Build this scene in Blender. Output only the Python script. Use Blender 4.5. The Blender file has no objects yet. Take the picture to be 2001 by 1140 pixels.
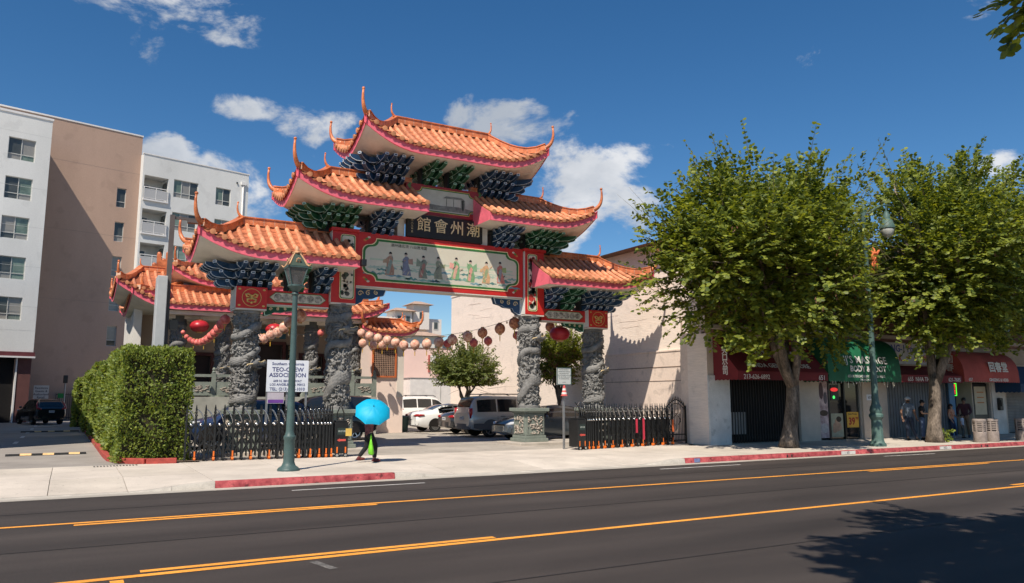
import bpy, math, random
import numpy as np
from mathutils import Vector, Matrix, noise
R = math.radians
rnd = random.Random(7)
scene = bpy.context.scene
COL = scene.collection

# ---------------------------------------------------------------- camera
cam_d = bpy.data.cameras.new('camera')
cam = bpy.data.objects.new('camera', cam_d)
COL.objects.link(cam)
cam_d.sensor_width = 36.0
cam_d.lens = 1500.0 / 2001.0 * 36.0
cam_d.clip_end = 4000.0
cam.location = (-11.66, -25.71, 1.75)
cam.rotation_euler = (R(90 + 7.895), 0, R(60.254 - 90))
scene.camera = cam

# ---------------------------------------------------------------- sun and sky
SUN = Vector((.58, .507, -1.0)).normalized()          # the way the light travels
sun_el = math.asin(-SUN.z)
sun_az = math.atan2(-SUN.x, -SUN.y)                  # clockwise from +Y
sd = bpy.data.lights.new('sun', 'SUN')
sd.energy = 4.9
sd.angle = R(.53)
sd.color = (1.0, .91, .79)
sun = bpy.data.objects.new('sun', sd)
COL.objects.link(sun)
sun.rotation_euler = SUN.to_track_quat('-Z', 'Y').to_euler()
sun.location = (-20, -20, 40)
world = bpy.data.worlds.new('World')
scene.world = world
world.use_nodes = True
wt = world.node_tree
wt.nodes.clear()


def wn(kind, **kw):
    n = wt.nodes.new(kind)
    for k, v in kw.items():
        setattr(n, k, v)
    return n


def wmath(op, a, b=None, c=None):
    n = wn('ShaderNodeMath', operation=op)
    for i, x in enumerate((a, b, c)):
        if x is None:
            continue
        if isinstance(x, (int, float)):
            n.inputs[i].default_value = x
        else:
            wt.links.new(x, n.inputs[i])
    return n.outputs[0]


world.cycles.sampling_method = 'MANUAL'
world.cycles.sample_map_resolution = 256
wout = wn('ShaderNodeOutputWorld')
wbg = wn('ShaderNodeBackground')
wbg.inputs['Strength'].default_value = .089
wt.links.new(wbg.outputs[0], wout.inputs[0])
sky = wn('ShaderNodeTexSky', sky_type='NISHITA')
sky.sun_disc = False
sky.sun_elevation = sun_el
sky.sun_rotation = sun_az
sky.altitude = 500
sky.air_density = 1.0
sky.dust_density = .0
sky.ozone_density = 3.0
wtc = wn('ShaderNodeTexCoord')
wdir = wtc.outputs['Generated']


def wdot(vec):
    n = wn('ShaderNodeVectorMath', operation='DOT_PRODUCT')
    wt.links.new(wdir, n.inputs[0])
    n.inputs[1].default_value = vec
    return n.outputs['Value']


# cumulus banks: azimuth (from +X, ccw), elevation, half widths in degrees, strength
BANKS = [(86.71, 26.11, 5.94, 1.84, 1.3),
         (82.25, 25.79, 2.92, 1.91, 1.1),
         (86.36, 23.48, 1.38, 1.74, 0.9),
         (79.11, 20.27, 2.56, 1.03, 0.95),
         (75.8, 19.79, 3.01, 1.47, 0.95),
         (62.26, 20.11, 6.34, 1.99, 1.3),
         (55.57, 15.07, 5.59, 4.44, 1.4),
         (51.93, 13.47, 4.77, 3.35, 1.1),
         (85.25, 16.5, 2.07, 1.42, 1.0),
         (81.34, 15.73, 2.36, 1.22, 0.5),
         (78.61, 13.48, 2.09, 2.33, 0.95),
         (27.66, 14.27, 2.41, 1.27, 0.8),
         (190.0, 36.3, 5.8, 3.5, 1.3),
         (271.4, 16.7, 4.1, 4.1, 1.3),
         (194.5, 23.6, 9.0, 3.2, 1.3),
         (315.7, 33.5, 7.2, 2.4, 1.3),
         (273.3, 49.6, 6.6, 3.9, 1.3)]
mask = None
for az, el, wa, we, st in BANKS:
    az, el = R(az), R(el)
    c = Vector((math.cos(az) * math.cos(el), math.sin(az) * math.cos(el), math.sin(el)))
    e1 = Vector((-math.sin(az), math.cos(az), 0))
    e2 = c.cross(e1)
    a = wmath('MULTIPLY', wdot(e1), 1 / math.sin(R(wa)))
    b = wmath('MULTIPLY', wdot(e2), 1 / math.sin(R(we)))
    r2 = wmath('ADD', wmath('MULTIPLY', a, a), wmath('MULTIPLY', b, b))
    m = wmath('MULTIPLY', wmath('SUBTRACT', 1.0, r2), st)
    front = wmath('GREATER_THAN', wdot(c), 0.0)
    m = wmath('MULTIPLY', wmath('MAXIMUM', m, -1.0), front)
    m = wmath('SUBTRACT', m, wmath('SUBTRACT', 1.0, front))
    mask = m if mask is None else wmath('MAXIMUM', mask, m)
wmap = wn('ShaderNodeMapping')
wmap.inputs['Scale'].default_value = (1, 1, 1.7)
wt.links.new(wdir, wmap.inputs[0])


def wnoise(scale, detail, rough, dist=0.0):
    n = wn('ShaderNodeTexNoise')
    n.inputs['Scale'].default_value = scale
    n.inputs['Detail'].default_value = detail
    n.inputs['Roughness'].default_value = rough
    n.inputs['Distortion'].default_value = dist
    wt.links.new(wmap.outputs[0], n.inputs['Vector'])
    return n.outputs['Fac']


n1 = wnoise(9.0, 10.0, .62, .25)
n2 = wnoise(3.0, 3.0, .5)
field = wmath('ADD', mask, wmath('MULTIPLY', wmath('SUBTRACT', n1, .5), 7.5))
field = wmath('ADD', field, wmath('MULTIPLY', wmath('SUBTRACT', n2, .5), 3.0))
cm = wn('ShaderNodeMapRange', interpolation_type='SMOOTHSTEP')
cm.inputs['From Min'].default_value = .05
cm.inputs['From Max'].default_value = 1.25
wt.links.new(field, cm.inputs['Value'])
cfac = wmath('MULTIPLY', cm.outputs[0], .93)
ccol = wn('ShaderNodeMix', data_type='RGBA')
ccol.inputs[6].default_value = (4.4, 4.8, 5.4, 1)
ccol.inputs[7].default_value = (7.9, 8.0, 8.2, 1)
cl2 = wn('ShaderNodeMapRange')
cl2.inputs['From Min'].default_value = .38
cl2.inputs['From Max'].default_value = .62
wt.links.new(wnoise(6.0, 6.0, .55), cl2.inputs['Value'])
wt.links.new(cl2.outputs[0], ccol.inputs[0])
wmix = wn('ShaderNodeMix', data_type='RGBA')
wt.links.new(cfac, wmix.inputs[0])
hs = wn('ShaderNodeHueSaturation')
hs.inputs['Saturation'].default_value = 1.28
wt.links.new(sky.outputs[0], hs.inputs['Color'])
wt.links.new(hs.outputs[0], wmix.inputs[6])
wt.links.new(ccol.outputs[2], wmix.inputs[7])
wt.links.new(wmix.outputs[2], wbg.inputs['Color'])

scene.view_settings.view_transform = 'Standard'
scene.view_settings.look = 'None'
scene.view_settings.exposure = 0.24
scene.view_settings.gamma = 1.0
scene.view_settings.use_curve_mapping = False
scene.render.engine = 'CYCLES'
scene.cycles.max_bounces = 6
scene.cycles.diffuse_bounces = 3
scene.cycles.glossy_bounces = 3
scene.cycles.transmission_bounces = 4
scene.cycles.transparent_max_bounces = 6
scene.cycles.use_denoising = True


# ---------------------------------------------------------------- helpers
def rot_z(a):
    return Matrix.Rotation(a, 3, 'Z')


class MB:
    """collects shapes; build() links them as one mesh object"""

    def __init__(s):
        s.v, s.f, s.m, s.k = [], [], [], 0

    def add(s, vs, fs):
        o = len(s.v)
        s.v += [tuple(p) for p in vs]
        s.f += [tuple(i + o for i in f) for f in fs]
        s.m += [s.k] * len(fs)
        return s

    def box(s, x0, x1, y0, y1, z0, z1):
        return s.add([(x0, y0, z0), (x1, y0, z0), (x1, y1, z0), (x0, y1, z0), (x0, y0, z1), (x1, y0, z1), (x1, y1, z1), (x0, y1, z1)],
                     [(0, 3, 2, 1), (4, 5, 6, 7), (0, 1, 5, 4), (1, 2, 6, 5), (2, 3, 7, 6), (3, 0, 4, 7)])

    def cbox(s, c, sz):
        return s.box(c[0] - sz[0] / 2, c[0] + sz[0] / 2, c[1] - sz[1] / 2, c[1] + sz[1] / 2, c[2] - sz[2] / 2, c[2] + sz[2] / 2)

    def bar(s, a, b, w, h=None, up=(0, 0, 1)):
        a, b = Vector(a), Vector(b)
        h = w if h is None else h
        d = (b - a).normalized()
        up = Vector(up)
        if abs(d.dot(up)) > .98:
            up = Vector((0, 1, 0))
        x = d.cross(up).normalized() * w / 2
        z = x.cross(d).normalized() * h / 2
        vs = [p + q for p in (a, b) for q in (-x - z, x - z, x + z, -x + z)]
        return s.add(vs, [(0, 1, 2, 3), (7, 6, 5, 4), (0, 4, 5, 1), (1, 5, 6, 2), (2, 6, 7, 3), (3, 7, 4, 0)])

    def tube(s, pts, rs, n=8, caps=True, sq=1.0):
        pts = [Vector(p) for p in pts]
        if isinstance(rs, (int, float)):
            rs = [rs] * len(pts)
        vs, fs = [], []
        x = None
        for i, p in enumerate(pts):
            d = (pts[min(i + 1, len(pts) - 1)] - pts[max(i - 1, 0)])
            if d.length < 1e-9:
                d = Vector((0, 0, 1))
            d.normalize()
            if x is None:
                u = Vector((0, 0, 1)) if abs(d.z) < .9 else Vector((1, 0, 0))
                x = d.cross(u).normalized()
            else:
                x = (x - d * x.dot(d)).normalized()
            y = d.cross(x)
            for j in range(n):
                a = 2 * math.pi * (j + .5) / n
                vs.append(p + (x * math.cos(a) + y * math.sin(a) * sq) * rs[i])
        for i in range(len(pts) - 1):
            for j in range(n):
                k = (j + 1) % n
                fs.append((i * n + j, i * n + k, (i + 1) * n + k, (i + 1) * n + j))
        if caps:
            fs.append(tuple(range(n - 1, -1, -1)))
            fs.append(tuple((len(pts) - 1) * n + j for j in range(n)))
        return s.add(vs, fs)

    def lathe(s, prof, n=16, c=(0, 0, 0), off=0.0):
        vs, fs = [], []
        for r, z in prof:
            for j in range(n):
                a = 2 * math.pi * (j + off) / n
                vs.append((c[0] + r * math.cos(a), c[1] + r * math.sin(a), c[2] + z))
        for i in range(len(prof) - 1):
            for j in range(n):
                k = (j + 1) % n
                fs.append((i * n + j, i * n + k, (i + 1) * n + k, (i + 1) * n + j))
        fs.append(tuple(range(n - 1, -1, -1)))
        fs.append(tuple((len(prof) - 1) * n + j for j in range(n)))
        return s.add(vs, fs)

    def ball(s, c, r, n=10, m=7, sc=(1, 1, 1)):
        prof = [(max(1e-4, math.sin(math.pi * i / m)) * r, -math.cos(math.pi * i / m) * r * sc[2]) for i in range(m + 1)]
        o = len(s.v)
        s.lathe(prof, n)
        for i in range(o, len(s.v)):
            v = s.v[i]
            s.v[i] = (c[0] + v[0] * sc[0], c[1] + v[1] * sc[1], c[2] + v[2])
        return s

    def prism(s, poly, lo, hi, ax='y'):
        """poly of 2-D points extruded along ax; the 2-D axes are the other two in xyz order"""
        n = len(poly)
        f = {'x': lambda p, t: (t, p[0], p[1]), 'y': lambda p, t: (p[0], t, p[1]), 'z': lambda p, t: (p[0], p[1], t)}[ax]
        vs = [f(p, lo) for p in poly] + [f(p, hi) for p in poly]
        fs = [tuple(range(n)), tuple(range(2 * n - 1, n - 1, -1))]
        fs += [((i + 1) % n, i, i + n, (i + 1) % n + n) for i in range(n)]
        return s.add(vs, fs)

    def ring(s, outer, inner, lo, hi, ax='y'):
        """frame between two outlines with equally many points"""
        n = len(outer)
        f = {'x': lambda p, t: (t, p[0], p[1]), 'y': lambda p, t: (p[0], t, p[1]), 'z': lambda p, t: (p[0], p[1], t)}[ax]
        vs = [f(p, t) for t in (lo, hi) for q in (outer, inner) for p in q]
        fs = []
        for i in range(n):
            j = (i + 1) % n
            fs += [(i, j, n + j, n + i), (2 * n + j, 2 * n + i, 3 * n + i, 3 * n + j), (j, i, 2 * n + i, 2 * n + j), (n + i, n + j, 3 * n + j, 3 * n + i)]
        return s.add(vs, fs)

    def grid(s, P, flip=False):
        a, b = len(P), len(P[0])
        vs = [p for row in P for p in row]
        fs = []
        for i in range(a - 1):
            for j in range(b - 1):
                q = (i * b + j, i * b + j + 1, (i + 1) * b + j + 1, (i + 1) * b + j)
                fs.append(q[::-1] if flip else q)
        return s.add(vs, fs)

    def move(s, M, t=(0, 0, 0), i0=0):
        t = Vector(t)
        s.v[i0:] = [tuple(M @ Vector(p) + t) for p in s.v[i0:]]
        return s

    def mesh(s, name, mats, smooth=False):
        me = bpy.data.meshes.new(name)
        me.from_pydata(s.v, [], s.f)
        for m in (mats if isinstance(mats, (list, tuple)) else [mats]):
            me.materials.append(m)
        if any(s.m):
            me.polygons.foreach_set('material_index', s.m)
        if smooth is True:
            me.polygons.foreach_set('use_smooth', [True] * len(s.f))
        elif smooth:
            me.polygons.foreach_set('use_smooth', [True] * len(s.f))
            me.set_sharp_from_angle(angle=R(smooth))
        me.update()
        return me

    def build(s, name, mats, parent=None, loc=None, smooth=False, rz=0.0, bevel=0.0):
        return put(name, s.mesh(name, mats, smooth), parent, loc, rz, bevel)


def put(name, me, parent=None, loc=None, rz=0.0, bevel=0.0, scale=None):
    o = bpy.data.objects.new(name, me)
    COL.objects.link(o)
    if parent is not None:
        o.parent = parent
    if loc is not None:
        o.location = loc
    if rz:
        o.rotation_euler = (0, 0, rz)
    if scale is not None:
        o.scale = scale
    if bevel:
        b = o.modifiers.new('bevel', 'BEVEL')
        b.width = bevel
        b.segments = 2
        b.limit_method = 'ANGLE'
        b.angle_limit = R(40)
    return o


def tag(o, label=None, cat=None, group=None, kind=None):
    for k, v in (('label', label), ('category', cat), ('group', group), ('kind', kind)):
        if v:
            o[k] = v
    return o


def thing(name, label, cat, loc=(0, 0, 0), rz=0.0, group=None):
    o = bpy.data.objects.new(name, None)
    COL.objects.link(o)
    o.empty_display_size = .2
    o.location = loc
    o.rotation_euler = (0, 0, rz)
    return tag(o, label, cat, group)


def copy_tree(o, parent=None):
    c = o.copy()
    COL.objects.link(c)
    c.parent = parent
    for ch in [x for x in o.children]:
        copy_tree(ch, c)
    return c


MATS = {}


def mat(name, col, rough=.7, var=.15, sc=2.0, bump=0.0, bs=40.0, metal=0.0, spec=.4, coat=0.0, col2=None, stretch=None, emit=None, fine=0.0, trans=0.0, alpha=1.0, spots=None, tracks=False, each=0.0):
    if name in MATS:
        return MATS[name]
    m = bpy.data.materials.new(name)
    m.use_nodes = True
    t = m.node_tree
    p = t.nodes['Principled BSDF']
    p.inputs['Roughness'].default_value = rough
    p.inputs['Metallic'].default_value = metal
    p.inputs['Specular IOR Level'].default_value = spec
    p.inputs['Coat Weight'].default_value = coat
    p.inputs['Coat Roughness'].default_value = .05
    if trans:
        p.inputs['Transmission Weight'].default_value = trans
    if alpha < 1:
        p.inputs['Alpha'].default_value = alpha
    g = t.nodes.new('ShaderNodeNewGeometry')
    src = g.outputs['Position']
    if stretch:
        mp = t.nodes.new('ShaderNodeMapping')
        mp.inputs['Scale'].default_value = stretch
        t.links.new(src, mp.inputs[0])
        src = mp.outputs[0]
    n = t.nodes.new('ShaderNodeTexNoise')
    n.inputs['Scale'].default_value = sc
    n.inputs['Detail'].default_value = 6
    n.inputs['Roughness'].default_value = .6
    t.links.new(src, n.inputs['Vector'])
    ra = t.nodes.new('ShaderNodeMapRange')
    ra.inputs['From Min'].default_value = .3
    ra.inputs['From Max'].default_value = .7
    t.links.new(n.outputs['Fac'], ra.inputs['Value'])
    mx = t.nodes.new('ShaderNodeMix')
    mx.data_type = 'RGBA'
    a = col if col2 is None else col
    lo = tuple(c * (1 - var) for c in a)
    hi = tuple(min(1, c * (1 + var)) for c in (a if col2 is None else col2))
    mx.inputs[6].default_value = (*lo, 1)
    mx.inputs[7].default_value = (*hi, 1)
    t.links.new(ra.outputs[0], mx.inputs[0])
    out = mx.outputs[2]
    if fine:
        n3 = t.nodes.new('ShaderNodeTexNoise')
        n3.inputs['Scale'].default_value = bs
        n3.inputs['Detail'].default_value = 3
        t.links.new(src, n3.inputs['Vector'])
        r3 = t.nodes.new('ShaderNodeMapRange')
        r3.inputs['From Min'].default_value = .3
        r3.inputs['From Max'].default_value = .7
        r3.inputs['To Min'].default_value = 1 - fine
        r3.inputs['To Max'].default_value = 1 + fine
        t.links.new(n3.outputs['Fac'], r3.inputs['Value'])
        vm = t.nodes.new('ShaderNodeVectorMath')
        vm.operation = 'SCALE'
        t.links.new(out, vm.inputs[0])
        t.links.new(r3.outputs[0], vm.inputs['Scale'])
        out = vm.outputs[0]
    if each:         # every piece a little lighter or darker than the next
        oi = t.nodes.new('ShaderNodeObjectInfo')
        r6 = t.nodes.new('ShaderNodeMapRange')
        r6.inputs['To Min'].default_value = 1 - each
        r6.inputs['To Max'].default_value = 1 + each
        t.links.new(oi.outputs['Random'], r6.inputs['Value'])
        vm = t.nodes.new('ShaderNodeVectorMath')
        vm.operation = 'SCALE'
        t.links.new(out, vm.inputs[0])
        t.links.new(r6.outputs[0], vm.inputs['Scale'])
        out = vm.outputs[0]
    if spots:
        n4 = t.nodes.new('ShaderNodeTexNoise')
        n4.inputs['Scale'].default_value = spots[0]
        n4.inputs['Detail'].default_value = 2
        t.links.new(g.outputs['Position'], n4.inputs['Vector'])
        r4 = t.nodes.new('ShaderNodeMapRange')
        r4.inputs['From Min'].default_value = spots[1]
        r4.inputs['From Max'].default_value = spots[1] + .06
        r4.inputs['To Min'].default_value = 1
        r4.inputs['To Max'].default_value = 1 + spots[2]
        t.links.new(n4.outputs['Fac'], r4.inputs['Value'])
        vm = t.nodes.new('ShaderNodeVectorMath')
        vm.operation = 'SCALE'
        t.links.new(out, vm.inputs[0])
        t.links.new(r4.outputs[0], vm.inputs['Scale'])
        out = vm.outputs[0]
    if tracks:       # wheel-worn bands and darker oil lines along the lanes
        sx_ = t.nodes.new('ShaderNodeSeparateXYZ')
        t.links.new(g.outputs['Position'], sx_.inputs[0])
        w1 = t.nodes.new('ShaderNodeMath')
        w1.operation = 'SINE'
        mu = t.nodes.new('ShaderNodeMath')
        mu.operation = 'MULTIPLY_ADD'
        mu.inputs[1].default_value = 3.5
        t.links.new(sx_.outputs[1], mu.inputs[0])
        n5 = t.nodes.new('ShaderNodeTexNoise')
        n5.inputs['Scale'].default_value = .22
        n5.inputs['Detail'].default_value = 5
        t.links.new(src, n5.inputs['Vector'])
        m5 = t.nodes.new('ShaderNodeMath')
        m5.operation = 'MULTIPLY'
        m5.inputs[1].default_value = 6.0
        t.links.new(n5.outputs['Fac'], m5.inputs[0])
        t.links.new(m5.outputs[0], mu.inputs[2])
        t.links.new(mu.outputs[0], w1.inputs[0])
        r5 = t.nodes.new('ShaderNodeMapRange')
        r5.inputs['From Min'].default_value = -1
        r5.inputs['From Max'].default_value = 1
        r5.inputs['To Min'].default_value = .86
        r5.inputs['To Max'].default_value = 1.14
        t.links.new(w1.outputs[0], r5.inputs['Value'])
        vm = t.nodes.new('ShaderNodeVectorMath')
        vm.operation = 'SCALE'
        t.links.new(out, vm.inputs[0])
        t.links.new(r5.outputs[0], vm.inputs['Scale'])
        out = vm.outputs[0]
    t.links.new(out, p.inputs['Base Color'])
    if bump:
        n2 = t.nodes.new('ShaderNodeTexNoise')
        n2.inputs['Scale'].default_value = bs
        n2.inputs['Detail'].default_value = 4
        t.links.new(src, n2.inputs['Vector'])
        b = t.nodes.new('ShaderNodeBump')
        b.inputs['Strength'].default_value = bump
        b.inputs['Distance'].default_value = .02
        t.links.new(n2.outputs['Fac'], b.inputs['Height'])
        t.links.new(b.outputs[0], p.inputs['Normal'])
    if emit:
        p.inputs['Emission Color'].default_value = (*emit[:3], 1)
        p.inputs['Emission Strength'].default_value = emit[3]
    MATS[name] = m
    return m


def text_mesh(s, size, extrude=.004, align='CENTER', bold=0.0, space=1.0, sx=1.0):
    c = bpy.data.curves.new('lettering', 'FONT')
    c.body = s
    c.size = size
    c.extrude = extrude
    c.offset = bold * size
    c.align_x = align
    c.align_y = 'CENTER'
    c.space_character = space
    c.resolution_u = 2
    o = bpy.data.objects.new('lettering', c)
    COL.objects.link(o)
    bpy.context.view_layer.update()
    me = bpy.data.meshes.new_from_object(o.evaluated_get(bpy.context.evaluated_depsgraph_get()))
    bpy.data.objects.remove(o)
    bpy.data.curves.remove(c)
    # the text plane x-y becomes x-z, facing -y
    me.transform(Matrix.Rotation(R(90), 4, 'X') @ Matrix.Diagonal((sx, 1, 1, 1)))
    return me


def lettering(s, size, m, parent, loc, extrude=.004, bold=0.0, rot=None, space=1.0, name='lettering', sx=1.0):
    me = text_mesh(s, size, extrude, bold=bold, space=space, sx=sx)
    me.materials.clear()
    me.materials.append(m)
    o = put(name, me, parent, loc)
    if rot:
        o.rotation_euler = rot
    return o


# ---------------------------------------------------------------- materials
asphalt = mat('asphalt', (.040, .0315, .027), .82, .2, .55, .35, 160, fine=.6, stretch=(.3, 1.5, 1), col2=(.050, .040, .0345), spots=(26, .70, .9), tracks=True)
concrete = mat('concrete', (.55, .49, .42), .9, .12, .7, .12, 90, fine=.1)
concrete_lot = mat('lot_concrete', (.37, .33, .28), .9, .25, .45, .12, 70, fine=.12, spots=(3.5, .64, -.4))
lane_grey = mat('lane_asphalt', (.30, .27, .24), .9, .2, .6, .15, 90, fine=.15)
yellow_paint = mat('yellow_paint', (.84, .34, .045), .7, .16, 1.5, .15, 120, fine=.3, spots=(30, .66, -.45))
white_paint = mat('white_road_paint', (.62, .6, .56), .7, .2, 4, .1, 120, fine=.2)
red_kerb = mat('red_kerb_paint', (.27, .022, .032), .75, .35, 5, .2, 60, col2=(.36, .075, .075), fine=.25, spots=(7, .63, -.6), each=.12)
kerb_grey = mat('kerb_concrete', (.46, .42, .36), .9, .2, 3, .2, 60, fine=.15)
tile_orange = mat('glazed_tile', (.60, .205, .09), .42, .3, 3.5, .15, 60, spec=.5, col2=(.72, .32, .175), fine=.28, each=.17, spots=(14, .66, -.35))
tile_cap = mat('tile_end', (.60, .25, .115), .55, .25, 7, .2, 90, fine=.25, each=.18)
pan_orange = mat('pan_tile', (.40, .13, .06), .55, .3, 6, .1, 60, fine=.2, each=.2)
ridge_orange = mat('ridge_glaze', (.50, .125, .038), .38, .3, 4, .2, 50, spec=.5, col2=(.62, .2, .075), fine=.25, each=.15)
mortar = mat('mortar', (.62, .42, .30), .9, .25, 9, .2, 80)
pink = mat('pink_fascia', (.80, .15, .20), .6, .16, 2, .05, 60, spots=(4.5, .62, -.2), fine=.06)
plaster = mat('soffit_plaster', (.66, .60, .52), .85, .16, .9, .08, 60, fine=.06)
white_wall = mat('white_plaster', (.72, .69, .64), .85, .08, 1, .08, 60, fine=.05)
red_lac = mat('red_lacquer', (.55, .025, .02), .45, .15, 2, .04, 60)
cream = mat('cream_panel', (.66, .60, .47), .6, .12, 2.5, .03, 60)
green_line = mat('green_line', (.04, .17, .04), .55, .15, 4)
gold = mat('gold_paint', (.62, .40, .12), .5, .25, 8)
gold_bright = mat('gold_leaf', (.85, .66, .36), .42, .18, 8)
black_lac = mat('black_lacquer', (.016, .014, .013), .5, .3, 3)
blue_arm = mat('blue_bracket', (.014, .052, .12), .5, .25, 4)
green_arm = mat('green_bracket', (.01, .08, .034), .5, .25, 4)
arm_line = mat('white_outline', (.68, .75, .8), .6, .15, 8)
arm_line_g = mat('pale_green_outline', (.46, .68, .55), .6, .15, 8)
stone = mat('carved_stone', (.20, .195, .185), .85, .35, 3.5, .35, 55, fine=.25)
green_stone = mat('green_stone', (.20, .225, .19), .8, .2, 3, .2, 50, fine=.15)
relief_pale = mat('relief_stone', (.42, .36, .30), .85, .3, 6, .3, 60, fine=.2)
black_iron = mat('black_iron', (.012, .012, .012), .38, .3, 6, spec=.5)
steel = mat('polished_steel', (.62, .62, .62), .25, .1, 6, metal=1.0)
orange_plastic = mat('orange_plastic', (.80, .17, .02), .5, .15, 6)
lamp_green = mat('lamp_green', (.058, .10, .095), .5, .22, 3, .1, 40, fine=.1)
lamp_green2 = mat('lamp_green_weathered', (.08, .14, .12), .55, .25, 2.5, .1, 40, fine=.12)
glass_dark = mat('dark_glass', (.012, .014, .016), .06, .2, 1, spec=.6)
glass_car = mat('car_glass', (.015, .018, .02), .04, .1, 1, spec=.7)
rubber = mat('tyre_rubber', (.014, .014, .014), .8, .2, 8)
chrome = mat('chrome', (.75, .75, .75), .12, .05, 3, metal=1.0)
bark = mat('bark', (.065, .05, .038), .95, .45, 4, .9, 25, stretch=(1, 1, .4), fine=.4, col2=(.17, .135, .105))
skin_m = mat('skin', (.42, .24, .16), .55, .08, 6)
skin_dark = mat('skin_tan', (.25, .135, .085), .55, .08, 6)
hair_m = mat('black_hair', (.012, .009, .008), .5, .3, 30)
white_sign = mat('sign_white', (.72, .74, .78), .5, .05, 3)
navy = mat('navy_print', (.03, .04, .16), .6, .1, 3)
grey_metal = mat('galvanised_metal', (.33, .33, .33), .5, .15, 4, metal=.6)
white_metal = mat('white_metal', (.72, .70, .67), .5, .1, 3)

# ---------------------------------------------------------------- ground, road, pavement
def structure(o):
    o['kind'] = 'structure'
    return o


KERB_Y = -8.3
ROAD_Z = -.15
SH = -.0143          # the street runs a hair askew to the gate


def sk(x, y):
    return y + SH * x


def sheet(name, m, pts, z):
    return structure(MB().add([(x, y, z) for x, y in pts], [tuple(range(len(pts)))]).build(name, m))


sheet('ground', mat('distant_ground', (.22, .19, .15), .95, .3, .05), [(-900, -700), (900, -700), (900, 1500), (-900, 1500)], -.30)
sheet('parking_lot', concrete_lot, [(-8.3, -3.2), (9.6, -3.2), (9.6, 19), (40, 19), (40, 62), (-9.4, 62), (-9.4, -1)], -.004)
sheet('driveway_lane', lane_grey, [(-10.0, -2.9), (-10.0, 60), (-60, 60), (-60, -2.9)], -.008)
road = sheet('road', asphalt, [(-160, sk(-160, -24.5)), (200, sk(200, -24.5)), (200, sk(200, KERB_Y - .33)), (-160, sk(-160, KERB_Y - .33))], ROAD_Z)
sheet('near_pavement', concrete, [(-160, -40), (200, -40), (200, sk(200, -24.4)), (-160, sk(-160, -24.4))], -.02)


def stripe(m, x0, y0, x1, y1, w, name='lane_line'):
    d = Vector((x1 - x0, y1 - y0, 0)).normalized()
    n = Vector((-d.y, d.x, 0)) * w / 2
    L = math.hypot(x1 - x0, y1 - y0)
    k = max(2, int(L / .6))
    r2 = random.Random(int(x0 * 7 + y0 * 13))
    a, b = [], []
    for i in range(k + 1):
        p = Vector((x0, y0, ROAD_Z + .004)).lerp(Vector((x1, y1, ROAD_Z + .004)), i / k)
        a.append(p + n * (1 + r2.uniform(-.06, .06)))
        b.append(p - n * (1 + r2.uniform(-.06, .06)))
    MB().grid([b, a]).build(name, m, road)


for x0, y0, x1, y1 in ((-45, -11.05, 45, -13.25), (-11.47, -12.09, -6.72, -12.16), (6.6, -12.54, 11.9, -12.67), (-45, -16.0, 45, -16.63), (-10.85, -16.02, -6.45, -16.1), (6.5, -16.12, 11.9, -16.17)):
    stripe(yellow_paint, x0, y0, x1, y1, .125)
for x0, y0, x1, y1 in ((-7.53, -9.29, -4.56, -9.32), (2.28, -9.36, 5.22, -9.4), (11.69, -9.45, 14.36, -9.53)):
    stripe(white_paint, x0, y0, x1, y1, .075)
stripe(yellow_paint, -11.1, -16.36, -11.1, -16.9, .13)
stripe(mat('ground_off_paint', (.13, .12, .11), .9, .4, 9, fine=.4), -9.05, -16.45, -8.95, -16.95, .1, 'ground_off_line')


for x0, y0, x1, y1 in ((-60, -9.9, 60, -11.2), (-60, -13.6, 60, -14.9), (-60, -17.8, 60, -19.2)):
    stripe(mat('tar_seam', (.022, .019, .018), .7, .3, 5), x0, y0, x1, y1, .03, 'tar_seam')


def drop(x):
    def ramp(a, b):
        return min(1, max(0, (x - a) / (b - a)))
    v = 1 - ramp(-10.5, -8.85)
    v = max(v, ramp(-4.85, -3.3) * (1 - ramp(2.3, 4.05)))
    return v * v * (3 - 2 * v)


def pave_z(x, y):
    t = min(1, max(0, (-6.3 - y) / 2.0))
    return -.135 * drop(x) * t


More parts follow.
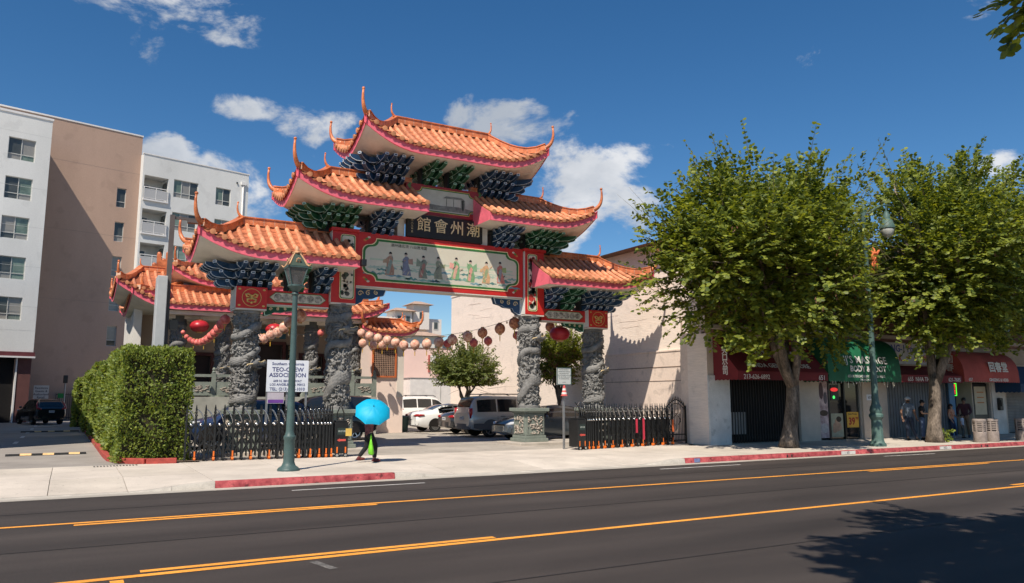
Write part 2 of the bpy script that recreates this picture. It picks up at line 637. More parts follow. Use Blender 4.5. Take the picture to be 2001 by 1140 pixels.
side = thing('sidewalk', None, None)
side['kind'] = 'structure'
structure(MB().add([(-60, sk(-60, KERB_Y + .2), -.19), (70, sk(70, KERB_Y + .2), -.19), (70, -2.8, -.05), (-60, -2.0, -.05)], [(0, 1, 2, 3)]).build('pavement_bed', mat('joint_dirt', (.22, .19, .16), .95, .3, 4)))
xs = [-24, -20.5, -17.2, -14.4, -11.9, -10.5, -8.87, -6.9, -4.87, -3.2, -.6, 2.2, 4.07, 6.3, 8.6, 10.9, 13.2, 15.5, 17.8, 20.1, 22.4, 24.7, 27, 29.3, 31.6, 34, 40, 50]
for i in range(len(xs) - 1):
    for y0, y1 in ((KERB_Y + .15, -6.3), (-6.3, -4.45), (-4.45, -2.75)):
        if xs[i] > 8.5 and y0 > -4.6:
            y1 = -3.7
        g = .006
        n = 7
        P = []
        for a in range(n):
            yy = y0 + g + (y1 - y0 - 2 * g) * a / (n - 1)
            row = []
            for b in range(n):
                xx = xs[i] + g + (xs[i + 1] - xs[i] - 2 * g) * b / (n - 1)
                row.append((xx, sk(xx, yy), pave_z(xx, yy)))
            P.append(row)
        m = MB().grid(P)
        m.grid([P[0], [(p[0], p[1], p[2] - .1) for p in P[0]]], True)
        m.grid([[r_[0] for r_ in P], [(r_[0][0], r_[0][1], r_[0][2] - .1) for r_ in P]])
        m.grid([[r_[-1] for r_ in P], [(r_[-1][0], r_[-1][1], r_[-1][2] - .1) for r_ in P]], True)
        tint = rnd.choice((0, 0, 1, 2))
        cm_ = mat('concrete_%d' % tint, [(.56, .495, .42), (.585, .52, .44), (.52, .46, .385)][tint], .9, .16, .8, .12, 90, fine=.12, spots=(9, .67, -.3))
        m.build('paving_slab', cm_, side, smooth=50)
kerb = thing('kerb', None, None)
kerb['kind'] = 'structure'
kx = [-40 + 2.95 * i for i in range(10)] + [-10.5, -9.7, -8.86, -7.0, -4.86, -4.1, -3.3, -1.9, -.5, .9, 2.3, 3.2, 4.06, 6.2, 8.4, 10.6, 12.8, 15, 17.2, 19.4, 21.6, 23.8, 26, 28.2, 30.4, 33, 36, 40, 50]
for a, b in zip(kx[:-1], kx[1:]):
    red = (a >= -8.9 and b <= -4.8) or a >= 4.0
    n = 6
    m = MB()
    rows_ = []
    for j in range(n + 1):
        x = a + .004 + (b - a - .008) * j / n
        z = pave_z(x, KERB_Y + .1)
        y = sk(x, KERB_Y)
        rows_.append([(x, y + .147, z + .001), (x, y + .03, z + .001), (x, y + .005, z - .012), (x, y - .025, min(z - .02, ROAD_Z + .006))])
    m.grid(rows_)
    m.build('kerb_stone', red_kerb if red else kerb_grey, kerb, smooth=True)
gut = MB()
gut.grid([[(x, sk(x, KERB_Y - .02), ROAD_Z + .012) for x in kx], [(x, sk(x, KERB_Y - .34), ROAD_Z + .004) for x in kx]], True)
structure(gut.build('gutter', mat('gutter_concrete', (.40, .365, .31), .9, .22, 1.4, .1, 70, fine=.15, stretch=(.5, 3, 1))))
for x, s in ((11.2, '651'), (16.6, '653')):
    y = sk(x, KERB_Y)
    p = MB().box(x - .36, x + .36, y - .036, y - .026, -.125, -.016).build('kerb_number', mat('kerb_white', (.6, .58, .54), .8, .2, 8), kerb)
    lettering(s, .12, mat('kerb_black', (.05, .05, .05), .8), p, (x, y - .038, -.07), .001)
y = sk(4.5, KERB_Y)
p = MB().box(4.4, 4.62, y - .036, y - .026, -.125, -.012).build('kerb_mark', mat('kerb_blue', (.16, .2, .36), .8, .3, 8), kerb)
for x in (8.3, 8.5, 18.9, 19.3):
    MB().ball((x, sk(x, KERB_Y) - .02, -.08), .032, 8, 6, (1, .5, 1.6)).build('drain_hole', black_lac, kerb)
for k, (cx_, cy_, w, lab) in enumerate(((-12.15, 2.6, 2.15, 'black rubber speed bump with yellow blocks nearest the street'), (-12.4, 21.6, 2.6, 'black rubber speed bump farther up the shaded driveway lane'))):
    t = thing('speed_bump', lab, 'speed bump', (cx_, cy_, -.006), 0, 'speed bumps across the driveway lane')
    pr = ((-.16, 0), (-.1, .045), (0, .06), (.1, .045), (.16, 0))
    MB().grid([[(-w / 2, y, z) for y, z in pr], [(w / 2, y, z) for y, z in pr]], True).build('bump_body', rubber, t)
    pr = ((-.15, .012), (-.1, .05), (0, .065), (.05, .06))
    for x in (-.55, .05, .75):
        MB().grid([[(x - .15, y, z) for y, z in pr], [(x + .15, y, z) for y, z in pr]], True).build('yellow_block', mat('bump_yellow', (.75, .48, .22), .7, .2, 6), t)
for i in range(5):
    y = 10.0 + i * 5.2
    MB().box(-13.45, -13.3, y, y + 1.7, -.006, -.003).build('lane_dash', white_paint, road)
gr = MB()
for k in range(14):
    gr.box(-11.0 + k * .075, -10.96 + k * .075, -3.05, -2.78, .0, .008)
gr.build('drain_grate', mat('grate_iron', (.09, .085, .08), .7, .3, 20), side)['kind'] = 'stuff'
lk = thing('lane_kerb', None, None)
lk['kind'] = 'structure'
pts = [Vector((-9.0, -2.72, 0)), Vector((-9.75, -2.6, 0)), Vector((-10.3, -2.0, 0)), Vector((-10.55, -1.0, 0)), Vector((-10.6, .6, 0))]
while pts[-1].y < 46:
    pts.append(pts[-1] + Vector((-.02, 2.2, 0)))
for a, b in zip(pts[:-1], pts[1:]):
    d = (b - a).normalized() * .006
    MB().bar(a + d + Vector((0, 0, .06)), b - d + Vector((0, 0, .06)), .17, .16).build('kerb_stone', mat('lane_kerb_red', (.36, .06, .045), .8, .3, 5, .2, 60), lk, bevel=.02)
sheet('planting_bed', mat('soil', (.10, .07, .05), .95, .3, 5, .4, 40), [(-8.4, -2.7), (-9.7, -2.55), (-10.25, -1.95), (-10.5, -1), (-11.0, 46), (-9.3, 46), (-8.4, 1)], .03)

# ---------------------------------------------------------------- tiled roofs
def barrel_row(path, side, r, cap):
    """half-round tiles laid up a slope; path runs from the eave upwards"""
    m = MB()
    n = 5
    for i in range(len(path) - 1):
        a, b = Vector(path[i]), Vector(path[i + 1])
        d = (b - a).normalized()
        s_ = Vector(side)
        up = s_.cross(d).normalized()
        if up.z < 0:
            up = -up
        vs = []
        for p, rr, ov in ((a - d * .01, r * 1.03, 0), (b + d * .01, r * .975, 0)):
            for j in range(n + 1):
                an = math.pi * j / n
                vs.append(p + s_ * math.cos(an) * rr + up * (math.sin(an) * rr + .012))
        fs = [(j, j + 1, n + 2 + j, n + 1 + j) for j in range(n)] + [tuple(range(n, -1, -1))]
        m.add(vs, fs)
    if cap:
        a, b = Vector(path[0]), Vector(path[1])
        d = (a - b)
        d.z *= .25
        d.normalize()
        s_ = Vector(side)
        up = s_.cross(d).normalized()
        if up.z < 0:
            up = -up
        c = a + d * .035 + up * .025
        m.k = 1
        k = 10
        vs = [c + (s_ * math.cos(2 * math.pi * j / k) + up * math.sin(2 * math.pi * j / k)) * r * 1.16 for j in range(k)]
        vs += [v - d * .05 for v in vs] + [c + d * .012]
        m.add(vs, [(j, (j + 1) % k, 2 * k) for j in range(k)] + [(j, j + k, (j + 1) % k + k, (j + 1) % k) for j in range(k)])
    return m


def pan_row(path, side, w):
    m = MB()
    s_ = Vector(side) * w / 2
    for i in range(len(path) - 1):
        a, b = Vector(path[i]), Vector(path[i + 1])
        d = (b - a).normalized()
        L = [a - s_ + Vector((0, 0, .03)), a + Vector((0, 0, .012)), a + s_ + Vector((0, 0, .03))]
        H = [p + (b - a) + Vector((0, 0, -.028)) for p in L]
        lo = [p - Vector((0, 0, .028)) for p in L]
        m.grid([lo, L, H])
    # hanging drip tile
    a = Vector(path[0])
    m.add([a - s_ + Vector((0, 0, .03)), a + s_ + Vector((0, 0, .03)), a + s_ * .8 + Vector((0, 0, -.04)), a + Vector((0, 0, -.085)), a - s_ * .8 + Vector((0, 0, -.04))], [(0, 4, 3, 2, 1)])
    return m


def hip_roof(parent, cx, cy, x0, x1, D, zf, lift, zr, rl, rr, hipL, hipR, W=2.1, pitch=.3, rad=.074, back=True, horn=1.0, name='tiled_roof', band=.24, soff=True, mats=None, Df=None, ridge_h=.26):
    """roof over x0..x1, -D..D about (cx,cy); a hip (with swept-up corners) or a cut gable at either end"""
    root = MB()

    def fx(x):
        v = 0.0
        if hipL:
            v += max(0.0, (x0 + W - x) / W) ** 2.1
        if hipR:
            v += max(0.0, (x - (x1 - W)) / W) ** 2.1
        return v

    def lf(x, y):
        return lift * fx(x) * min(1, abs(y) / D) ** 1.5

    def tt(x, y):
        t = 1 - abs(y) / D
        if hipL:
            t = min(t, (x - x0) / (rl - x0))
        if hipR:
            t = min(t, (x1 - x) / (x1 - rr))
        return max(0.0, t)

    def Z(x, y):
        t = tt(x, y)
        return zf + (zr - zf) * (.72 * t + .28 * t * t) + lf(x, y)

    def G(x, y, dz=0.0):
        return (cx + x, cy + y, Z(x, y) + dz)

    # soffit slab = the roof part itself
    nx, ny = 40, 14
    xs_ = [x0 + (x1 - x0) * i / nx for i in range(nx + 1)]
    ys_ = [-D + 2 * D * j / ny for j in range(ny + 1)]
    e = .07
    sq = lambda x: min(max(x, x0 + (e if hipL else 0)), x1 - (e if hipR else 0))
    P = [[(cx + sq(x), cy + y * (1 - e / D), zf - band - .03 + lf(x, y)) for x in xs_] for y in ys_]
    root.grid(P, True)
    roof = root.build(name, plaster, parent, smooth=True)
    fa = MB()
    for y, fl in ((-D + e - .01, False), (D - e + .01, True)):
        sg = -D if y < 0 else D
        fa.grid([[(cx + x, cy + y, zf - band - .04 + lf(x, sg)) for x in xs_], [(cx + x, cy + y, zf + .0 + lf(x, sg)) for x in xs_]], fl)
        fa.grid([[(cx + x, cy + y + (.07 if y < 0 else -.07), zf - band - .04 + lf(x, sg)) for x in xs_], [(cx + x, cy + y, zf - band - .04 + lf(x, sg)) for x in xs_]], fl)
    for hip, x, sg in ((hipL, x0 + e - .01, -1), (hipR, x1 - e + .01, 1)):
        xe = x0 if sg < 0 else x1
        if hip:
            fa.grid([[(cx + x, cy + y, zf - band - .04 + lf(xe, y)) for y in ys_], [(cx + x, cy + y, zf + lf(xe, y)) for y in ys_]], sg < 0)
        else:
            yy = [-D + e] + ys_[1:-1] + [D - e]
            fa.grid([[(cx + xe, cy + y, zf - band - .03) for y in yy], [(cx + xe, cy + y, max(zf - .02, Z(xe, y) - .01)) for y in yy]], sg < 0)
    fa.build('fascia', pink, roof, smooth=60)
    dk = MB()
    sub = sorted(set(xs_ + [v for v in (rl, rr) if x0 < v < x1]))
    dk.grid([[G(x, y, -.012) for x in sub] for y in ys_])
    dk.build('roof_deck', pan_orange, roof)

    def rows(fixed, outer, horizontal, side):
        """fixed: positions along the eave; outer: eave coordinate (+-D or x0/x1)"""
        for i, q in enumerate(fixed):
            for kind, dq in (('b', 0.0), ('p', pitch / 2)):
                p = q + dq + rnd.uniform(-.012, .012)
                if horizontal:
                    if p >= x1 - .02:
                        continue
                    t1 = tt(p, 0)
                    tops = 0.0
                    if hipL and p < rl:
                        tops = D * (1 - (p - x0) / (rl - x0))
                    if hipR and p > rr:
                        tops = max(tops, D * (1 - (x1 - p) / (x1 - rr)))
                    sg = 1 if outer > 0 else -1
                    L = D - tops
                    if L < .14:
                        continue
                    n = max(1, round(L / .26))
                    path = [G(p, sg * (D - L * k / n)) for k in range(n + 1)]
                else:
                    if p >= D - .02:
                        continue
                    hl = outer < 0 if True else 0
                    ref = (rl - x0) if outer == x0 else (x1 - rr)
                    L = ref * (1 - abs(p) / D)
                    L = ref - ref * (abs(p) / D) if False else ref * (1 - abs(p) / D) if False else ref * (1.0 - abs(p) / D)
                    # along an end slope the row climbs until it meets the hip
                    L = ref * (1 - abs(p) / D)
                    L = max(0.0, L)
                    if L < .14:
                        continue
                    n = max(1, round(L / .26))
                    sg = 1 if outer == x0 else -1
                    path = [G(outer + sg * L * k / n, p) for k in range(n + 1)]
                if kind == 'b':
                    barrel_row(path, side, rad, True).build('tile_row', [tile_orange, tile_cap], roof, smooth=35)
                else:
                    pan_row(path, side, pitch - rad * 1.3).build('pan_tile_row', pan_orange, roof)

    nf = max(2, round((x1 - x0 - .16) / pitch))
    fixed = [x0 + .1 + (x1 - x0 - .2) * i / nf for i in range(nf + 1)]
    rows(fixed, -D, True, (1, 0, 0))
    if back:
        rows(fixed, D, True, (1, 0, 0))
    ne = max(2, round((2 * D - .16) / pitch))
    fixe = [-D + .1 + (2 * D - .2) * i / ne for i in range(ne + 1)]
    if hipL:
        rows(fixe, x0, False, (0, 1, 0))
    if hipR:
        rows(fixe, x1, False, (0, 1, 0))

    # ridge and hips of glazed blocks on a mortar core
    core = MB()

    def blocks(path, h, w):
        tot = [0.0]
        for a, b in zip(path[:-1], path[1:]):
            tot.append(tot[-1] + (Vector(b) - Vector(a)).length)

        def at(s):
            for i in range(len(path) - 1):
                if s <= tot[i + 1] + 1e-6:
                    f = (s - tot[i]) / max(1e-6, tot[i + 1] - tot[i])
                    return Vector(path[i]).lerp(Vector(path[i + 1]), f)
            return Vector(path[-1])
        n = max(2, round(tot[-1] / .34))
        for i in range(n):
            a, b = at(tot[-1] * i / n), at(tot[-1] * (i + 1) / n)
            d = (b - a).normalized()
            core.bar(a + Vector((0, 0, h * .46)), b + Vector((0, 0, h * .46)), w - .015, h * .92)
            m = MB()
            m.bar(a + d * .009 + Vector((0, 0, h * .25)), b - d * .009 + Vector((0, 0, h * .25)), w, h * .5)
            m.bar(a + d * .009 + Vector((0, 0, h * .7)), b - d * .009 + Vector((0, 0, h * .7)), w * .94, h * .34)
            m.bar(a + d * .004 + Vector((0, 0, h * .96)), b - d * .004 + Vector((0, 0, h * .96)), w * 1.25, h * .14)
            m.build('ridge_block', ridge_orange, roof)

    xl, xr = (rl if hipL else x0), (rr if hipR else x1)
    k = 8
    blocks([G(xl + (xr - xl) * i / k, 0, -.02) for i in range(k + 1)], ridge_h, .2)
    hn = MB

    def curl(p, out, h, r):
        """a swept-up horn starting at p and leaning along out"""
        p, o = Vector(p), Vector(out).normalized()
        m = MB()
        pts, rs = [], []
        for i in range(11):
            t = i / 10
            pts.append(p + o * h * (.72 * math.sin(t * math.pi / 2) - .16 * t * t) + Vector((0, 0, h * (t ** 2.1))))
            rs.append(r * (1 - .7 * t))
        m.tube(pts, rs, 8)
        m.ball(pts[-1], r * .5, 8, 6)
        return m
    for hip, xe, xr_, sg in ((hipL, x0, rl, -1), (hipR, x1, rr, 1)):
        if not hip:
            continue
        for ys in (-1, 1):
            path = []
            for i in range(11):
                t = i / 10 * .93
                x = xr_ + (xe - xr_) * t
                y = ys * D * t
                path.append(G(x, y, .02))
            blocks(path, ridge_h * .9, .19)
            o = Vector((xe - xr_, ys * D * .9, 0))
            curl(Vector(path[-2]) + Vector((0, 0, .12)), o, .86 * horn, .105).build('roof_horn', ridge_orange, roof, smooth=True)
        curl(Vector(G(xr_ - sg * .15, 0, ridge_h - .05)), (sg, 0, 0), .5 * horn, .062).build('ridge_horn', ridge_orange, roof, smooth=True)
    core.build('mortar_core', mortar, roof)
    return roof


# ---------------------------------------------------------------- bracket sets
ARM = {}


def arm_mesh(L, h, th, col):
    key = (round(L, 3), round(h, 3), round(th, 3), col)
    if key in ARM:
        return ARM[key]
    pr = [(-L, h), (-L, h * .60), (-.86 * L, h * .28), (-.58 * L, 0), (.58 * L, 0), (.86 * L, h * .28), (L, h * .60), (L, h)]
    m = MB()
    m.prism(pr, -th / 2, th / 2, 'y')
    m.k = 1
    w = .017
    inn = [(-L + w, h - w), (-L + w, h * .60 + w * .2), (-.86 * L + w * .6, h * .28 + w * .7), (-.58 * L, w), (.58 * L, w), (.86 * L - w * .6, h * .28 + w * .7), (L - w, h * .60 + w * .2), (L - w, h - w)]
    for s in (-1, 1):
        y = s * (th / 2)
        # the outline runs along the lower edge and the ends, as painted
        for i in range(7):
            a, b, c, d = pr[i], pr[i + 1], inn[i + 1], inn[i]
            q = [(a[0], y + s * .003, a[1]), (b[0], y + s * .003, b[1]), (c[0], y + s * .003, c[1]), (d[0], y + s * .003, d[1])]
            m.add(q, [(0, 1, 2, 3)] if s < 0 else [(3, 2, 1, 0)])
    for s in (-1, 1):   # framed end faces
        x = s * (L + .003)
        for z0, z1, y0, y1 in ((h * .60, h * .60 + w, -th / 2, th / 2), (h - w, h, -th / 2, th / 2), (h * .60, h, -th / 2, -th / 2 + w), (h * .60, h, th / 2 - w, th / 2)):
            q = [(x, y0, z0), (x, y1, z0), (x, y1, z1), (x, y0, z1)]
            m.add(q, [(0, 1, 2, 3)] if s > 0 else [(3, 2, 1, 0)])
    ARM[key] = m.mesh('bracket_arm', [blue_arm if col == 'b' else green_arm, arm_line if col == 'b' else arm_line_g])
    return ARM[key]


def bracket_set(parent, x, y, z0, z1, col, nx=1, out=1.15, fan=0, spread=.3):
    """tiers of arms stepping out from the wall; fan: extra long arms towards -x or +x at a corner"""
    m = MB()
    hw = .13 + spread * (nx - 1) / 2
    m.box(x - hw, x + hw, y - .16, y + .16, z0 - .05, z1 - .02)
    root = m.build('bracket_set', mat('bracket_core', (.02, .03, .035), .7), parent)
    T = 3
    h = (z1 - z0) / T
    step = out / (T + .25)

    def arm(px, py, z, L, along_y=False, c=col, th=.12, ang=None):
        put('bracket_arm', arm_mesh(L, h * .8, th, c), root, (px, py, z), ang if ang is not None else (R(90) if along_y else 0))
    for k in range(T):
        z = z0 + k * h
        for i in range(nx):
            xx = x + (i - (nx - 1) / 2) * spread
            arm(xx, y, z, (k + 1) * step + .12, True)
        for j in range(-k, k + 1):
            if abs(j) < k - 1:
                continue
            if nx == 1:
                arm(x, y + j * step, z + h * .1, .27 + .1 * (k - abs(j)) + .06 * k, False)
            else:
                for i in range(nx - 1):
                    arm(x + (i - (nx - 2) / 2) * spread * 1.15, y + j * step, z + h * .1, .2 + .04 * k, False)
        if fan:
            for i in range(k + 2):
                L = .3 + .11 * k
                yy = y + (i - (k + 1) / 2) * .36
                arm(x + fan * (hw + L * .72), yy, z, L, False, th=.1)
            for sgn in (-1, 1):
                L = .4 + .2 * k
                arm(x + fan * (hw * .6 + L * .45), y + sgn * L * .5, z, L, ang=R(45) * fan * sgn)
    return root


# ---------------------------------------------------------------- carved dragon columns
def column_mesh():
    nu, nv = 110, 240
    H = 3.62
    P = []
    pitch = 1.18
    for j in range(nv + 1):
        z = H * j / nv
        row = []
        for i in range(nu + 1):
            a = 2 * math.pi * (i % nu) / nu
            ca, sa = math.cos(a), math.sin(a)
            v = Vector((ca * 1.9, sa * 1.9, z * 3.0))
            n1_ = noise.noise(v * 1.5)
            n2_ = noise.noise(v * 3.1 + Vector((9, 3, 1)))
            r = .35 + .06 * (1 - abs(n1_) * 3.4) + .06 * (.5 - abs(n2_) * 2.4) + .03 * abs(noise.noise(v * 5.2)) + .014 * noise.noise(v * 9)
            wob = .16 * math.sin(z * 2.1 + 1) + .1 * math.sin(a * 2 + z)
            dz = ((z - pitch * a / (2 * math.pi) + wob) % pitch) - pitch / 2
            wb = .185
            if abs(dz) < wb and .25 < z < H - .3:
                q = math.sqrt(1 - (dz / wb) ** 2)
                s = abs(math.sin(a * 13)) * abs(math.sin(dz * 40 + (int(a * 13 / math.pi) % 2) * 1.5))
                r = max(r, .375 + .105 * q) + .014 * s - .008
            elif abs(dz) < wb * 1.22 and .25 < z < H - .3:
                r -= .035
            if z < .12 or z > H - .1:
                r = .43
            row.append((r * ca, r * sa, z))
        P.append(row)
    return MB().grid(P).mesh('carved_shaft', stone, True)


COLUMN = column_mesh()


def dragon_head():
    m = MB()
    m.ball((0, -.1, 0), .2, 12, 8, (.95, 1.1, .8))
    m.ball((.2, -.17, -.02), .13, 10, 7, (1.7, .9, .62))
    m.ball((.18, -.15, -.15), .09, 10, 7, (1.8, .9, .5))
    m.ball((.42, -.17, .03), .07, 8, 6)
    for s in (-1, 1):
        m.ball((.12, -.1 + s * .11, .12), .055, 8, 6)
        m.tube([(-.05, -.1 + s * .1, .13), (-.2, -.12 + s * .14, .25), (-.38, -.1 + s * .15, .27)], [.045, .035, .012], 7)
    for k in range(7):
        a = R(110 + k * 24)
        m.tube([(.1 * math.cos(a) - .1, -.1, .1 * math.sin(a)), (.26 * math.cos(a) - .12, -.14, .26 * math.sin(a)), (.36 * math.cos(a + .3) - .12, -.08, .36 * math.sin(a + .3))], [.06, .04, .012], 6)
    for k in range(5):
        m.ball((.1 + .07 * k, -.24, -.09), .022, 6, 4, (.7, .7, 1.5))
    return m.mesh('dragon_head', stone, True)


def claw():
    m = MB()
    for k in range(4):
        a = R(-50 + k * 32)
        m.tube([(0, 0, 0), (.12 * math.cos(a), -.06, .12 * math.sin(a)), (.2 * math.cos(a), -.02, .2 * math.sin(a))], [.05, .04, .012], 6)
    m.tube([(0, 0, 0), (-.16, -.03, -.05), (-.3, .02, .1)], [.055, .06, .05], 7)
    return m.mesh('dragon_claw', stone, True)


HEAD, CLAW = dragon_head(), claw()
WHISK = MB().tube([(-.34, -.14, -.13), (-.3, -.2, -.05), (-.1, -.24, -.02), (.05, -.27, .05), (.2, -.27, .04), (.38, -.22, .12), (.5, -.14, .1)], [.016] * 7, 6).mesh('gold_whisker', gold_bright, True)


def curls():
    m = MB()
    r_ = random.Random(12)
    for k in range(150):
        a, z = r_.uniform(0, 6.28), r_.uniform(.2, 3.4)
        rad, tw = r_.uniform(.05, .1), r_.choice((-1, 1))
        pts_ = []
        for i in range(7):
            f = rad * (1 - i / 8)
            b = i * .95 * tw + k
            aa, zz = a + f * math.cos(b) / .4, z + f * math.sin(b)
            rr = .415 + .012 * i
            pts_.append((rr * math.cos(aa), rr * math.sin(aa), zz))
        m.tube(pts_, [.014, .02, .022, .022, .02, .018, .012], 5)
    return m.mesh('cloud_relief', stone, True)


CURLS = curls()


def dragon_column(parent, x, y, z0, z1, sc=1.0, flip=1, turn=0.0, heads=((1.55, -80),), name='dragon_column'):
    c = put(name, COLUMN, parent, (x, y, z0), turn, scale=(sc * flip, sc, (z1 - z0) / 3.62))
    zs = (z1 - z0) / 3.62
    put('cloud_relief', CURLS, c)['kind'] = 'stuff'
    for hz, ang in heads:
        a = R(ang)
        px, py = x + .33 * sc * math.cos(a), y + .33 * sc * math.sin(a)
        for nm, me, dz in (('dragon_head', HEAD, 0), ('gold_whisker', WHISK, 0), ('dragon_claw', CLAW, -.5)):
            put(nm, me, parent, (px, py, z0 + (hz + dz) * zs), a + R(90), scale=(sc * .95 * flip, sc * .95, sc * .95))
    return c


def pedestal(parent, x, y, s=.82, h=1.27):
    m = MB()
    b = s / 2
    m.box(x - b - .1, x + b + .1, y - b - .1, y + b + .1, 0, .13)
    m.box(x - b - .04, x + b + .04, y - b - .04, y + b + .04, .13, .24)
    m.box(x - b, x + b, y - b, y + b, .24, h - .2)
    m.box(x - b - .05, x + b + .05, y - b - .05, y + b + .05, h - .2, h - .13)
    m.box(x - b - .13, x + b + .13, y - b - .13, y + b + .13, h - .13, h)
    p = m.build('pedestal', green_stone, parent, bevel=.012)
    m = MB()
    r2 = random.Random(int(x * 10))
    for nx_, ny_ in ((0, -1), (-1, 0), (1, 0), (0, 1)):
        for k in range(46):
            u, v = r2.uniform(-.3, .3), r2.uniform(.32, h - .28)
            a = r2.uniform(0, 6.28)
            L = r2.uniform(.05, .12)
            du, dv = math.cos(a) * L, math.sin(a) * L
            d = b + .012
            f = (lambda u, v, e: (x + u, y + ny_ * (d + e), v)) if ny_ else (lambda u, v, e: (x + nx_ * (d + e), y + u, v))
            cl = lambda u: max(-.31, min(.31, u))
            cv = lambda v: max(.31, min(h - .27, v))
            m.tube([f(cl(u), cv(v), 0), f(cl(u + du - dv * .4), cv(v + dv + du * .4), .02), f(cl(u + 2 * du), cv(v + dv), 0)], [.012, .026, .01], 5)
    m.build('relief', [relief_pale], p, smooth=True)['kind'] = 'stuff'
    for nx_, ny_ in ((0, -1), (-1, 0)):
        m = MB()
        for u0, u1, v0, v1 in ((-.36, .36, .27, .3), (-.36, .36, h - .25, h - .22), (-.36, -.32, .3, h - .25), (.32, .36, .3, h - .25)):
            if ny_:
                m.box(x + u0, x + u1, y - b - .03, y - b, v0, v1)
            else:
                m.box(x - b - .03, x - b, y + u0, y + u1, v0, v1)
        m.build('panel_frame', green_stone, p)
    return p


# ---------------------------------------------------------------- the gate
gate = thing('ceremonial_gate', 'tall Chinese ceremonial gate with tiered orange tiled roofs and dragon columns', 'gate', (0, 0, 0))
gate.scale = (1.045, 1.06, 1.0)
for x0, x1 in ((2.75, 7.35), (-7.4, -2.8)):
    MB().box(x0, x1, -.85, .85, -.05, .1).build('plinth', mat('plinth_concrete', (.44, .39, .33), .9, .2, 2, .15, 60), gate, bevel=.02)
for sx in (-1, 1):
    for xx, top in ((3.63, 4.93), (6.55, 4.52)):
        p = pedestal(gate, sx * xx, 0)
        p.location.z = .1
        hd = ((2.75, -75),) if (xx < 5) else ((1.7, -62),)
        if sx > 0 and xx > 5:
            hd = ((1.75, -60),)
        dragon_column(gate, sx * xx, 0, 1.36, top, .93, 1 if sx > 0 else 1, R(40 * xx), hd)


def scallop(x0, x1, z0, z1, r, n=5):
    """outline with stepped, rounded-in corners"""
    pts = []
    for cxx, czz, sx, sz in ((x0, z0, 1, 1), (x1, z0, -1, 1), (x1, z1, -1, -1), (x0, z1, 1, -1)):
        q = []
        q.append((cxx, czz + sz * r * 2.0))
        for k in range(n + 1):
            a = math.pi / 2 * k / n
            q.append((cxx + sx * r * (1 - math.cos(a)) * 1.0, czz + sz * (r * 2.0 - r * math.sin(a))))
        for k in range(n + 1):
            a = math.pi / 2 * k / n
            q.append((cxx + sx * (r + r * math.sin(a)), czz + sz * (r - r * (1 - math.cos(a)) * 0 - r * (1 - math.cos(a)))))
        if (sx > 0) != (sz > 0):
            q = q[::-1]
        pts += q
    return pts


def rounded(x0, x1, z0, z1, r, n=4):
    pts = []
    for cxx, czz, a0 in ((x0 + r, z0 + r, 180), (x1 - r, z0 + r, 270), (x1 - r, z1 - r, 0), (x0 + r, z1 - r, 90)):
        for k in range(n + 1):
            a = R(a0 + 90 * k / n)
            pts.append((cxx + r * math.cos(a), czz + r * math.sin(a)))
    return pts


def inset(poly, d):
    cx_ = sum(p[0] for p in poly) / len(poly)
    cz_ = sum(p[1] for p in poly) / len(poly)
    w = max(p[0] for p in poly) - cx_
    h = max(p[1] for p in poly) - cz_
    return [(cx_ + (p[0] - cx_) * (1 - d / w), cz_ + (p[1] - cz_) * (1 - d / h)) for p in poly]


def framed_panel(parent, outline, y, field, lines, name='painted_field'):
    """a field with concentric painted borders, each a few mm proud of the one below; faces -y"""
    o = MB().prism(outline, y - .004, y + .002, 'y').build(name, field, parent)
    q = outline
    for w, m in lines:
        i = inset(q, w)
        MB().ring(q, i, y - .012, y - .003, 'y').build('border', m, parent)
        q = i
    return o


panel_paint = mat('sea_painting', (.66, .60, .475), .6, .1, 1.6, col2=(.60, .575, .45))
# main beam
beam = MB().box(-3.2, 3.2, -.3, .3, 5.6, 7.5).build('main_beam', red_lac, gate, bevel=.01)
MB().box(-3.2, 3.2, -.295, .295, 5.565, 5.6).build('beam_underside', plaster, beam)
framed_panel(beam, scallop(-3.02, 3.02, 5.78, 7.32, .24), -.305, panel_paint, [(.03, gold_bright), (.075, green_line)])
framed_panel(beam, [(p[0], p[1]) for p in scallop(-3.02, 3.02, 5.78, 7.32, .24)], .36, panel_paint, []) if False else None
# waves along the foot of the painting
wave_m = [mat('wave_%d' % k, c, .6, .2, 5) for k, c in enumerate([(.10, .24, .22), (.22, .38, .32), (.16, .30, .34), (.40, .50, .40)])]
r3 = random.Random(5)
for k in range(30):
    x = -2.7 + 5.4 * (k % 15) / 14 + r3.uniform(-.1, .1)
    z = 5.98 + (k // 15) * .2 + r3.uniform(-.05, .12)
    w, h = r3.uniform(.18, .34), r3.uniform(.05, .1)
    top = [(x - w + 2 * w * i / 9, z + h * abs(math.sin(i * .9 + k)) * (1 - abs(i / 4.5 - 1) ** 2)) for i in range(10)]
    bot = [(x + w - 2 * w * i / 9, z - .035 + .02 * math.sin(i * 1.7)) for i in range(10)]
    MB().prism(top + bot, -.3115, -.3085, 'y').build('painted_wave', wave_m[k % 4], beam)
MB().box(-2.75, 2.75, -.3098, -.308, 6.54, 6.6).build('painted_horizon', mat('sea_line', (.46, .55, .40), .6, .15, 2), beam)
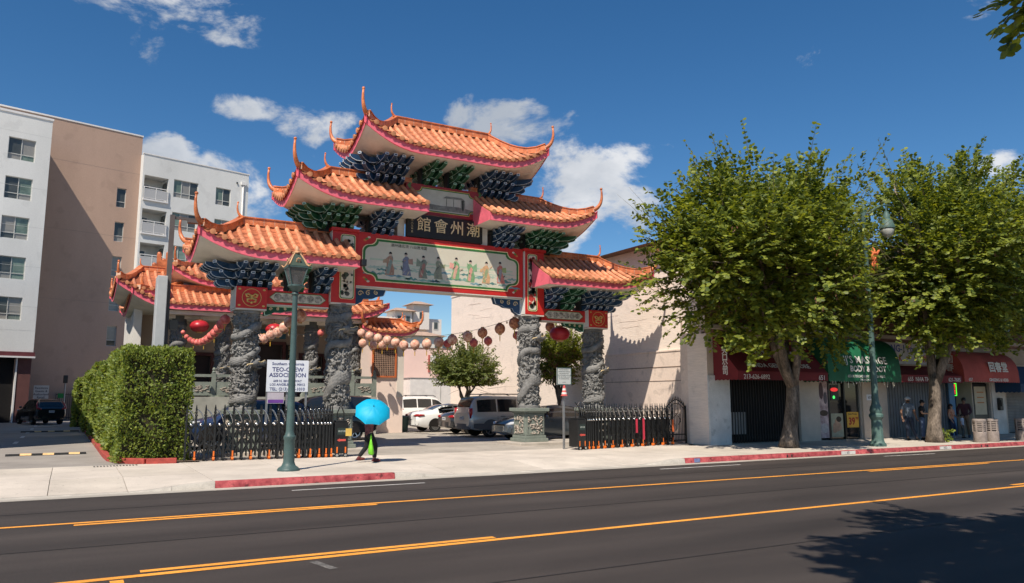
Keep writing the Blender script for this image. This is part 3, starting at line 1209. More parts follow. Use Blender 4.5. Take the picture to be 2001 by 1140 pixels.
# a row of robed figures, each its own
ROBES = [((.30, .10, .05), (.12, .22, .20), (.35, .2, .1)), ((.04, .08, .20), (.06, .10, .24), (.3, .12, .08)), ((.07, .13, .10), (.30, .05, .04), (.10, .18, .12)), ((.16, .20, .12), (.10, .13, .09), (.2, .25, .1)),
         ((.05, .32, .10), (.62, .30, .20), (.8, .3, .25)), ((.06, .30, .09), (.70, .26, .2), (.1, .35, .15)), ((.62, .30, .11), (.2, .30, .12), (.66, .34, .13)), ((.62, .09, .06), (.25, .25, .3), (.25, .40, .08))]
ROBES = [tuple(tuple(.74 * a + .26 * b for a, b in zip(c, (.6, .54, .42))) for c in cs) for cs in ROBES]      # faded paint
for k, (c1, c2, c3) in enumerate(ROBES):
    x = -2.05 + .605 * k + (.05 if k > 3 else 0)
    z = 6.05 + .03 * math.sin(k * 2)
    s = .95
    t = MB()
    lean = (-1) ** k * .03
    body = [(-.17, 0), (.17, 0), (.15, .25), (.11, .45), (.13, .62), (.05, .72), (-.05, .72), (-.13, .62), (-.10, .45), (-.15, .2)]
    body = [(x + s * (a + lean * b + .03 * math.sin(9 * b + k)), z + s * b) for a, b in body]
    fig = MB().prism(body, -.3145, -.311, 'y').build('painted_figure', mat('robe_%d' % k, c1, .6, .2, 9), beam)
    sash = [(x + s * (a + lean * b), z + s * b) for a, b in ((-.13, .05), (-.02, .02), (.09, .52), (.03, .6), (-.05, .5))]
    MB().prism(sash, -.317, -.3145, 'y').build('painted_sash', mat('sash_%d' % k, c2, .6, .2, 9), fig)
    sl = 1 if k % 2 else -1
    slv = [(x + s * (a * sl + lean * b), z + s * b) for a, b in ((.08, .62), (.26, .56 + .1 * (k % 3)), (.27, .44), (.1, .45))]
    if sl < 0:
        slv = slv[::-1]
    MB().prism(slv, -.3165, -.3145, 'y').build('painted_sleeve', mat('sleeve_%d' % k, c3, .6, .2, 9), fig)
    hd = [(x + s * lean * .8 + .055 * math.cos(R(40 * i)), z + s * .79 + .07 * math.sin(R(40 * i))) for i in range(9)]
    MB().prism(hd, -.3155, -.3125, 'y').build('painted_face', mat('painted_skin', (.55, .42, .33), .6), fig)
    hr = [(x + s * lean * .8 + .058 * math.cos(R(30 * i)), z + s * .8 + .075 * math.sin(R(30 * i))) for i in range(7)]
    MB().prism(hr, -.318, -.3155, 'y').build('painted_hair', black_lac, fig)
r10 = random.Random(9)
for k, (c1, c2, c3) in enumerate(ROBES):      # brush strokes: hems, ribbons and folds of each robe
    x = -2.05 + .605 * k + (.05 if k > 3 else 0)
    for q in range(7):
        u, v = r10.uniform(-.15, .15), r10.uniform(.02, .62)
        cc_ = [c1, c2, c3, (.5, .42, .3), (.1, .09, .08)][r10.randrange(5)]
        L_, a_ = r10.uniform(.08, .2), r10.uniform(.6, 2.4)
        w_ = r10.uniform(.012, .03)
        p0 = (x + u, 6.05 + v)
        p1 = (x + u + L_ * math.cos(a_), 6.05 + v + L_ * math.sin(a_))
        nx_, nz_ = -math.sin(a_) * w_, math.cos(a_) * w_
        MB().prism([(p0[0] - nx_ * .3, p0[1] - nz_ * .3), ((p0[0] + p1[0]) / 2 - nx_, (p0[1] + p1[1]) / 2 - nz_), (p1[0], p1[1]), ((p0[0] + p1[0]) / 2 + nx_, (p0[1] + p1[1]) / 2 + nz_)], -.3195 - .0006 * q, -.317, 'y').build('brush_stroke', mat('stroke_%02d%02d' % (int(cc_[0] * 99), int(cc_[1] * 99)), cc_, .6, .3, 12), beam)
for k in range(16):
    x, z = -2.6 + 5.2 * k / 15 + r10.uniform(-.1, .1), r10.uniform(6.25, 6.5)
    w, h = r10.uniform(.25, .45), r10.uniform(.02, .05)
    top = [(x - w + 2 * w * i / 9, z + h * math.sin(math.pi * i / 9) * (1 + .4 * math.sin(i * 2 + k))) for i in range(10)]
    bot = [(x + w - 2 * w * i / 9, z - .015) for i in range(1, 9)]
    MB().prism(top + bot, -.3106, -.3086, 'y').build('painted_wave', mat('wave_pale', (.45, .54, .42), .6, .2, 5), beam)
lettering('潮州諸名流 八仙渡海圖', .13, mat('ink', (.06, .05, .04), .7), beam, (-1.35, -.314, 7.12), .001)
# corner sprigs on the red ground
for sx in (-1, 1):
    for sz in (-1, 1):
        for q in range(3):
            cxx, czz = sx * (2.93 - .07 * q), 6.55 + sz * (.78 - .06 * (2 - q))
            MB().ball((cxx, -.302, czz), .055, 8, 5, (1, .15, .7)).build('painted_sprig', [orange_sprig := mat('sprig_orange', (.6, .2, .06), .6), mat('sprig_green', (.12, .25, .06), .6), cream][q], beam)
# posts over the inner columns
for sx in (-1, 1):
    xa, xb = (3.23, 4.06) if sx > 0 else (-4.06, -3.23)
    post = MB().box(xa, xb, -.4, .4, 4.95, 7.42).build('post_block', red_lac, gate, bevel=.01)
    MB().box(xa - .06, xb + .06, -.46, .46, 7.42, 7.53).build('post_cap', red_lac, post, bevel=.01)
    MB().box(xa + .0, xb - .0, -.39, .39, 4.9, 4.95).build('post_foot', plaster, post)
    if sx > 0:
        MB().box(xa - .012, xa, -.396, .396, 4.96, 7.41).build('side_face', white_wall, post)
    else:
        MB().box(xa - .012, xa, -.396, .396, 4.96, 7.41).build('side_face', plaster, post)
    pa, pb = (xa + .1, xa + .52) if sx > 0 else (xb - .56, xb - .06)
    framed_panel(post, rounded(pa, pb, 5.08, 7.32, .09), -.405, cream, [(.018, gold_bright), (.025, green_line)])
    r4 = random.Random(3 + sx)
    for k in range(90):      # painted peonies
        z = r4.uniform(5.25, 7.15)
        x = r4.uniform(pa + .09, pb - .09)
        flower = (5.35 < z < 5.72 or 6.0 < z < 6.2 or z > 7.0)
        mm = (mat('peony_red', (.5, .05, .04), .6, .3, 12) if sx > 0 else mat('peony_pale', (.62, .54, .42), .6, .2, 12)) if flower else mat('peony_leaf_%d' % (k % 2), [(.05, .07, .05), (.08, .075, .06)][k % 2], .6, .3, 9)
        n = 7
        rr_ = r4.uniform(.04, .09)
        pl = [(x + rr_ * (1 + .3 * math.sin(i * 4)) * math.cos(2 * math.pi * i / n), z + rr_ * math.sin(2 * math.pi * i / n) * r4.uniform(.8, 1.2)) for i in range(n)]
        MB().prism(pl, -.4105 - .0012 * (k % 3), -.4085, 'y').build('painted_petal', mm, post)
# outer blocks with emblem
for sx in (-1, 1):
    xa, xb = (6.06, 6.98) if sx > 0 else (-6.98, -6.06)
    blk = MB().box(xa, xb, -.44, .44, 4.58, 5.28).build('cap_block', red_lac, gate, bevel=.01)
    MB().box(xa + .0, xb - .0, -.43, .43, 4.53, 4.58).build('block_foot', plaster, blk)
    MB().box(xa - .012, xa, -.435, .435, 4.59, 5.27).build('side_face', white_wall if sx > 0 else plaster, blk)
    cxx = (xa + xb) / 2
    c1 = [(cxx + .29 * math.cos(R(i * 15)), 4.93 + .29 * math.sin(R(i * 15))) for i in range(24)]
    MB().ring(c1, [(cxx + .272 * math.cos(R(i * 15)), 4.93 + .272 * math.sin(R(i * 15))) for i in range(24)], -.449, -.441, 'y').build('emblem_ring', gold, blk)
    em = MB()
    for s in (-1, 1):
        em.tube([(cxx + s * .02, -.445, 4.98), (cxx + s * .1, -.445, 5.05), (cxx + s * .17, -.445, 5.02), (cxx + s * .14, -.445, 4.95), (cxx + s * .06, -.445, 4.95)], [.02, .03, .04, .03, .015], 6)
        em.tube([(cxx + s * .03, -.445, 4.9), (cxx + s * .13, -.445, 4.87), (cxx + s * .12, -.445, 4.8), (cxx + s * .05, -.445, 4.78)], [.03, .035, .03, .015], 6)
    em.ball((cxx, -.445, 4.94), .05, 8, 6, (1, .3, 1.6))
    em.ball((cxx, -.445, 4.77), .04, 8, 6, (1, .3, 1))
    em.build('emblem', gold, blk, smooth=True)
    for ix in (-1, 1):
        for iz in (-1, 1):
            MB().ball((cxx + ix * .36, -.442, 4.93 + iz * .26), .04, 7, 5, (1.2, .15, .8)).build('corner_flower', gold, blk)
    # side beam with medallions
    ba, bb = (4.06, 6.05) if sx > 0 else (-6.05, -4.06)
    sb = MB().box(ba, bb, -.22, .22, 4.78, 5.24).build('side_beam', red_lac, gate, bevel=.008)
    MB().box(ba, bb, -.215, .215, 4.74, 4.78).build('beam_underside', plaster, sb)
    hexa = [(ba + .1, 5.01), (ba + .28, 4.85), (bb - .28, 4.85), (bb - .1, 5.01), (bb - .28, 5.18), (ba + .28, 5.18)]
    framed_panel(sb, hexa, -.225, cream, [(.02, green_line)])
    for k in range(6):
        x = ba + .36 + (bb - ba - .72) * k / 5
        MB().prism([(x + .125 * math.cos(R(i * 30)), 5.015 + .125 * math.sin(R(i * 30))) for i in range(12)], -.2375, -.2345, 'y').build('medallion', mat('medallion_%d' % (k % 3), [(.12, .115, .10), (.36, .33, .27), (.22, .16, .12)][k % 3], .6, .7, 14, col2=(.4, .36, .3)), sb)
    # carved corbels under the side beam and the main beam
    for x_in, dirn, z, w, h, col in ((6.06 * sx, -sx, 4.74, .95, .33, green_arm), (3.21 * sx, -sx, 5.56, 1.15, .62, blue_arm)):
        oc = [(0, 0), (w, 0), (w * .93, -h * .38), (w * .72, -h * .46), (w * .6, -h * .58), (w * .3, -h * .62), (w * .25, -h * .82), (w * .08, -h), (0, -h)]
        pl = [(x_in + dirn * a, z + b) for a, b in oc]
        if dirn < 0:
            pl = pl[::-1]
        cb = MB().prism(pl, -.09, .09, 'y').build('corbel', col, gate)
        ii = inset(pl, .03)
        MB().ring(pl, ii, -.1, -.088, 'y').build('corbel_edge', arm_line if col is blue_arm else arm_line_g, cb)
        sc = MB()
        for q in range(3):
            cx_, cz_ = x_in + dirn * w * (.2 + .24 * q), z - h * (.33 - .05 * q)
            r_ = h * (.17 - .02 * q)
            sc.tube([(cx_ + r_ * (1 - i / 14) * math.cos(i * .62 + q), -.1, cz_ + r_ * (1 - i / 14) * math.sin(i * .62 + q)) for i in range(13)], .018, 5)
        sc.build('scrollwork', mat('scroll_cream', (.60, .48, .30), .6, .2, 8), cb)
# plaque, picture panel and their posts
for sx in (-1, 1):
    MB().box(sx * 1.62 - .13, sx * 1.62 + .13, -.2, .2, 7.5, 8.45).build('short_post', white_wall, gate, bevel=.01)
plq = MB().box(-1.46, 1.46, -.36, -.18, 7.52, 8.36).build('name_plaque', black_lac, gate, bevel=.012)
me = text_mesh('館會州潮', .56, .014, bold=0.0, space=1.28)
me.materials.clear()
me.materials.append(gold_bright)
put('lettering', me, plq, (.12, -.372, 7.97))
for i, ch in enumerate('一九八三年吉'):
    lettering(ch, .085, gold_bright, plq, (-1.28, -.366, 8.22 - .105 * i), .002)
pic = MB().box(-1.5, 1.5, -.3, .3, 8.4, 9.52).build('picture_panel', mat('dark_red_lacquer', (.30, .025, .03), .5, .2, 2), gate, bevel=.01)
framed_panel(pic, scallop(-1.28, 1.28, 8.52, 9.42, .17), -.305, mat('ink_painting', (.56, .53, .43), .6, .22, 2.2, col2=(.44, .44, .37)), [(.02, gold), (.035, green_line)])
dk = mat('ink_wash', (.20, .20, .17), .7, .45, 6)
MB().prism([(-1.1, 8.62), (1.1, 8.62), (1.15, 8.75), (.5, 8.83), (-.2, 8.8), (-1.15, 8.86)], -.3115, -.3085, 'y').build('painted_reeds', dk, pic)
MB().prism([(-.1, 9.1), (.75, 9.12), (.62, 9.2), (.02, 9.19)], -.3125, -.309, 'y').build('painted_roof', dk, pic)
for x in (.02, .3, .6, .66):
    MB().box(x, x + .03 + (.08 if x > .5 else 0), -.312, -.309, 8.72, 9.11).build('painted_post', dk, pic)
for sx in (-1, 1):
    for z in (8.5, 9.42):
        for q in range(3):
            MB().ball((sx * (1.36 + .05 * (q % 2)), -.303, z + .06 * (q - 1)), .055, 7, 5, (1, .15, 1)).build('painted_leaf', mat('panel_leaf', (.10, .20, .07), .6, .3, 9), pic)
# hanging ties of wall above: beams that carry the roofs
for sx in (-1, 1):
    a, b = sorted((sx * 1.5, sx * 4.6))
    MB().box(a, b, -.14, .14, 7.99, 8.1).build('tie_beam', mat('dark_timber', (.03, .035, .035), .7), gate)
# roofs: top, middle pair, lower pair
hip_roof(gate, 0, 0, -3.53, 3.53, 1.7, 10.46, .78, 11.78, -1.85, 1.85, True, True)
for sx in (-1, 1):
    if sx < 0:
        hip_roof(gate, 0, 0, -5.62, -1.2, 1.68, 8.43, .62, 9.5, -4.15, -1.2, True, False)
        hip_roof(gate, 0, 0, -8.32, -3.52, 1.68, 6.27, .6, 7.38, -6.85, -3.52, True, False)
    else:
        hip_roof(gate, 0, 0, 1.1, 5.68, 1.68, 8.43, .62, 9.5, 1.1, 4.15, False, True)
        hip_roof(gate, 0, 0, 3.52, 8.36, 1.68, 6.27, .6, 7.38, 3.52, 6.85, False, True)
# bracket sets
bracket_set(gate, -2.15, 0, 9.4, 10.2, 'b', 4, 1.3, -1)
bracket_set(gate, -.62, 0, 9.5, 10.2, 'g', 2, 1.3)
bracket_set(gate, .42, 0, 9.5, 10.2, 'g', 2, 1.3)
bracket_set(gate, 1.95, 0, 9.4, 10.2, 'b', 4, 1.3, 1)
for sx in (-1, 1):
    bracket_set(gate, sx * 3.9, 0, 7.46, 8.16, 'g', 4, 1.3, sx)
    bracket_set(gate, sx * 2.35, 0, 7.46, 8.16, 'b', 3, 1.3)
    bracket_set(gate, sx * 6.45, 0, 5.26, 6.0, 'b', 4, 1.3, sx)
    bracket_set(gate, sx * 5.15, 0, 5.24, 6.0, 'g', 2, 1.3)
    bracket_set(gate, sx * 4.35, 0, 5.24, 6.0, 'b', 2, 1.3)
for x, y, z in ((-3.43, -1.66, 6.14), (4.3, -.6, 6.35)):
    fl = MB().cbox((x, y, z), (.16, .2, .22)).build('floodlight', black_iron, gate, bevel=.02)
    MB().bar((x, y, z), (x, y + .3, z + .1), .03).build('floodlight_arm', black_iron, fl)

# ---------------------------------------------------------------- buildings
def holed(mb, x0, x1, z0, z1, holes, y=0.0, depth=.12):
    """a wall face at y (seen from -y) with rectangular openings and their reveals"""
    xs_ = sorted(set([x0, x1] + [min(max(h[k], x0), x1) for h in holes for k in (0, 1)]))
    zs_ = sorted(set([z0, z1] + [min(max(h[k], z0), z1) for h in holes for k in (2, 3)]))
    for a, b in zip(xs_[:-1], xs_[1:]):
        for c, d in zip(zs_[:-1], zs_[1:]):
            mx, mz = (a + b) / 2, (c + d) / 2
            if any(h[0] < mx < h[1] and h[2] < mz < h[3] for h in holes):
                continue
            mb.add([(a, y, c), (b, y, c), (b, y, d), (a, y, d)], [(0, 1, 2, 3)])
    for h in holes:
        a, b, c, d = h[:4]
        e = y + (h[4] if len(h) > 4 else depth)
        mb.add([(a, y, c), (b, y, c), (b, y, d), (a, y, d), (a, e, c), (b, e, c), (b, e, d), (a, e, d)], [(0, 4, 5, 1), (1, 5, 6, 2), (2, 6, 7, 3), (3, 7, 4, 0)])
    return mb


frame_m = mat('window_frame', (.50, .50, .47), .5, .1, 3)
pane_g = mat('pane_green', (.10, .145, .115), .07, .25, .9, spec=.6, col2=(.2, .26, .21))
pane_b = mat('pane_blind', (.26, .25, .225), .12, .12, 1.2, spec=.6)
pane_c = mat('pane_curtain', (.15, .19, .165), .1, .3, 2.5, spec=.6, stretch=(6, 6, .5))
pane_d = mat('pane_dark', (.06, .065, .06), .07, .3, .8, spec=.6)


def window(parent, x0, x1, z0, z1, y, cols=2, sill_split=.3, dark=()):
    """frame, mullions and panes; the lower strip is a separate light"""
    w = MB()
    t = .05
    w.box(x0, x1, y - .03, y + .04, z0, z0 + t)
    w.box(x0, x1, y - .03, y + .04, z1 - t, z1)
    w.box(x0, x0 + t, y - .03, y + .04, z0 + t, z1 - t)
    w.box(x1 - t, x1, y - .03, y + .04, z0 + t, z1 - t)
    zz = z0 + (z1 - z0) * sill_split
    w.box(x0 + t, x1 - t, y - .025, y + .035, zz - t / 2, zz + t / 2)
    for k in range(1, cols):
        x = x0 + (x1 - x0) * k / cols
        w.box(x - t / 2, x + t / 2, y - .028, y + .03, z0 + t, z1 - t)
    o = w.build('window', frame_m, parent)
    for k in range(cols):
        a, b = x0 + (x1 - x0) * k / cols, x0 + (x1 - x0) * (k + 1) / cols
        for c, d in ((z0, zz), (zz, z1)):
            MB().add([(a, y + .02, c), (b, y + .02, c), (b, y + .02, d), (a, y + .02, d)], [(0, 1, 2, 3)]).build('pane', [pane_d, pane_b][rnd.randrange(3) == 0] if k in dark else [pane_g, pane_b, pane_c][(rnd.randrange(7) > 3) + (rnd.randrange(7) > 5)], o)
    return o


apt_white = mat('pale_stucco', (.66, .66, .635), .9, .09, .3, .15, 30, fine=.05, stretch=(1, 1, .35), spots=(.9, .6, -.07))
apt_brown = mat('taupe_stucco', (.43, .295, .225), .9, .1, .3, .18, 30, fine=.06, stretch=(1, 1, .35), spots=(.8, .6, -.08))
apt_trim = mat('parapet_trim', (.72, .70, .68), .6, .06, 2)
maroon = mat('maroon_band', (.13, .03, .035), .6, .15, 2)
apt = thing('apartment_building', 'pale and taupe stucco apartment block with balconies behind the hedge', 'building', (-9.56, 46.14, 0), R(14))
# left wing, standing forward
wy = -4.5
wins = []
for k in range(5):
    z1 = 20.8 - 2.955 * k
    for xc in (-7.7, -12.2, -16.7, -21.2):
        wins.append((xc - .87, xc + .87, z1 - 1.66, z1))
mw = holed(MB(), -30, -5.86, 5.05, 22.62, wins, wy, .14)
mw.add([(-5.86, wy, 0), (-5.86, 12, 0), (-5.86, 12, 22.62), (-5.86, wy, 22.62), (-30, wy, 22.62), (-30, 12, 22.62), (-30, 12, 0), (-30, wy, 0)], [(3, 2, 5, 4), (2, 1, 6, 5), (7, 4, 5, 6)])
mw.add([(-5.86, wy, 5.05), (-5.86, 12, 5.05), (-5.86, 12, 22.62), (-5.86, wy, 22.62)], [(0, 1, 2, 3)])
wing = mw.build('wall', apt_white, apt)
for k, w_ in enumerate(wins):
    window(apt, *w_, wy + .13, 2, .27, dark=((0,) if k % 4 == 0 or k % 3 == 1 else ()))
MB().box(-30.05, -5.8, wy - .06, wy + .2, 22.62, 22.78).build('parapet', apt_trim, apt)
MB().box(-30.05, -5.78, wy - .1, wy + 6, 4.72, 5.05).build('band', maroon, apt)
MB().box(-30.05, -5.74, wy - .16, wy - .1, 4.62, 4.74).build('band_drip', apt_trim, apt)
# score joints in the stucco
for z in (6.6, 8.35, 11.3, 14.25, 17.2, 20.15 + 1.1):
    MB().box(-30, -5.862, wy - .004, wy + .003, z, z + .018).build('score_joint', mat('score_grey', (.5, .5, .48), .9), apt)
# garage mouth
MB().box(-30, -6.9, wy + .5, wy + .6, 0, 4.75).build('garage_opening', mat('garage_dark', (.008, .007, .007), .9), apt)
MB().box(-6.85, -6.75, wy + .2, wy + .45, 0, 4.7).build('garage_post', apt_trim, apt)
MB().box(-6.7, -5.87, wy + .25, wy + .55, 0, 4.72).build('garage_wall', mat('garage_maroon', (.12, .05, .045), .85, .15, 2), apt)
# taupe tower
bw = [(.25, 1.0, z - 1.68, z) for z in (19.52, 16.56, 13.6, 10.64, 7.7)]
tb = holed(MB(), -8.6, 2.03, 0, 24.4, bw, 0, .16)
tb.add([(2.03, 0, 0), (2.03, 14, 0), (2.03, 14, 24.4), (2.03, 0, 24.4), (-8.6, 0, 24.4), (-8.6, 14, 24.4), (-8.6, 14, 0), (-8.6, 0, 0)], [(0, 1, 2, 3), (3, 2, 5, 4), (4, 5, 6, 7)])
tb.build('wall', apt_brown, apt)
MB().box(-8.65, 2.08, -.05, .25, 24.4, 24.52).build('parapet', apt_trim, apt)
for w_ in bw:
    window(apt, *w_, .15, 1, .3, dark=(0,))
for z in (21.0, 15.3, 9.6):
    MB().box(-5.8, 2.0, -.004, .003, z, z + .02).build('score_joint', mat('score_brown', (.27, .21, .18), .9), apt)
# right wing with balconies
ry = -.7
bal = [(2.15, 4.18, z - 2.1, z, 1.6) for z in (20.9, 17.93, 14.96, 12.0, 9.0)]
rw = []
for z in (21.0, 18.03, 15.06, 12.1, 9.1):
    rw += [(4.65, 6.8, z - 1.62, z), (8.42, 9.82, z - 1.62, z)]
mr = holed(MB(), 2.0, 11.5, 0, 22.75, bal + rw, ry, .14)
mr.add([(2.0, ry, 0), (2.0, 12, 0), (2.0, 12, 22.75), (2.0, ry, 22.75), (11.5, ry, 22.75), (11.5, 12, 22.75), (11.5, 12, 0), (11.5, ry, 0)], [(1, 0, 3, 2), (3, 4, 5, 2), (4, 7, 6, 5)])
for a, b, c, d, e in bal:
    mr.add([(a, ry + e, c), (b, ry + e, c), (b, ry + e, d), (a, ry + e, d)], [(0, 1, 2, 3)])
mr.build('wall', apt_white, apt)
MB().box(1.96, 11.55, ry - .05, ry + .25, 22.75, 22.84).build('parapet', apt_trim, apt)
for k, w_ in enumerate(rw):
    window(apt, *w_, ry + .13, 3 if k % 2 == 0 else 2, .28, dark=((2,) if k % 2 == 0 else (1,)))
for a, b, c, d, e in bal:
    bo = MB().box(a - .05, b + .03, ry - .16, ry - .02, c - .14, c).build('balcony', apt_trim, apt)
    m = MB()
    m.box(a, b, ry - .13, ry - .08, c + 1.02, c + 1.08)
    m.box(a, b, ry - .12, ry - .09, c + .84, c + .88)
    m.box(a, b, ry - .12, ry - .09, c + .06, c + .1)
    for x in (a + .02, (a + b) / 2, b - .02):
        m.box(x - .025, x + .025, ry - .13, ry - .08, c, c + 1.02)
    m.build('railing', white_metal, bo)
    MB().box(a + .03, b - .03, ry - .112, ry - .1, c + .1, c + .84).build('railing_mesh', mat('mesh_grey', (.42, .42, .42), .6, .1, 30), bo)
    MB().box(a + .35, a + 1.0, ry + e - .05, ry + e - .01, c + .02, c + 1.75).build('balcony_door', apt_trim, bo)
    MB().box(a + .45, a + .9, ry + e - .07, ry + e - .045, c + .5, c + 1.6).build('door_glass', pane_d, bo)
    MB().box(b - .03, b - .005, ry + .35, ry + 1.3, c + .3, c + 1.85).build('side_window', pane_d, bo)
MB().tube([(10.95, ry - .08, 6), (10.95, ry - .08, 21.7)], .07, 10).build('downpipe', white_metal, apt, smooth=True)
MB().box(10.75, 11.2, ry - .2, ry, 21.65, 21.95).build('rain_head', white_metal, apt)
MB().box(10.3, 10.42, ry - .1, ry, 21.7, 21.85).build('vent', pane_d, apt)

# the wing that runs down the lane to the street (left of the view; it shades the lane)
inv = apt.matrix_basis.inverted()
inv = (Matrix.Translation((-9.56, 46.14, 0)) @ Matrix.Rotation(R(14), 4, 'Z')).inverted()
m = MB().box(-34, -16.9, 4.2, 35, 0, 10.8)
m.v = [tuple(inv @ Vector(p)) for p in m.v]
m.build('lane_wing_wall', apt_white, apt)
m = MB().box(-34.1, -16.8, 4.1, 35.1, 10.8, 11.0)
m.v = [tuple(inv @ Vector(p)) for p in m.v]
m.build('parapet', apt_trim, apt)
for k in range(5):
    for z in (5.2, 8.2):
        m = MB().box(-16.93, -16.86, 7 + 5.5 * k, 8.8 + 5.5 * k, z, z + 1.6)
        m.v = [tuple(inv @ Vector(p)) for p in m.v]
        m.build('window', pane_g, apt)
# the hall behind the gate
tan_wall = mat('hall_tan_plaster', (.46, .35, .28), .9, .12, .6, .1, 50, fine=.06)
pinkish = mat('hall_pale_pink', (.78, .63, .54), .9, .1, .6, .1, 50, fine=.05)
dark_wood = mat('dark_door', (.03, .015, .015), .5, .3, 3)
maroon_frame = mat('door_frame', (.10, .03, .03), .6, .2, 3)
hall = thing('association_hall', 'Chinese association hall with orange tiled roofs behind the gate', 'building', (0, 0, 0))
MB().box(-8.6, 1.5, 10.75, 14.6, 0, 1.8).build('platform', mat('platform_stone', (.33, .33, .29), .85, .2, 1.5, .15, 40), hall)
hw = holed(MB(), -9.0, 1.0, 0, 6.2, [(-6.9, -5.75, 1.8, 3.8), (-4.5, -2.3, 1.8, 4.45), (-1.3, -.2, 1.8, 3.9)], 14.5, .3)
hw.add([(-9.0, 14.5, 0), (-9.0, 19.5, 0), (-9.0, 19.5, 6.2), (-9.0, 14.5, 6.2), (1.0, 14.5, 0), (1, 19.5, 0), (1, 19.5, 6.2), (1, 14.5, 6.2)], [(1, 0, 3, 2), (4, 5, 6, 7), (3, 7, 6, 2)])
hw.build('wall', tan_wall, hall)
MB().box(-9.35, -9.0, 13.2, 20, 0, 5.9).build('side_wall', white_wall, hall)
MB().box(-7.6, .4, 13.2, 22, 6.2, 7.5).build('upper_wall', white_wall, hall)
for k in range(9):
    MB().box(-7.3 + k * .85, -6.65 + k * .85, 13.17, 13.21, 6.85, 7.3).build('clerestory_window', mat('clerestory', (.25, .27, .33), .2, .2, 2), hall)
MB().box(-8.2, 1.1, 11.2, 14.6, 5.45, 5.62).build('porch_ceiling', plaster, hall)
MB().box(-8.3, 1.2, 11.75, 12.3, 5.3, 5.62).build('porch_beam', plaster, hall)
for a, b, zt in ((-6.9, -5.75, 3.8), (-4.5, -2.3, 4.45), (-1.3, -.2, 3.9)):
    d = MB().box(a, b, 14.68, 14.74, 1.8, zt).build('door', dark_wood, hall)
    MB().ring([(a - .16, 1.8), (b + .16, 1.8), (b + .16, zt + .16), (a - .16, zt + .16)], [(a, 1.82), (b, 1.82), (b, zt), (a, zt)], 14.42, 14.6, 'y').build('door_frame', maroon_frame, d)
pl = MB().box(-2.12, -1.72, 14.38, 14.46, 2.6, 4.45).build('couplet_board', black_lac, hall)
for i, ch in enumerate('潮汕人和天下安'):
    lettering(ch, .21, gold_bright, pl, (-1.92, 14.375, 4.28 - .245 * i), .003)
MB().box(-4.6, -2.2, 14.3, 14.45, 4.75, 5.2).build('name_board', mat('board_teal', (.05, .14, .2), .6), hall)
for x in (-7.55, -5.62, -1.5, .62):
    c = dragon_column(hall, x, 12, 1.8, 5.05, .78, 1, R(x * 50), ((1.5, -75),))
    MB().lathe([(.36, 0), (.36, .1), (.32, .14), (.32, .5), (.38, .55)], 12, (x, 12, 5.0)).build('column_capital', mat('capital_grey', (.09, .095, .09), .8), hall)
    MB().lathe([(.45, 0), (.45, .12), (.38, .2)], 10, (x, 12, 1.8)).build('column_base', green_stone, hall)
# balustrade: posts, rails and carved panels
bx = [-8.5, -7.3, -6.1, -4.9, -2.0, -.85, .3, 1.42]
for i, x in enumerate(bx):
    m = MB().box(x - .09, x + .09, 10.86, 11.04, 1.8, 2.85)
    m.lathe([(.07, 0), (.09, .05), (.05, .1), (.08, .17), (.03, .26)], 8, (x, 10.95, 2.85))
    m.build('baluster_post', green_stone, hall)
for a, b in zip(bx[:-1], bx[1:]):
    if b - a > 2:
        continue
    m = MB()
    m.box(a + .09, b - .09, 10.9, 11.0, 2.68, 2.8)
    m.build('hand_rail', green_stone, hall)
    p = MB().box(a + .09, b - .09, 10.91, 10.99, 1.86, 2.46).build('baluster_panel', green_stone, hall)
    m = MB()
    r5 = random.Random(int(a * 10))
    for k in range(16):
        u, v = r5.uniform(a + .25, b - .25), r5.uniform(2.02, 2.3)
        m.tube([(u, 10.9, v), (u + .1, 10.885, v + r5.uniform(-.05, .05)), (u + .16, 10.9, v + .03)], [.01, .022, .008], 5)
    m.build('relief', relief_pale, p, smooth=True)['kind'] = 'stuff'
m = MB()
r5 = random.Random(11)
for k in range(170):
    u, v = r5.uniform(-2.0, 1.25), r5.uniform(.55, 1.6)
    m.tube([(u, 10.73, v), (u + r5.uniform(.05, .14), 10.7, v + r5.uniform(-.1, .1)), (u + .2, 10.74, v + r5.uniform(-.06, .08))], [.02, .045, .015], 5)
m.build('platform_relief', relief_pale, hall, smooth=True)['kind'] = 'stuff'
# right pavilion with a lattice window
MB().box(1.0, 3.2, 11.6, 18, 0, 4.85).build('pavilion_wall', pinkish, hall)
MB().box(2.85, 3.22, 11.57, 11.6, 1.8, 4.85).build('wall_pilaster', plaster, hall)
lat = MB().ring([(1.5, 2.78), (2.8, 2.78), (2.8, 4.28), (1.5, 4.28)], [(1.58, 2.86), (2.72, 2.86), (2.72, 4.2), (1.58, 4.2)], 11.5, 11.62, 'y').build('lattice_window', mat('lattice_orange', (.50, .13, .04), .5, .2, 4), hall)
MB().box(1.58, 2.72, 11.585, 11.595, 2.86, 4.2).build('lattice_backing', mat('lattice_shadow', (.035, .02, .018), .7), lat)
m = MB()
for i in range(13):
    x = 1.58 + 1.14 * i / 12
    m.box(x - .011, x + .011, 11.555, 11.58, 2.86, 4.2)
for i in range(15):
    z = 2.86 + 1.34 * i / 14
    m.box(1.58, 2.72, 11.548, 11.553, z - .011, z + .011)
m.build('lattice_bars', mat('lattice_pale', (.42, .28, .2), .6, .2, 6), lat)['kind'] = 'stuff'
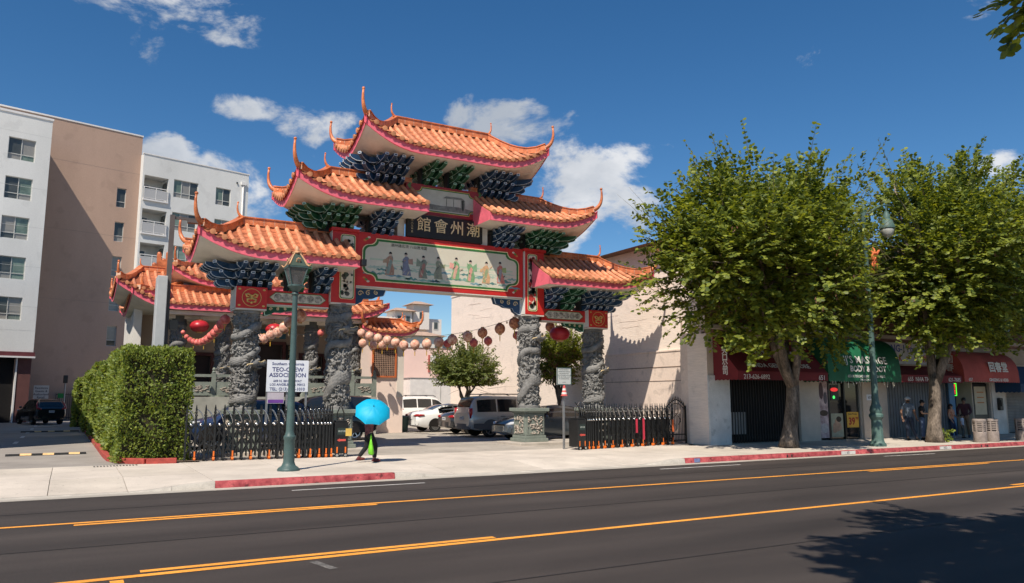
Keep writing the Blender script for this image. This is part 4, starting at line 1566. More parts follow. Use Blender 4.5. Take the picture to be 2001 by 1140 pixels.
# hall roofs
hip_roof(hall, -3.75, 15.4, -5.9, 5.9, 4.5, 5.92, .62, 8.3, -1.6, 1.6, True, True, W=1.9, back=False, horn=.75, pitch=.32, name='front_roof')
hip_roof(hall, -3.6, 15.4, -4.35, 4.35, 3.2, 7.2, .72, 9.1, -2.4, 2.4, True, True, W=2.2, back=False, horn=.8, pitch=.36, rad=.1, name='upper_roof')
hip_roof(hall, -8.95, 14.4, -1.3, .9, 3.2, 6.5, .5, 7.75, -.15, .9, True, False, W=1.2, back=False, horn=.7, pitch=.32, name='wing_roof')
hip_roof(hall, 2.28, 12.1, -1.5, 1.55, 1.1, 5.08, .36, 5.62, -.9, .95, True, True, W=1.1, back=False, horn=.75, pitch=.3, name='pavilion_roof', band=.17)
for k in range(30):
    x = -8.9 + .35 * k
    m = MB().box(x + .008, x + .342, 12.6, 12.8, 6.66, 6.92)
    m.box(x + .004, x + .346, 12.57, 12.83, 6.92, 6.98)
    m.build('ridge_block', ridge_orange, hall)
MB().box(-8.9, 1.6, 12.62, 12.78, 6.6, 6.9).build('mortar_core', mortar, hall)
orn = MB()
for x, z0, z1 in ((-8.5, 7.4, 8.2), (-8.3, 7.4, 8.75), (-8.1, 7.4, 8.45), (-7.9, 7.4, 8.8), (-7.7, 7.4, 8.3)):
    orn.box(x - .1, x + .1, 14.9, 15.1, z0, z1)
    orn.ball((x, 15, z1), .1, 8, 6)
orn.build('ridge_ornament', ridge_orange, hall)

# side wall of the shop block: cream-painted brick
cream_brick = mat('cream_painted_brick', (.86, .735, .63), .9, .06, .35, .5, 9, stretch=(1, .35, 3.2), fine=.07, spots=(1.6, .6, -.09))
cream2 = mat('cream_painted_brick_low', (.80, .65, .54), .9, .12, .4, .25, 12, fine=.06, spots=(2.4, .6, -.14))
blk_ = thing('cream_warehouse', 'long cream painted brick building wall along the parking lot', 'building', (10.0, -3.9, 0))
MB().box(-.6, -.0, .3, 1.5, 0, 4.3).build('corner_pier', cream2, blk_)
m = MB()
m.box(0, 13, .55, 24.2, 0, 8.35)
m.build('wall', cream_brick, blk_)
m = MB()
m.box(-.07, .0, 1.5, 7.2, 0, 3.66)
m.build('lower_wall', cream2, blk_)
MB().box(-.1, .0, 1.5, 7.25, 3.66, 3.74).build('ledge', cream2, blk_, bevel=.015)
for z, t in ((3.02, .03), (2.45, .02)):
    MB().box(-.085, -.068, 1.5, 7.2, z, z + t).build('groove_strip', mat('groove_brown', (.22, .15, .11), .9), blk_)
MB().box(-.04, 13.1, .5, 24.25, 8.35, 8.45).build('coping', cream_brick, blk_)
for k in range(9):      # worn brick courses that stand proud
    pass
m = MB()
r6 = random.Random(8)
for k in range(26):
    y, z = r6.uniform(1.5, 22), r6.uniform(3.9, 7.8)
    pts_ = [(-.006, y, z)]
    for q in range(5):
        pts_.append((-.006, pts_[-1][1] + r6.uniform(.1, .5), pts_[-1][2] + r6.uniform(-.03, .06)))
    m.tube(pts_, .0035, 4)
m.build('cracks', mat('crack_brown', (.45, .34, .27), .9), blk_)['kind'] = 'stuff'
for y in (20.4, 20.9, 21.4, 21.9):
    MB().box(.3, .34, y, y + .04, 8.45, 9.25).build('roof_railing_post', black_iron, blk_)
MB().tube([(-.05, 2.0, 5.0), (-.05, 2.0, 4.0)], .03, 6).build('conduit', mat('conduit_tan', (.4, .3, .24), .8), blk_)

# pink boundary wall, white container and far hillside houses
pinkw = mat('pink_wall', (.86, .62, .54), .9, .08, .5, .1, 40)
bwl = thing('boundary_wall', 'pink plastered boundary wall at the back of the lot', 'wall', (0, 26, 0))
MB().box(3.2, 16, 0, .3, 0, 5.3).build('wall', pinkw, bwl)
MB().box(3.2, 16, -.03, .33, 5.3, 5.38).build('coping', mat('pink_coping', (.2, .13, .1), .9), bwl)
MB().box(11.0, 12.4, -.06, -.002, 3.85, 4.85).build('white_panel', white_wall, bwl)
MB().box(10.85, 11.0, -.06, -.002, 3.6, 4.85).build('red_strip', mat('faded_red', (.45, .12, .1), .8), bwl)
cont = thing('storage_container', 'white box container parked behind the white cars', 'container', (0, 24.6, 0))
MB().box(8.9, 13.5, 0, 1.3, .3, 3.1).build('container_body', white_metal, cont, bevel=.02)
MB().box(8.85, 13.55, -.03, 1.33, 3.1, 3.16).build('container_roof', mat('container_lid', (.25, .25, .25), .7), cont)
for x in (11.2, 11.24):
    MB().box(x, x + .02, -.02, -.001, .35, 3.05).build('door_seam', frame_m, cont)
for x in (9.2, 13.0):
    MB().box(x, x + .3, .2, 1.1, -.02, .3).build('container_foot', rubber, cont)
hillm = MB()
n = 26
P = []
for i in range(n + 1):
    row = []
    for j in range(14):
        x, y = 10 + 6.5 * i, 92 + 9 * j
        row.append((x, y, max(-.29, 11.5 * math.exp(-((x - 60) / 46) ** 2) * min(1, j / 3.0) - .25)))
    P.append(row)
structure(hillm.grid(P, True).build('hill', mat('hill_green', (.10, .10, .06), .95, .4, .3), smooth=True))
far_white = mat('far_white_stucco', (.68, .63, .57), .9, .06, .1)
far_red = mat('far_red_stucco', (.36, .10, .07), .9, .1, .1)
far_tile = mat('far_tile', (.42, .29, .22), .9, .2, 1)
hb = thing('hillside_apartments', 'distant white apartments with hipped tile roofs seen through the gate', 'building', (0, 0, 0))


def hill_block(x0, x1, y0, z0, z1, roof=.9, red=0.0, d=9, nw=0, rows_=1):
    w = MB().box(x0, x1, y0, y0 + d, z0, z1).build('wall', far_white, hb)
    if red:
        MB().box(x0 - .02, x1 + .02, y0 - .05, y0 + d + .02, z0, z0 + red).build('lower_band', far_red, hb)
    if roof:
        e = .8
        MB().add([(x0 - e, y0 - e, z1), (x1 + e, y0 - e, z1), (x1 + e, y0 + d + e, z1), (x0 - e, y0 + d + e, z1), ((x0 + x1) / 2 - (x1 - x0) * .2, y0 + d / 2, z1 + roof), ((x0 + x1) / 2 + (x1 - x0) * .2, y0 + d / 2, z1 + roof)],
                 [(0, 1, 5, 4), (1, 2, 5), (2, 3, 4, 5), (3, 0, 4), (3, 2, 1, 0)]).build('roof', far_tile, hb)
    for r_ in range(rows_):
        for k in range(nw):
            x = x0 + (x1 - x0) * (k + .5) / nw
            z = z0 + (z1 - z0) * (r_ + .55) / rows_
            f = MB().ring([(x - .55, z - .85), (x + .55, z - .85), (x + .55, z + .85), (x - .55, z + .85)], [(x - .43, z - .73), (x + .43, z - .73), (x + .43, z + .73), (x - .43, z + .73)], y0 - .08, y0 - .01, 'y').build('window', frame_m, hb)
            MB().add([(x - .43, y0 - .03, z - .73), (x + .43, y0 - .03, z - .73), (x + .43, y0 - .03, z + .73), (x - .43, y0 - .03, z + .73)], [(0, 1, 2, 3)]).build('pane', pane_d, f)


hill_block(38, 56.5, 124, 6, 18.4, 0, 0, 12, 7, 4)
hill_block(49.6, 53.2, 123, 16, 21.2, .9, 0, 4, 1)
hill_block(45.4, 49.2, 122.6, 15.6, 19.6, .9, 0, 5, 2)
hill_block(40, 45, 121, 12, 17.2, 1.0, 3, 8, 2)
hill_block(46.5, 54, 118, 5, 14.2, 1.1, 6.0, 6, 3, 2)
hill_block(53.5, 60, 118.5, 5, 12.8, 1.0, 4.0, 8, 2, 2)
hill_block(28, 41, 126, 5, 14.6, 1.2, 0, 10, 4, 2)
m = MB()
for x in (55, 57.3, 59.6):
    m.box(x, x + .25, 117.2, 117.45, 8.5, 12.4)
m.box(54.6, 60.2, 117.1, 117.5, 12.2, 12.5)
m.box(54.6, 60.2, 117.1, 117.3, 9.8, 9.95)
m.build('terrace_pergola', mat('pergola_dark', (.06, .03, .025), .8), hb)
MB().box(55.2, 56.6, 118.0, 118.3, 11.4, 11.9).build('blue_awning', mat('far_blue', (.03, .15, .4), .7), hb)

# shops along the street
sh = thing('shop_building', 'two storey row of shops with red, green and blue awnings under street trees', 'building', (9.26, -4.03, 0), math.atan(SH))
up_brown = mat('upper_brown_stucco', (.20, .11, .075), .9, .15, .8, .1, 40)
pil_cream = mat('pillar_cream', (.52, .45, .38), .85, .12, 1.2, .1, 50, fine=.08)
pil_grey = mat('pillar_grey', (.62, .62, .61), .85, .16, 1.2, .1, 50, fine=.1, spots=(3, .6, -.2))
holes = [(1.1, 4.95, 0, 2.75, .6), (6.1, 8.85, 0, 2.75, .35), (10.5, 15.0, 0, 2.7, .3), (15.45, 16.9, 0, 2.7, .8), (16.95, 18.4, 0, 2.5, .2), (19.8, 24.2, 0, 2.7, .2)]
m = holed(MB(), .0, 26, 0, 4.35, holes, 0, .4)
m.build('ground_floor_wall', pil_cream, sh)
MB().box(-.03, 1.05, -.06, -.002, 0, 2.6).build('corner_pillar', pil_grey, sh)
MB().box(18.5, 19.6, -.05, -.002, 0, 2.6).build('white_pillar', mat('pillar_white', (.6, .58, .54), .8, .15, 2), sh)
MB().box(-.05, 26, -.28, .1, 4.35, 4.52).build('cornice', mat('cornice_grey', (.45, .40, .35), .85, .2, 2), sh, bevel=.02)
MB().box(-.02, 26, -.16, .1, 4.22, 4.35).build('cornice_moulding', mat('cornice_brown', (.20, .11, .09), .85), sh)
uw = [(1.2 + 3.1 * k, 2.9 + 3.1 * k, 5.1, 7.1) for k in range(8)]
m = holed(MB(), 0, 26, 4.52, 8.3, uw, .06, .2)
m.add([(0, .06, 8.3), (26, .06, 8.3), (26, 10, 8.3), (0, 10, 8.3), (26, .06, 0), (26, 10, 0)], [(0, 1, 2, 3), (1, 4, 5, 2)])
m.build('upper_wall', up_brown, sh)
MB().box(-.05, 26.1, -.1, .25, 8.3, 8.48).build('roof_coping', pil_cream, sh)
for w_ in uw:
    window(sh, *w_, .24, 2, .35, dark=(0, 1))
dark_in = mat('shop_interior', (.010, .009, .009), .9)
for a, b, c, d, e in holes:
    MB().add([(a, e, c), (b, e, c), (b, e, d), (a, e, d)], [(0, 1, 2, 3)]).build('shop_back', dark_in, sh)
MB().box(-.05, 26, -.02, .9, -.06, .012).build('threshold', kerb_grey, sh)
MB().box(.0, .14, .02, 1.1, 0, 4.2).build('side_return', cream_brick, sh)
MB().box(.0, .14, .08, 1.1, 4.53, 8.28).build('side_return', cream_brick, sh)
# shop 1: folded scissor gate
m = MB()
for k in range(27):
    x = 1.15 + 3.75 * k / 26
    m.box(x - .012, x + .012, .1, .13, .03, 2.7)
for k in range(26):
    x0, x1 = 1.15 + 3.75 * k / 26, 1.15 + 3.75 * (k + 1) / 26
    m.bar((x0, .14, .05), (x1, .14, .35), .012)
    m.bar((x0, .14, .35), (x1, .14, .05), .012)
m.box(1.1, 4.95, .09, .14, 2.45, 2.5)
m.build('scissor_gate', mat('gate_black', (.02, .02, .02), .5), sh)['kind'] = 'stuff'
MB().box(1.35, 2.2, .3, .34, .35, 1.2).build('paper_notice', mat('paper_grey', (.3, .3, .29), .8), sh)
# shop 2: posters and glass doors
fr = mat('door_frame_metal', (.42, .42, .40), .4, .1, 3, metal=.4)
for x in (6.1, 6.78, 7.75, 8.77):
    MB().box(x, x + .08, .1, .2, 0, 2.75).build('door_post', fr if x in (6.1, 8.77) else black_iron, sh)
for a, b in ((6.86, 7.75), (7.83, 8.77)):
    d = MB().box(a, b, .17, .19, .05, 2.6).build('glass_door', glass_dark, sh)
pp = MB().box(6.2, 6.76, .12, .135, .1, 2.55).build('beauty_poster', mat('poster_pink', (.42, .22, .25), .5, .5, 3.5, col2=(.5, .4, .4)), sh)
for a, b, c, d, col in ((6.24, 6.5, 1.7, 2.4, (.10, .06, .07)), (6.5, 6.72, 1.5, 2.0, (.12, .1, .12)), (6.22, 6.74, 1.0, 1.25, (.06, .04, .03)), (6.25, 6.72, .3, .7, (.5, .45, .45))):
    n_ = 12
    MB().prism([((a + b) / 2 + (b - a) / 2 * math.cos(2 * math.pi * i / n_), (c + d) / 2 + (d - c) / 2 * math.sin(2 * math.pi * i / n_)) for i in range(n_)], .112, .119, 'y').build('poster_patch', mat('patch_%d' % int(c * 10), col, .6, .3, 5), pp)
pp = MB().box(6.95, 7.7, .15, .165, .12, 1.1).build('couple_poster', mat('poster_olive', (.36, .36, .26), .5, .2, 4), sh)
for cx_, cz_, r_, col in ((7.3, .55, .27, (.45, .28, .19)), (7.42, .86, .16, (.05, .03, .02)), (7.3, .78, .13, (.48, .3, .2)), (7.45, .5, .14, (.5, .33, .23)), (7.15, .4, .14, (.44, .27, .18))):
    MB().prism([(cx_ + r_ * math.cos(R(30 * i)), cz_ + r_ * .75 * math.sin(R(30 * i))) for i in range(12)], .143 - cz_ * .003, .15, 'y').build('poster_patch', mat('cpatch_%d' % int(col[0] * 100), col, .6, .2, 6), pp)
pp = MB().box(7.95, 8.7, .15, .165, .5, 1.15).build('price_poster', mat('poster_yellow', (.62, .36, .05), .5, .15, 4), sh)
lettering('39', .42, mat('price_red', (.35, .02, .02), .6), pp, (8.25, .146, .75), .002, .03)
lettering('99', .16, mat('price_red2', (.35, .02, .02), .6), pp, (8.58, .146, .88), .002, .02)
lettering('Body Massage', .1, mat('price_blue', (.05, .04, .03), .6), pp, (8.33, .146, 1.07), .002)
ns = MB().box(7.0, 7.5, .15, .165, 1.65, 2.3).build('neon_sign', black_iron, sh)
MB().ball((7.22, .14, 2.1), .17, 10, 6, (1.4, .08, .5)).build('neon_red', mat('neon_red', (.6, .03, .03), .4, emit=(1, .05, .05, .6)), ns)
MB().ball((7.18, .14, 1.78), .06, 8, 6, (1.3, .2, 1.2)).build('neon_green', mat('neon_green', (.05, .6, .1), .4, emit=(.1, 1, .2, .8)), ns)
MB().box(9.1, 9.5, -.012, -.002, 1.65, 1.9).build('number_plate', white_sign, sh)
lettering('653', .16, mat('ink2', (.04, .04, .05), .7), sh, (9.3, -.016, 1.77), .002)
# shop 3: roller shutter
m = MB()
for k in range(46):
    x = 10.5 + 4.5 * k / 45
    m.box(x - .042, x + .042, .12 + (.02 if k % 2 else 0), .2, .02, 2.68)
m.build('folding_shutter', mat('shutter_grey', (.14, .15, .16), .6, .15, 2), sh)['kind'] = 'stuff'
MB().box(15.0, 15.42, -.05, .12, 0, 2.7).build('blue_post', mat('post_blue', (.10, .22, .36), .7, .2, 2), sh)
nn = MB().box(15.6, 15.98, .2, .22, 1.85, 2.45).build('open_sign', black_iron, sh)
MB().ring([(15.6, 1.85), (15.98, 1.85), (15.98, 2.45), (15.6, 2.45)], [(15.63, 1.88), (15.95, 1.88), (15.95, 2.42), (15.63, 2.42)], .17, .19, 'y').build('neon_tube', mat('neon_green2', (.05, .6, .05), .4, emit=(.1, 1, .05, 1.2)), nn)
lettering('營', .24, mat('neon_red3', (.7, .02, .02), .4, emit=(1, .03, .03, 1.2)), nn, (15.79, .185, 2.28), .004)
lettering('業', .24, mat('neon_red3', (.7, .02, .02), .4), nn, (15.79, .185, 2.02), .004)
dr = MB().box(17.05, 18.3, .08, .16, 0, 2.45).build('shop_door', black_iron, sh)
MB().box(17.2, 18.15, .06, .079, .95, 2.3).build('door_notice', mat('notice_cream', (.52, .46, .33), .6, .1, 3), dr)
for z in (2.0, 1.75, 1.5):
    MB().box(17.4, 17.95, .052, .058, z, z + .05).build('notice_line', mat('notice_orange', (.5, .2, .06), .7), dr)
ph = MB().box(18.85, 19.15, -.2, -.05, 1.15, 1.75).build('payphone', black_iron, sh, bevel=.03)
MB().tube([(18.88, -.22, 1.65), (18.86, -.25, 1.5), (18.9, -.22, 1.35)], .035, 6).build('handset', black_lac, ph)
m = MB()
for k in range(34):
    z = .05 + 2.6 * k / 34
    m.add([(19.8, .1, z), (24.2, .1, z), (24.2, .06, z + .06), (19.8, .06, z + .06), (24.2, .1, z + .0765), (19.8, .1, z + .0765)], [(0, 1, 2, 3), (3, 2, 4, 5)])
m.build('roller_shutter', mat('roller_grey', (.30, .30, .29), .55, .2, 2, metal=.3), sh)['kind'] = 'stuff'


def awning(name, x0, x1, zb, zt, out, m_, dome=0.0, val=.22, sides=True):
    """canvas awning: sloped or domed front, side cheeks and a scalloped valance"""
    n = 8
    pr = []
    for i in range(n + 1):
        t = i / n
        if dome:
            a = math.pi / 2 * t
            pr.append((-out * math.cos(a) ** .8 if t < 1 else 0.0, zb + (zt - zb) * math.sin(a) ** .8))
        else:
            pr.append((-out * (1 - t) if t > .0 else -out, zb + (zt - zb) * t))
    if not dome:
        pr = [(-out, zb), (-out, zb + .12), (-out * .0, zt)]
    m = MB()
    m.grid([[(x0, y, z) for y, z in pr], [(x1, y, z) for y, z in pr]], True)
    for x, fl in ((x0, False), (x1, True)):
        q = [(x, y, z) for y, z in pr] + [(x, 0, zb)]
        m.add(q, [tuple(range(len(q))) if fl else tuple(range(len(q) - 1, -1, -1))])
    o = m.build(name, m_, sh, smooth=40)
    v = MB()
    k = int((x1 - x0) / .18)
    for i in range(k):
        a, b = x0 + (x1 - x0) * i / k, x0 + (x1 - x0) * (i + 1) / k
        v.add([(a, -out - .005, zb), (b, -out - .005, zb), (b, -out - .005, zb - val * .85), ((a + b) / 2, -out - .005, zb - val), (a, -out - .005, zb - val * .85)], [(4, 3, 2, 1, 0)])
    k = int(out / .18)
    for i in range(k):
        a, b = -out + out * i / k, -out + out * (i + 1) / k
        v.add([(x0 - .004, a, zb), (x0 - .004, b, zb), (x0 - .004, b, zb - val * .85), (x0 - .004, (a + b) / 2, zb - val), (x0 - .004, a, zb - val * .85)], [(0, 1, 2, 3, 4)])
    v.build('valance', m_, o)
    return o


aw_red = mat('awning_red', (.17, .017, .022), .75, .2, 1.2, .1, 80)
aw_red2 = mat('awning_faded_red', (.40, .075, .06), .75, .2, 1.2, .1, 80)
aw_green = mat('awning_green', (.012, .12, .055), .6, .25, 1.0, .1, 80)
aw_blue = mat('awning_blue', (.015, .05, .12), .7, .25, 1.2, .1, 80)
awl = mat('awning_white_letters', (.68, .66, .62), .7, .08, 6)
a1 = awning('red_awning', .3, 5.15, 2.62, 4.1, 1.25, aw_red)
SL = math.atan2(1.36, 1.25)


def on_front(o, s, x, t, size, **kw):
    """lettering on a sloping awning front; t runs up the slope"""
    y, z = -1.25 * (1 - t) - .02, 2.74 + 1.36 * t
    lettering(s, size, awl, o, (x, y, z), .004, rot=(-(math.pi / 2 - SL), 0, 0), **kw)


on_front(a1, 'LINDA GENERAL STORE', 2.75, .17, .3, bold=.01)
for i, ch in enumerate('天公雜貨公司'):
    on_front(a1, ch, 1.6 + .46 * i, .5, .42, bold=.02)
lettering('213-626-6892', .24, awl, a1, (1.25, -1.262, 2.53), .003, bold=.008)
lettering('651', .26, awl, a1, (4.8, -1.262, 2.53), .003, bold=.01)
for i, ch in enumerate('天口公司'):
    lettering(ch, .3, awl, a1, (.292, -.62, 3.5 - .26 * i), .003, bold=.02, rot=(0, 0, R(-90)))
a2 = awning('green_awning', 5.2, 9.75, 2.72, 4.25, 1.25, aw_green, dome=1, val=.34)
lettering("JJ'S MASSAGE", .44, awl, a2, (7.45, -1.275, 3.28), .006, bold=.006, space=1.08, rot=(R(-14), 0, 0))
lettering('BODY & FOOT', .34, awl, a2, (7.6, -1.285, 2.92), .006, bold=.02, rot=(R(-6), 0, 0))
lettering('653 N. BROADWAY  L.A.  CA 90012', .15, awl, a2, (7.5, -1.268, 2.62), .003, bold=.01)
lettering('PARKING IN REAR', .11, awl, a2, (7.5, -1.268, 2.48), .003, bold=.01)
m = MB()
r7 = random.Random(4)
for k in range(34):
    x = r7.uniform(5.3, 9.6)
    z = 2.42 - r7.uniform(0, .35) * r7.random()
    m.bar((x, -1.24, 2.45), (x + r7.uniform(-.08, .08), -1.24, z), .012)
m.build('fairy_lights', mat('fairy_white', (.7, .66, .55), .6), a2)['kind'] = 'stuff'
a3 = awning('low_red_awning', 9.8, 14.2, 2.62, 3.2, 1.2, aw_red)
lettering('655  NHA THUOC', .26, awl, a3, (11.3, -1.212, 2.55), .003, bold=.008)
lettering('621-7685', .24, awl, a3, (13.6, -1.212, 2.55), .003, bold=.008)
sgn = MB().box(9.9, 14.2, -.28, -.16, 3.25, 4.2).build('pharmacy_sign', mat('sign_pale', (.50, .50, .52), .6, .08, 2), sh)
lettering('NG-1 Pharmacy', .44, mat('sign_blue', (.06, .09, .30), .6), sgn, (12.0, -.285, 3.93), .004, bold=.02)
for i, ch in enumerate('K一藥房'):
    lettering(ch, .36, mat('sign_red', (.40, .06, .03), .6), sgn, (11.2 + .6 * i, -.285, 3.5), .004, bold=.02)
a4 = awning('faded_red_awning', 14.3, 18.75, 2.68, 3.95, 1.25, aw_red2, dome=1)
for i, ch in enumerate('回春堂'):
    lettering(ch, .5, awl, a4, (16.5 + .52 * i, -1.27, 3.15), .006, bold=.03, rot=(R(-10), 0, 0))
lettering('GINSENG & HERB', .2, awl, a4, (17.0, -1.262, 2.58), .003, bold=.015)
lettering('657', .2, awl, a4, (14.75, -1.262, 2.58), .003, bold=.01)
for i, ch in enumerate('回春堂'):
    lettering(ch, .38, awl, a4, (14.292, -.6, 3.5 - .38 * i), .003, bold=.02, rot=(0, 0, R(-90)))
a5 = awning('blue_awning', 18.8, 24.4, 2.3, 3.35, 1.25, aw_blue, val=.3)
lettering('T.L. GIFTS', .3, awl, a5, (21.5, -1.262, 2.2), .003, bold=.01)
MB().box(18.9, 24.4, -.14, -.03, 3.45, 4.1).build('sign_board', mat('board_tan', (.40, .32, .24), .8, .1, 2), sh)

# ---------------------------------------------------------------- folding gates
def folding_gate(label, x0, y0, x1, y1, box_at_start):
    """accordion gate on wheels between two ends; bays are squeezed together next to the drive box"""
    t = thing('folding_gate', label, 'gate', (0, 0, 0), 0, 'folding gates across the driveway')
    a, b = Vector((x0, y0, 0)), Vector((x1, y1, 0))
    d = (b - a).normalized()
    nrm = Vector((-d.y, d.x, 0))
    L = (b - a).length
    N = 21
    s = [0.0]
    for k in range(N):
        f = k / (N - 1)
        s.append(s[-1] + .13 + .32 * min(1, (f if box_at_start else 1 - f) * 1.7) ** 1.2)
    s = [q * L / s[-1] for q in s]
    m = MB()
    for sg in (-1, 1):
        y = sg * .17
        m.box(-.027, .027, y - .027, y + .027, .09, 1.24)
        m.lathe([(.03, 0), (.045, .02), (.02, .06), (.035, .1), (.02, .14), (.022, .2), (.004, .32)], 6, (0, y, 1.24))
    m.box(-.02, .02, -.17, .17, .2, .24)
    m.box(-.02, .02, -.17, .17, 1.1, 1.14)
    post = m.mesh('gate_post', black_iron)
    mf = MB()
    for sg in (-1, 1):
        mf.ball((0, sg * .17, 1.0), .045, 8, 6)
    knob = mf.mesh('steel_knob', steel, True)
    wm = MB()
    for sg in (-1, 1):
        wm.tube([(-.03, sg * .17, .055), (.03, sg * .17, .055)], .055, 10)
        wm.box(-.02, .02, sg * .17 - .031, sg * .17 + .031, .12, .27)
    wheel = wm.mesh('orange_wheel', orange_plastic)
    wm = MB()
    for sg in (-1, 1):
        wm.tube([(-.03, sg * .17, .05), (.03, sg * .17, .05)], .05, 10)
    bwheel = wm.mesh('wheel', rubber)
    ang = math.atan2(d.y, d.x)
    for i, q in enumerate(s):
        p = a + d * q
        put('gate_post', post, t, p, ang)
        put('wheel', wheel if i % 2 else bwheel, t, p, ang)
        if i:
            put('steel_knob', knob, t, a + d * ((s[i] + s[i - 1]) / 2), ang)
    for i in range(len(s) - 1):
        p, q = a + d * s[i], a + d * s[i + 1]
        for sg in (-1, 1):
            off = nrm * sg * .14
            for z0, z1 in ((.15, .62), (.62, .15), (.62, 1.05), (1.05, .62)):
                MB().bar(p + off + Vector((0, 0, z0)), q + off + Vector((0, 0, z1)), .02, .035).build('scissor_bar', black_iron, t)
            pts = []
            for k in range(9):
                u = k / 8
                pts.append(p.lerp(q, u) + off + Vector((0, 0, 1.42 - .42 * u ** 2.2)))
            MB().tube(pts, .014, 6).build('hoop', steel, t, smooth=True)
        for sg in (-1, 1):
            o = nrm * sg * .14
            mid = p.lerp(q, .5) + o
            MB().bar(mid + Vector((0, 0, .1)), mid + Vector((0, 0, 1.0)), .026).build('middle_post', black_iron, t)
    e = a if box_at_start else b
    sg = -1 if box_at_start else 1
    c = e + d * sg * .28
    bx_ = MB().box(-.2, .2, -.23, .23, .1, 1.02)
    bx_.box(-.17, .17, -.2, .2, 1.02, 1.08)
    box = bx_.build('drive_box', black_iron, t, c, rz=ang, bevel=.015)
    MB().box(-.12, .14, -.235, -.231, .66, .86).build('display', mat('led_panel', (.03, .045, .04), .3), box)
    lettering('歡迎光臨', .055, mat('led_text', (.5, .55, .5), .5), box, (.01, -.237, .76), .001)
    MB().prism([(-.13, .5), (-.05, .55), (-.05, .53), (.13, .53), (.13, .47), (-.05, .47), (-.05, .45)], -.236, -.231, 'y').build('red_arrow', mat('arrow_red', (.6, .08, .06), .6), box)
    MB().box(-.19, .0, -.24, -.231, .82, .98) if False else None
    if not box_at_start:
        MB().box(.12, .3, -.25, -.236, .62, .84).build('yellow_tag', mat('tag_yellow', (.68, .45, .1), .6), box)
    for x in (-.12, .13):
        MB().box(x - .02, x + .02, -.236, -.23, .12, .3).build('orange_tape', orange_plastic, box)
        w_ = MB().tube([(x, -.26, .06), (x, -.2, .06)], .065, 12).build('drive_wheel', rubber, box)
        MB().tube([(x, -.263, .06), (x, -.255, .06)], .04, 10).build('wheel_hub', steel, w_)
    m = MB()
    for k in range(2):
        m.tube([(.1 - .2 * k, 0, 1.08), (.1 - .2 * k, 0, 1.3), (.02 - .04 * k, 0, 1.5), (.1 - .2 * k, 0, 1.6)], .018, 6)
    m.build('box_finial', black_iron, box)
    return t


fg = folding_gate('black folding gate on orange wheels in front of the left dragon columns', -8.75, -2.15, -4.75, -2.62, False)
fg2 = folding_gate('black folding gate on orange wheels in front of the right dragon columns', 3.85, -3.55, 8.3, -2.85, True)
for x, z0, z1, c in ((6.6, .25, 1.02, (.5, .03, .06)), (6.28, .5, 1.0, (.45, .2, .05)), (8.0, .5, .95, (.6, .12, .03))):
    MB().box(x - .035, x + .035, -3.45, -3.42, z0, z1).build('ribbon', mat('ribbon_%d' % int(x), c, .7), fg2)
# arched pedestrian gate
ag = thing('arched_iron_gate', 'arched black iron gate with spear points beside the cream wall', 'gate', (8.42, -2.62, 0))
m = MB()
for x in (0, .94):
    m.box(x - .025, x + .025, -.025, .025, 0, 1.45)
ag_frame = m.build('gate_frame', black_iron, ag)
for k in range(11):
    x = .08 + .78 * k / 10
    z = 1.42 + .3 * math.sin(math.pi * (x) / .94)
    MB().box(x - .009, x + .009, -.009, .009, .12, z).lathe([(.02, 0), (.022, .03), (.001, .13)], 5, (x, 0, z)).build('gate_bar', black_iron, ag)
MB().tube([(.94 * i / 14, 0, 1.40 + .28 * math.sin(math.pi * i / 14)) for i in range(15)], .022, 6).build('arch_rail', black_iron, ag)
MB().tube([(.94 * i / 14, 0, 1.28 + .26 * math.sin(math.pi * i / 14)) for i in range(15)], .015, 6).build('arch_rail', black_iron, ag)
MB().box(0, .94, -.02, .02, .1, .15).build('bottom_rail', black_iron, ag)
MB().box(0, .94, -.018, .018, .33, .37).build('bottom_rail', black_iron, ag)
m = MB()
for s in (-1, 1):
    m.tube([(.47 + s * (.05 + .16 * math.sin(i * .5)), -.01, .7 + .06 * i) for i in range(9)], .012, 5)
m.build('scrollwork', black_iron, ag)['kind'] = 'stuff'
MB().cbox((.0, 0, .75), (.09, .09, .2)).build('lock_box', black_iron, ag)

# ---------------------------------------------------------------- street lamps
lp = thing('lantern_post', 'green lamp post with a four sided pagoda lantern on the pavement', 'street lamp', (-6.91, -6.44, 0))
MB().lathe([(.27, 0), (.27, .03), (.24, .07), (.17, .12), (.135, .2), (.13, .72), (.15, .76), (.15, .82), (.115, .86), (.095, .95), (.062, 4.35), (.062, 4.4)], 18).build('lamp_post_shaft', lamp_green, lp, smooth=40)
hd = MB().lathe([(.06, 0), (.1, .05), (.07, .1), (.15, .2), (.2, .24), (.2, .27)], 12, (0, 0, 4.28)).build('lantern_base', lamp_green, lp, smooth=40)
m = MB()
for sx in (-1, 1):
    for sy in (-1, 1):
        m.bar((sx * .13, sy * .13, 4.55), (sx * .235, sy * .235, 5.0), .025)
m.box(-.25, .25, -.25, .25, 4.98, 5.02)
m.box(-.15, .15, -.15, .15, 4.53, 4.56)
m.build('lantern_frame', lamp_green, lp)
for k in range(4):
    a = R(90 * k)
    MB().add([tuple(rot_z(a) @ Vector(p)) for p in ((-.12, -.125, 4.56), (.12, -.125, 4.56), (.222, -.228, 4.98), (-.222, -.228, 4.98))], [(0, 1, 2, 3)]).build('lantern_glass', mat('lantern_pane', (.16, .15, .14), .15, .1, 3, spec=.6, alpha=.7), lp)
MB().lathe([(.03, 0), (.05, .06), (.05, .2), (.02, .26)], 8, (0, 0, 4.56)).build('bulb', mat('bulb_white', (.7, .7, .66), .3), lp)
m = MB()
prof = [(.36, 5.02), (.30, 5.06), (.2, 5.22), (.11, 5.34), (.08, 5.37)]
m.lathe(prof, 4, off=.5)
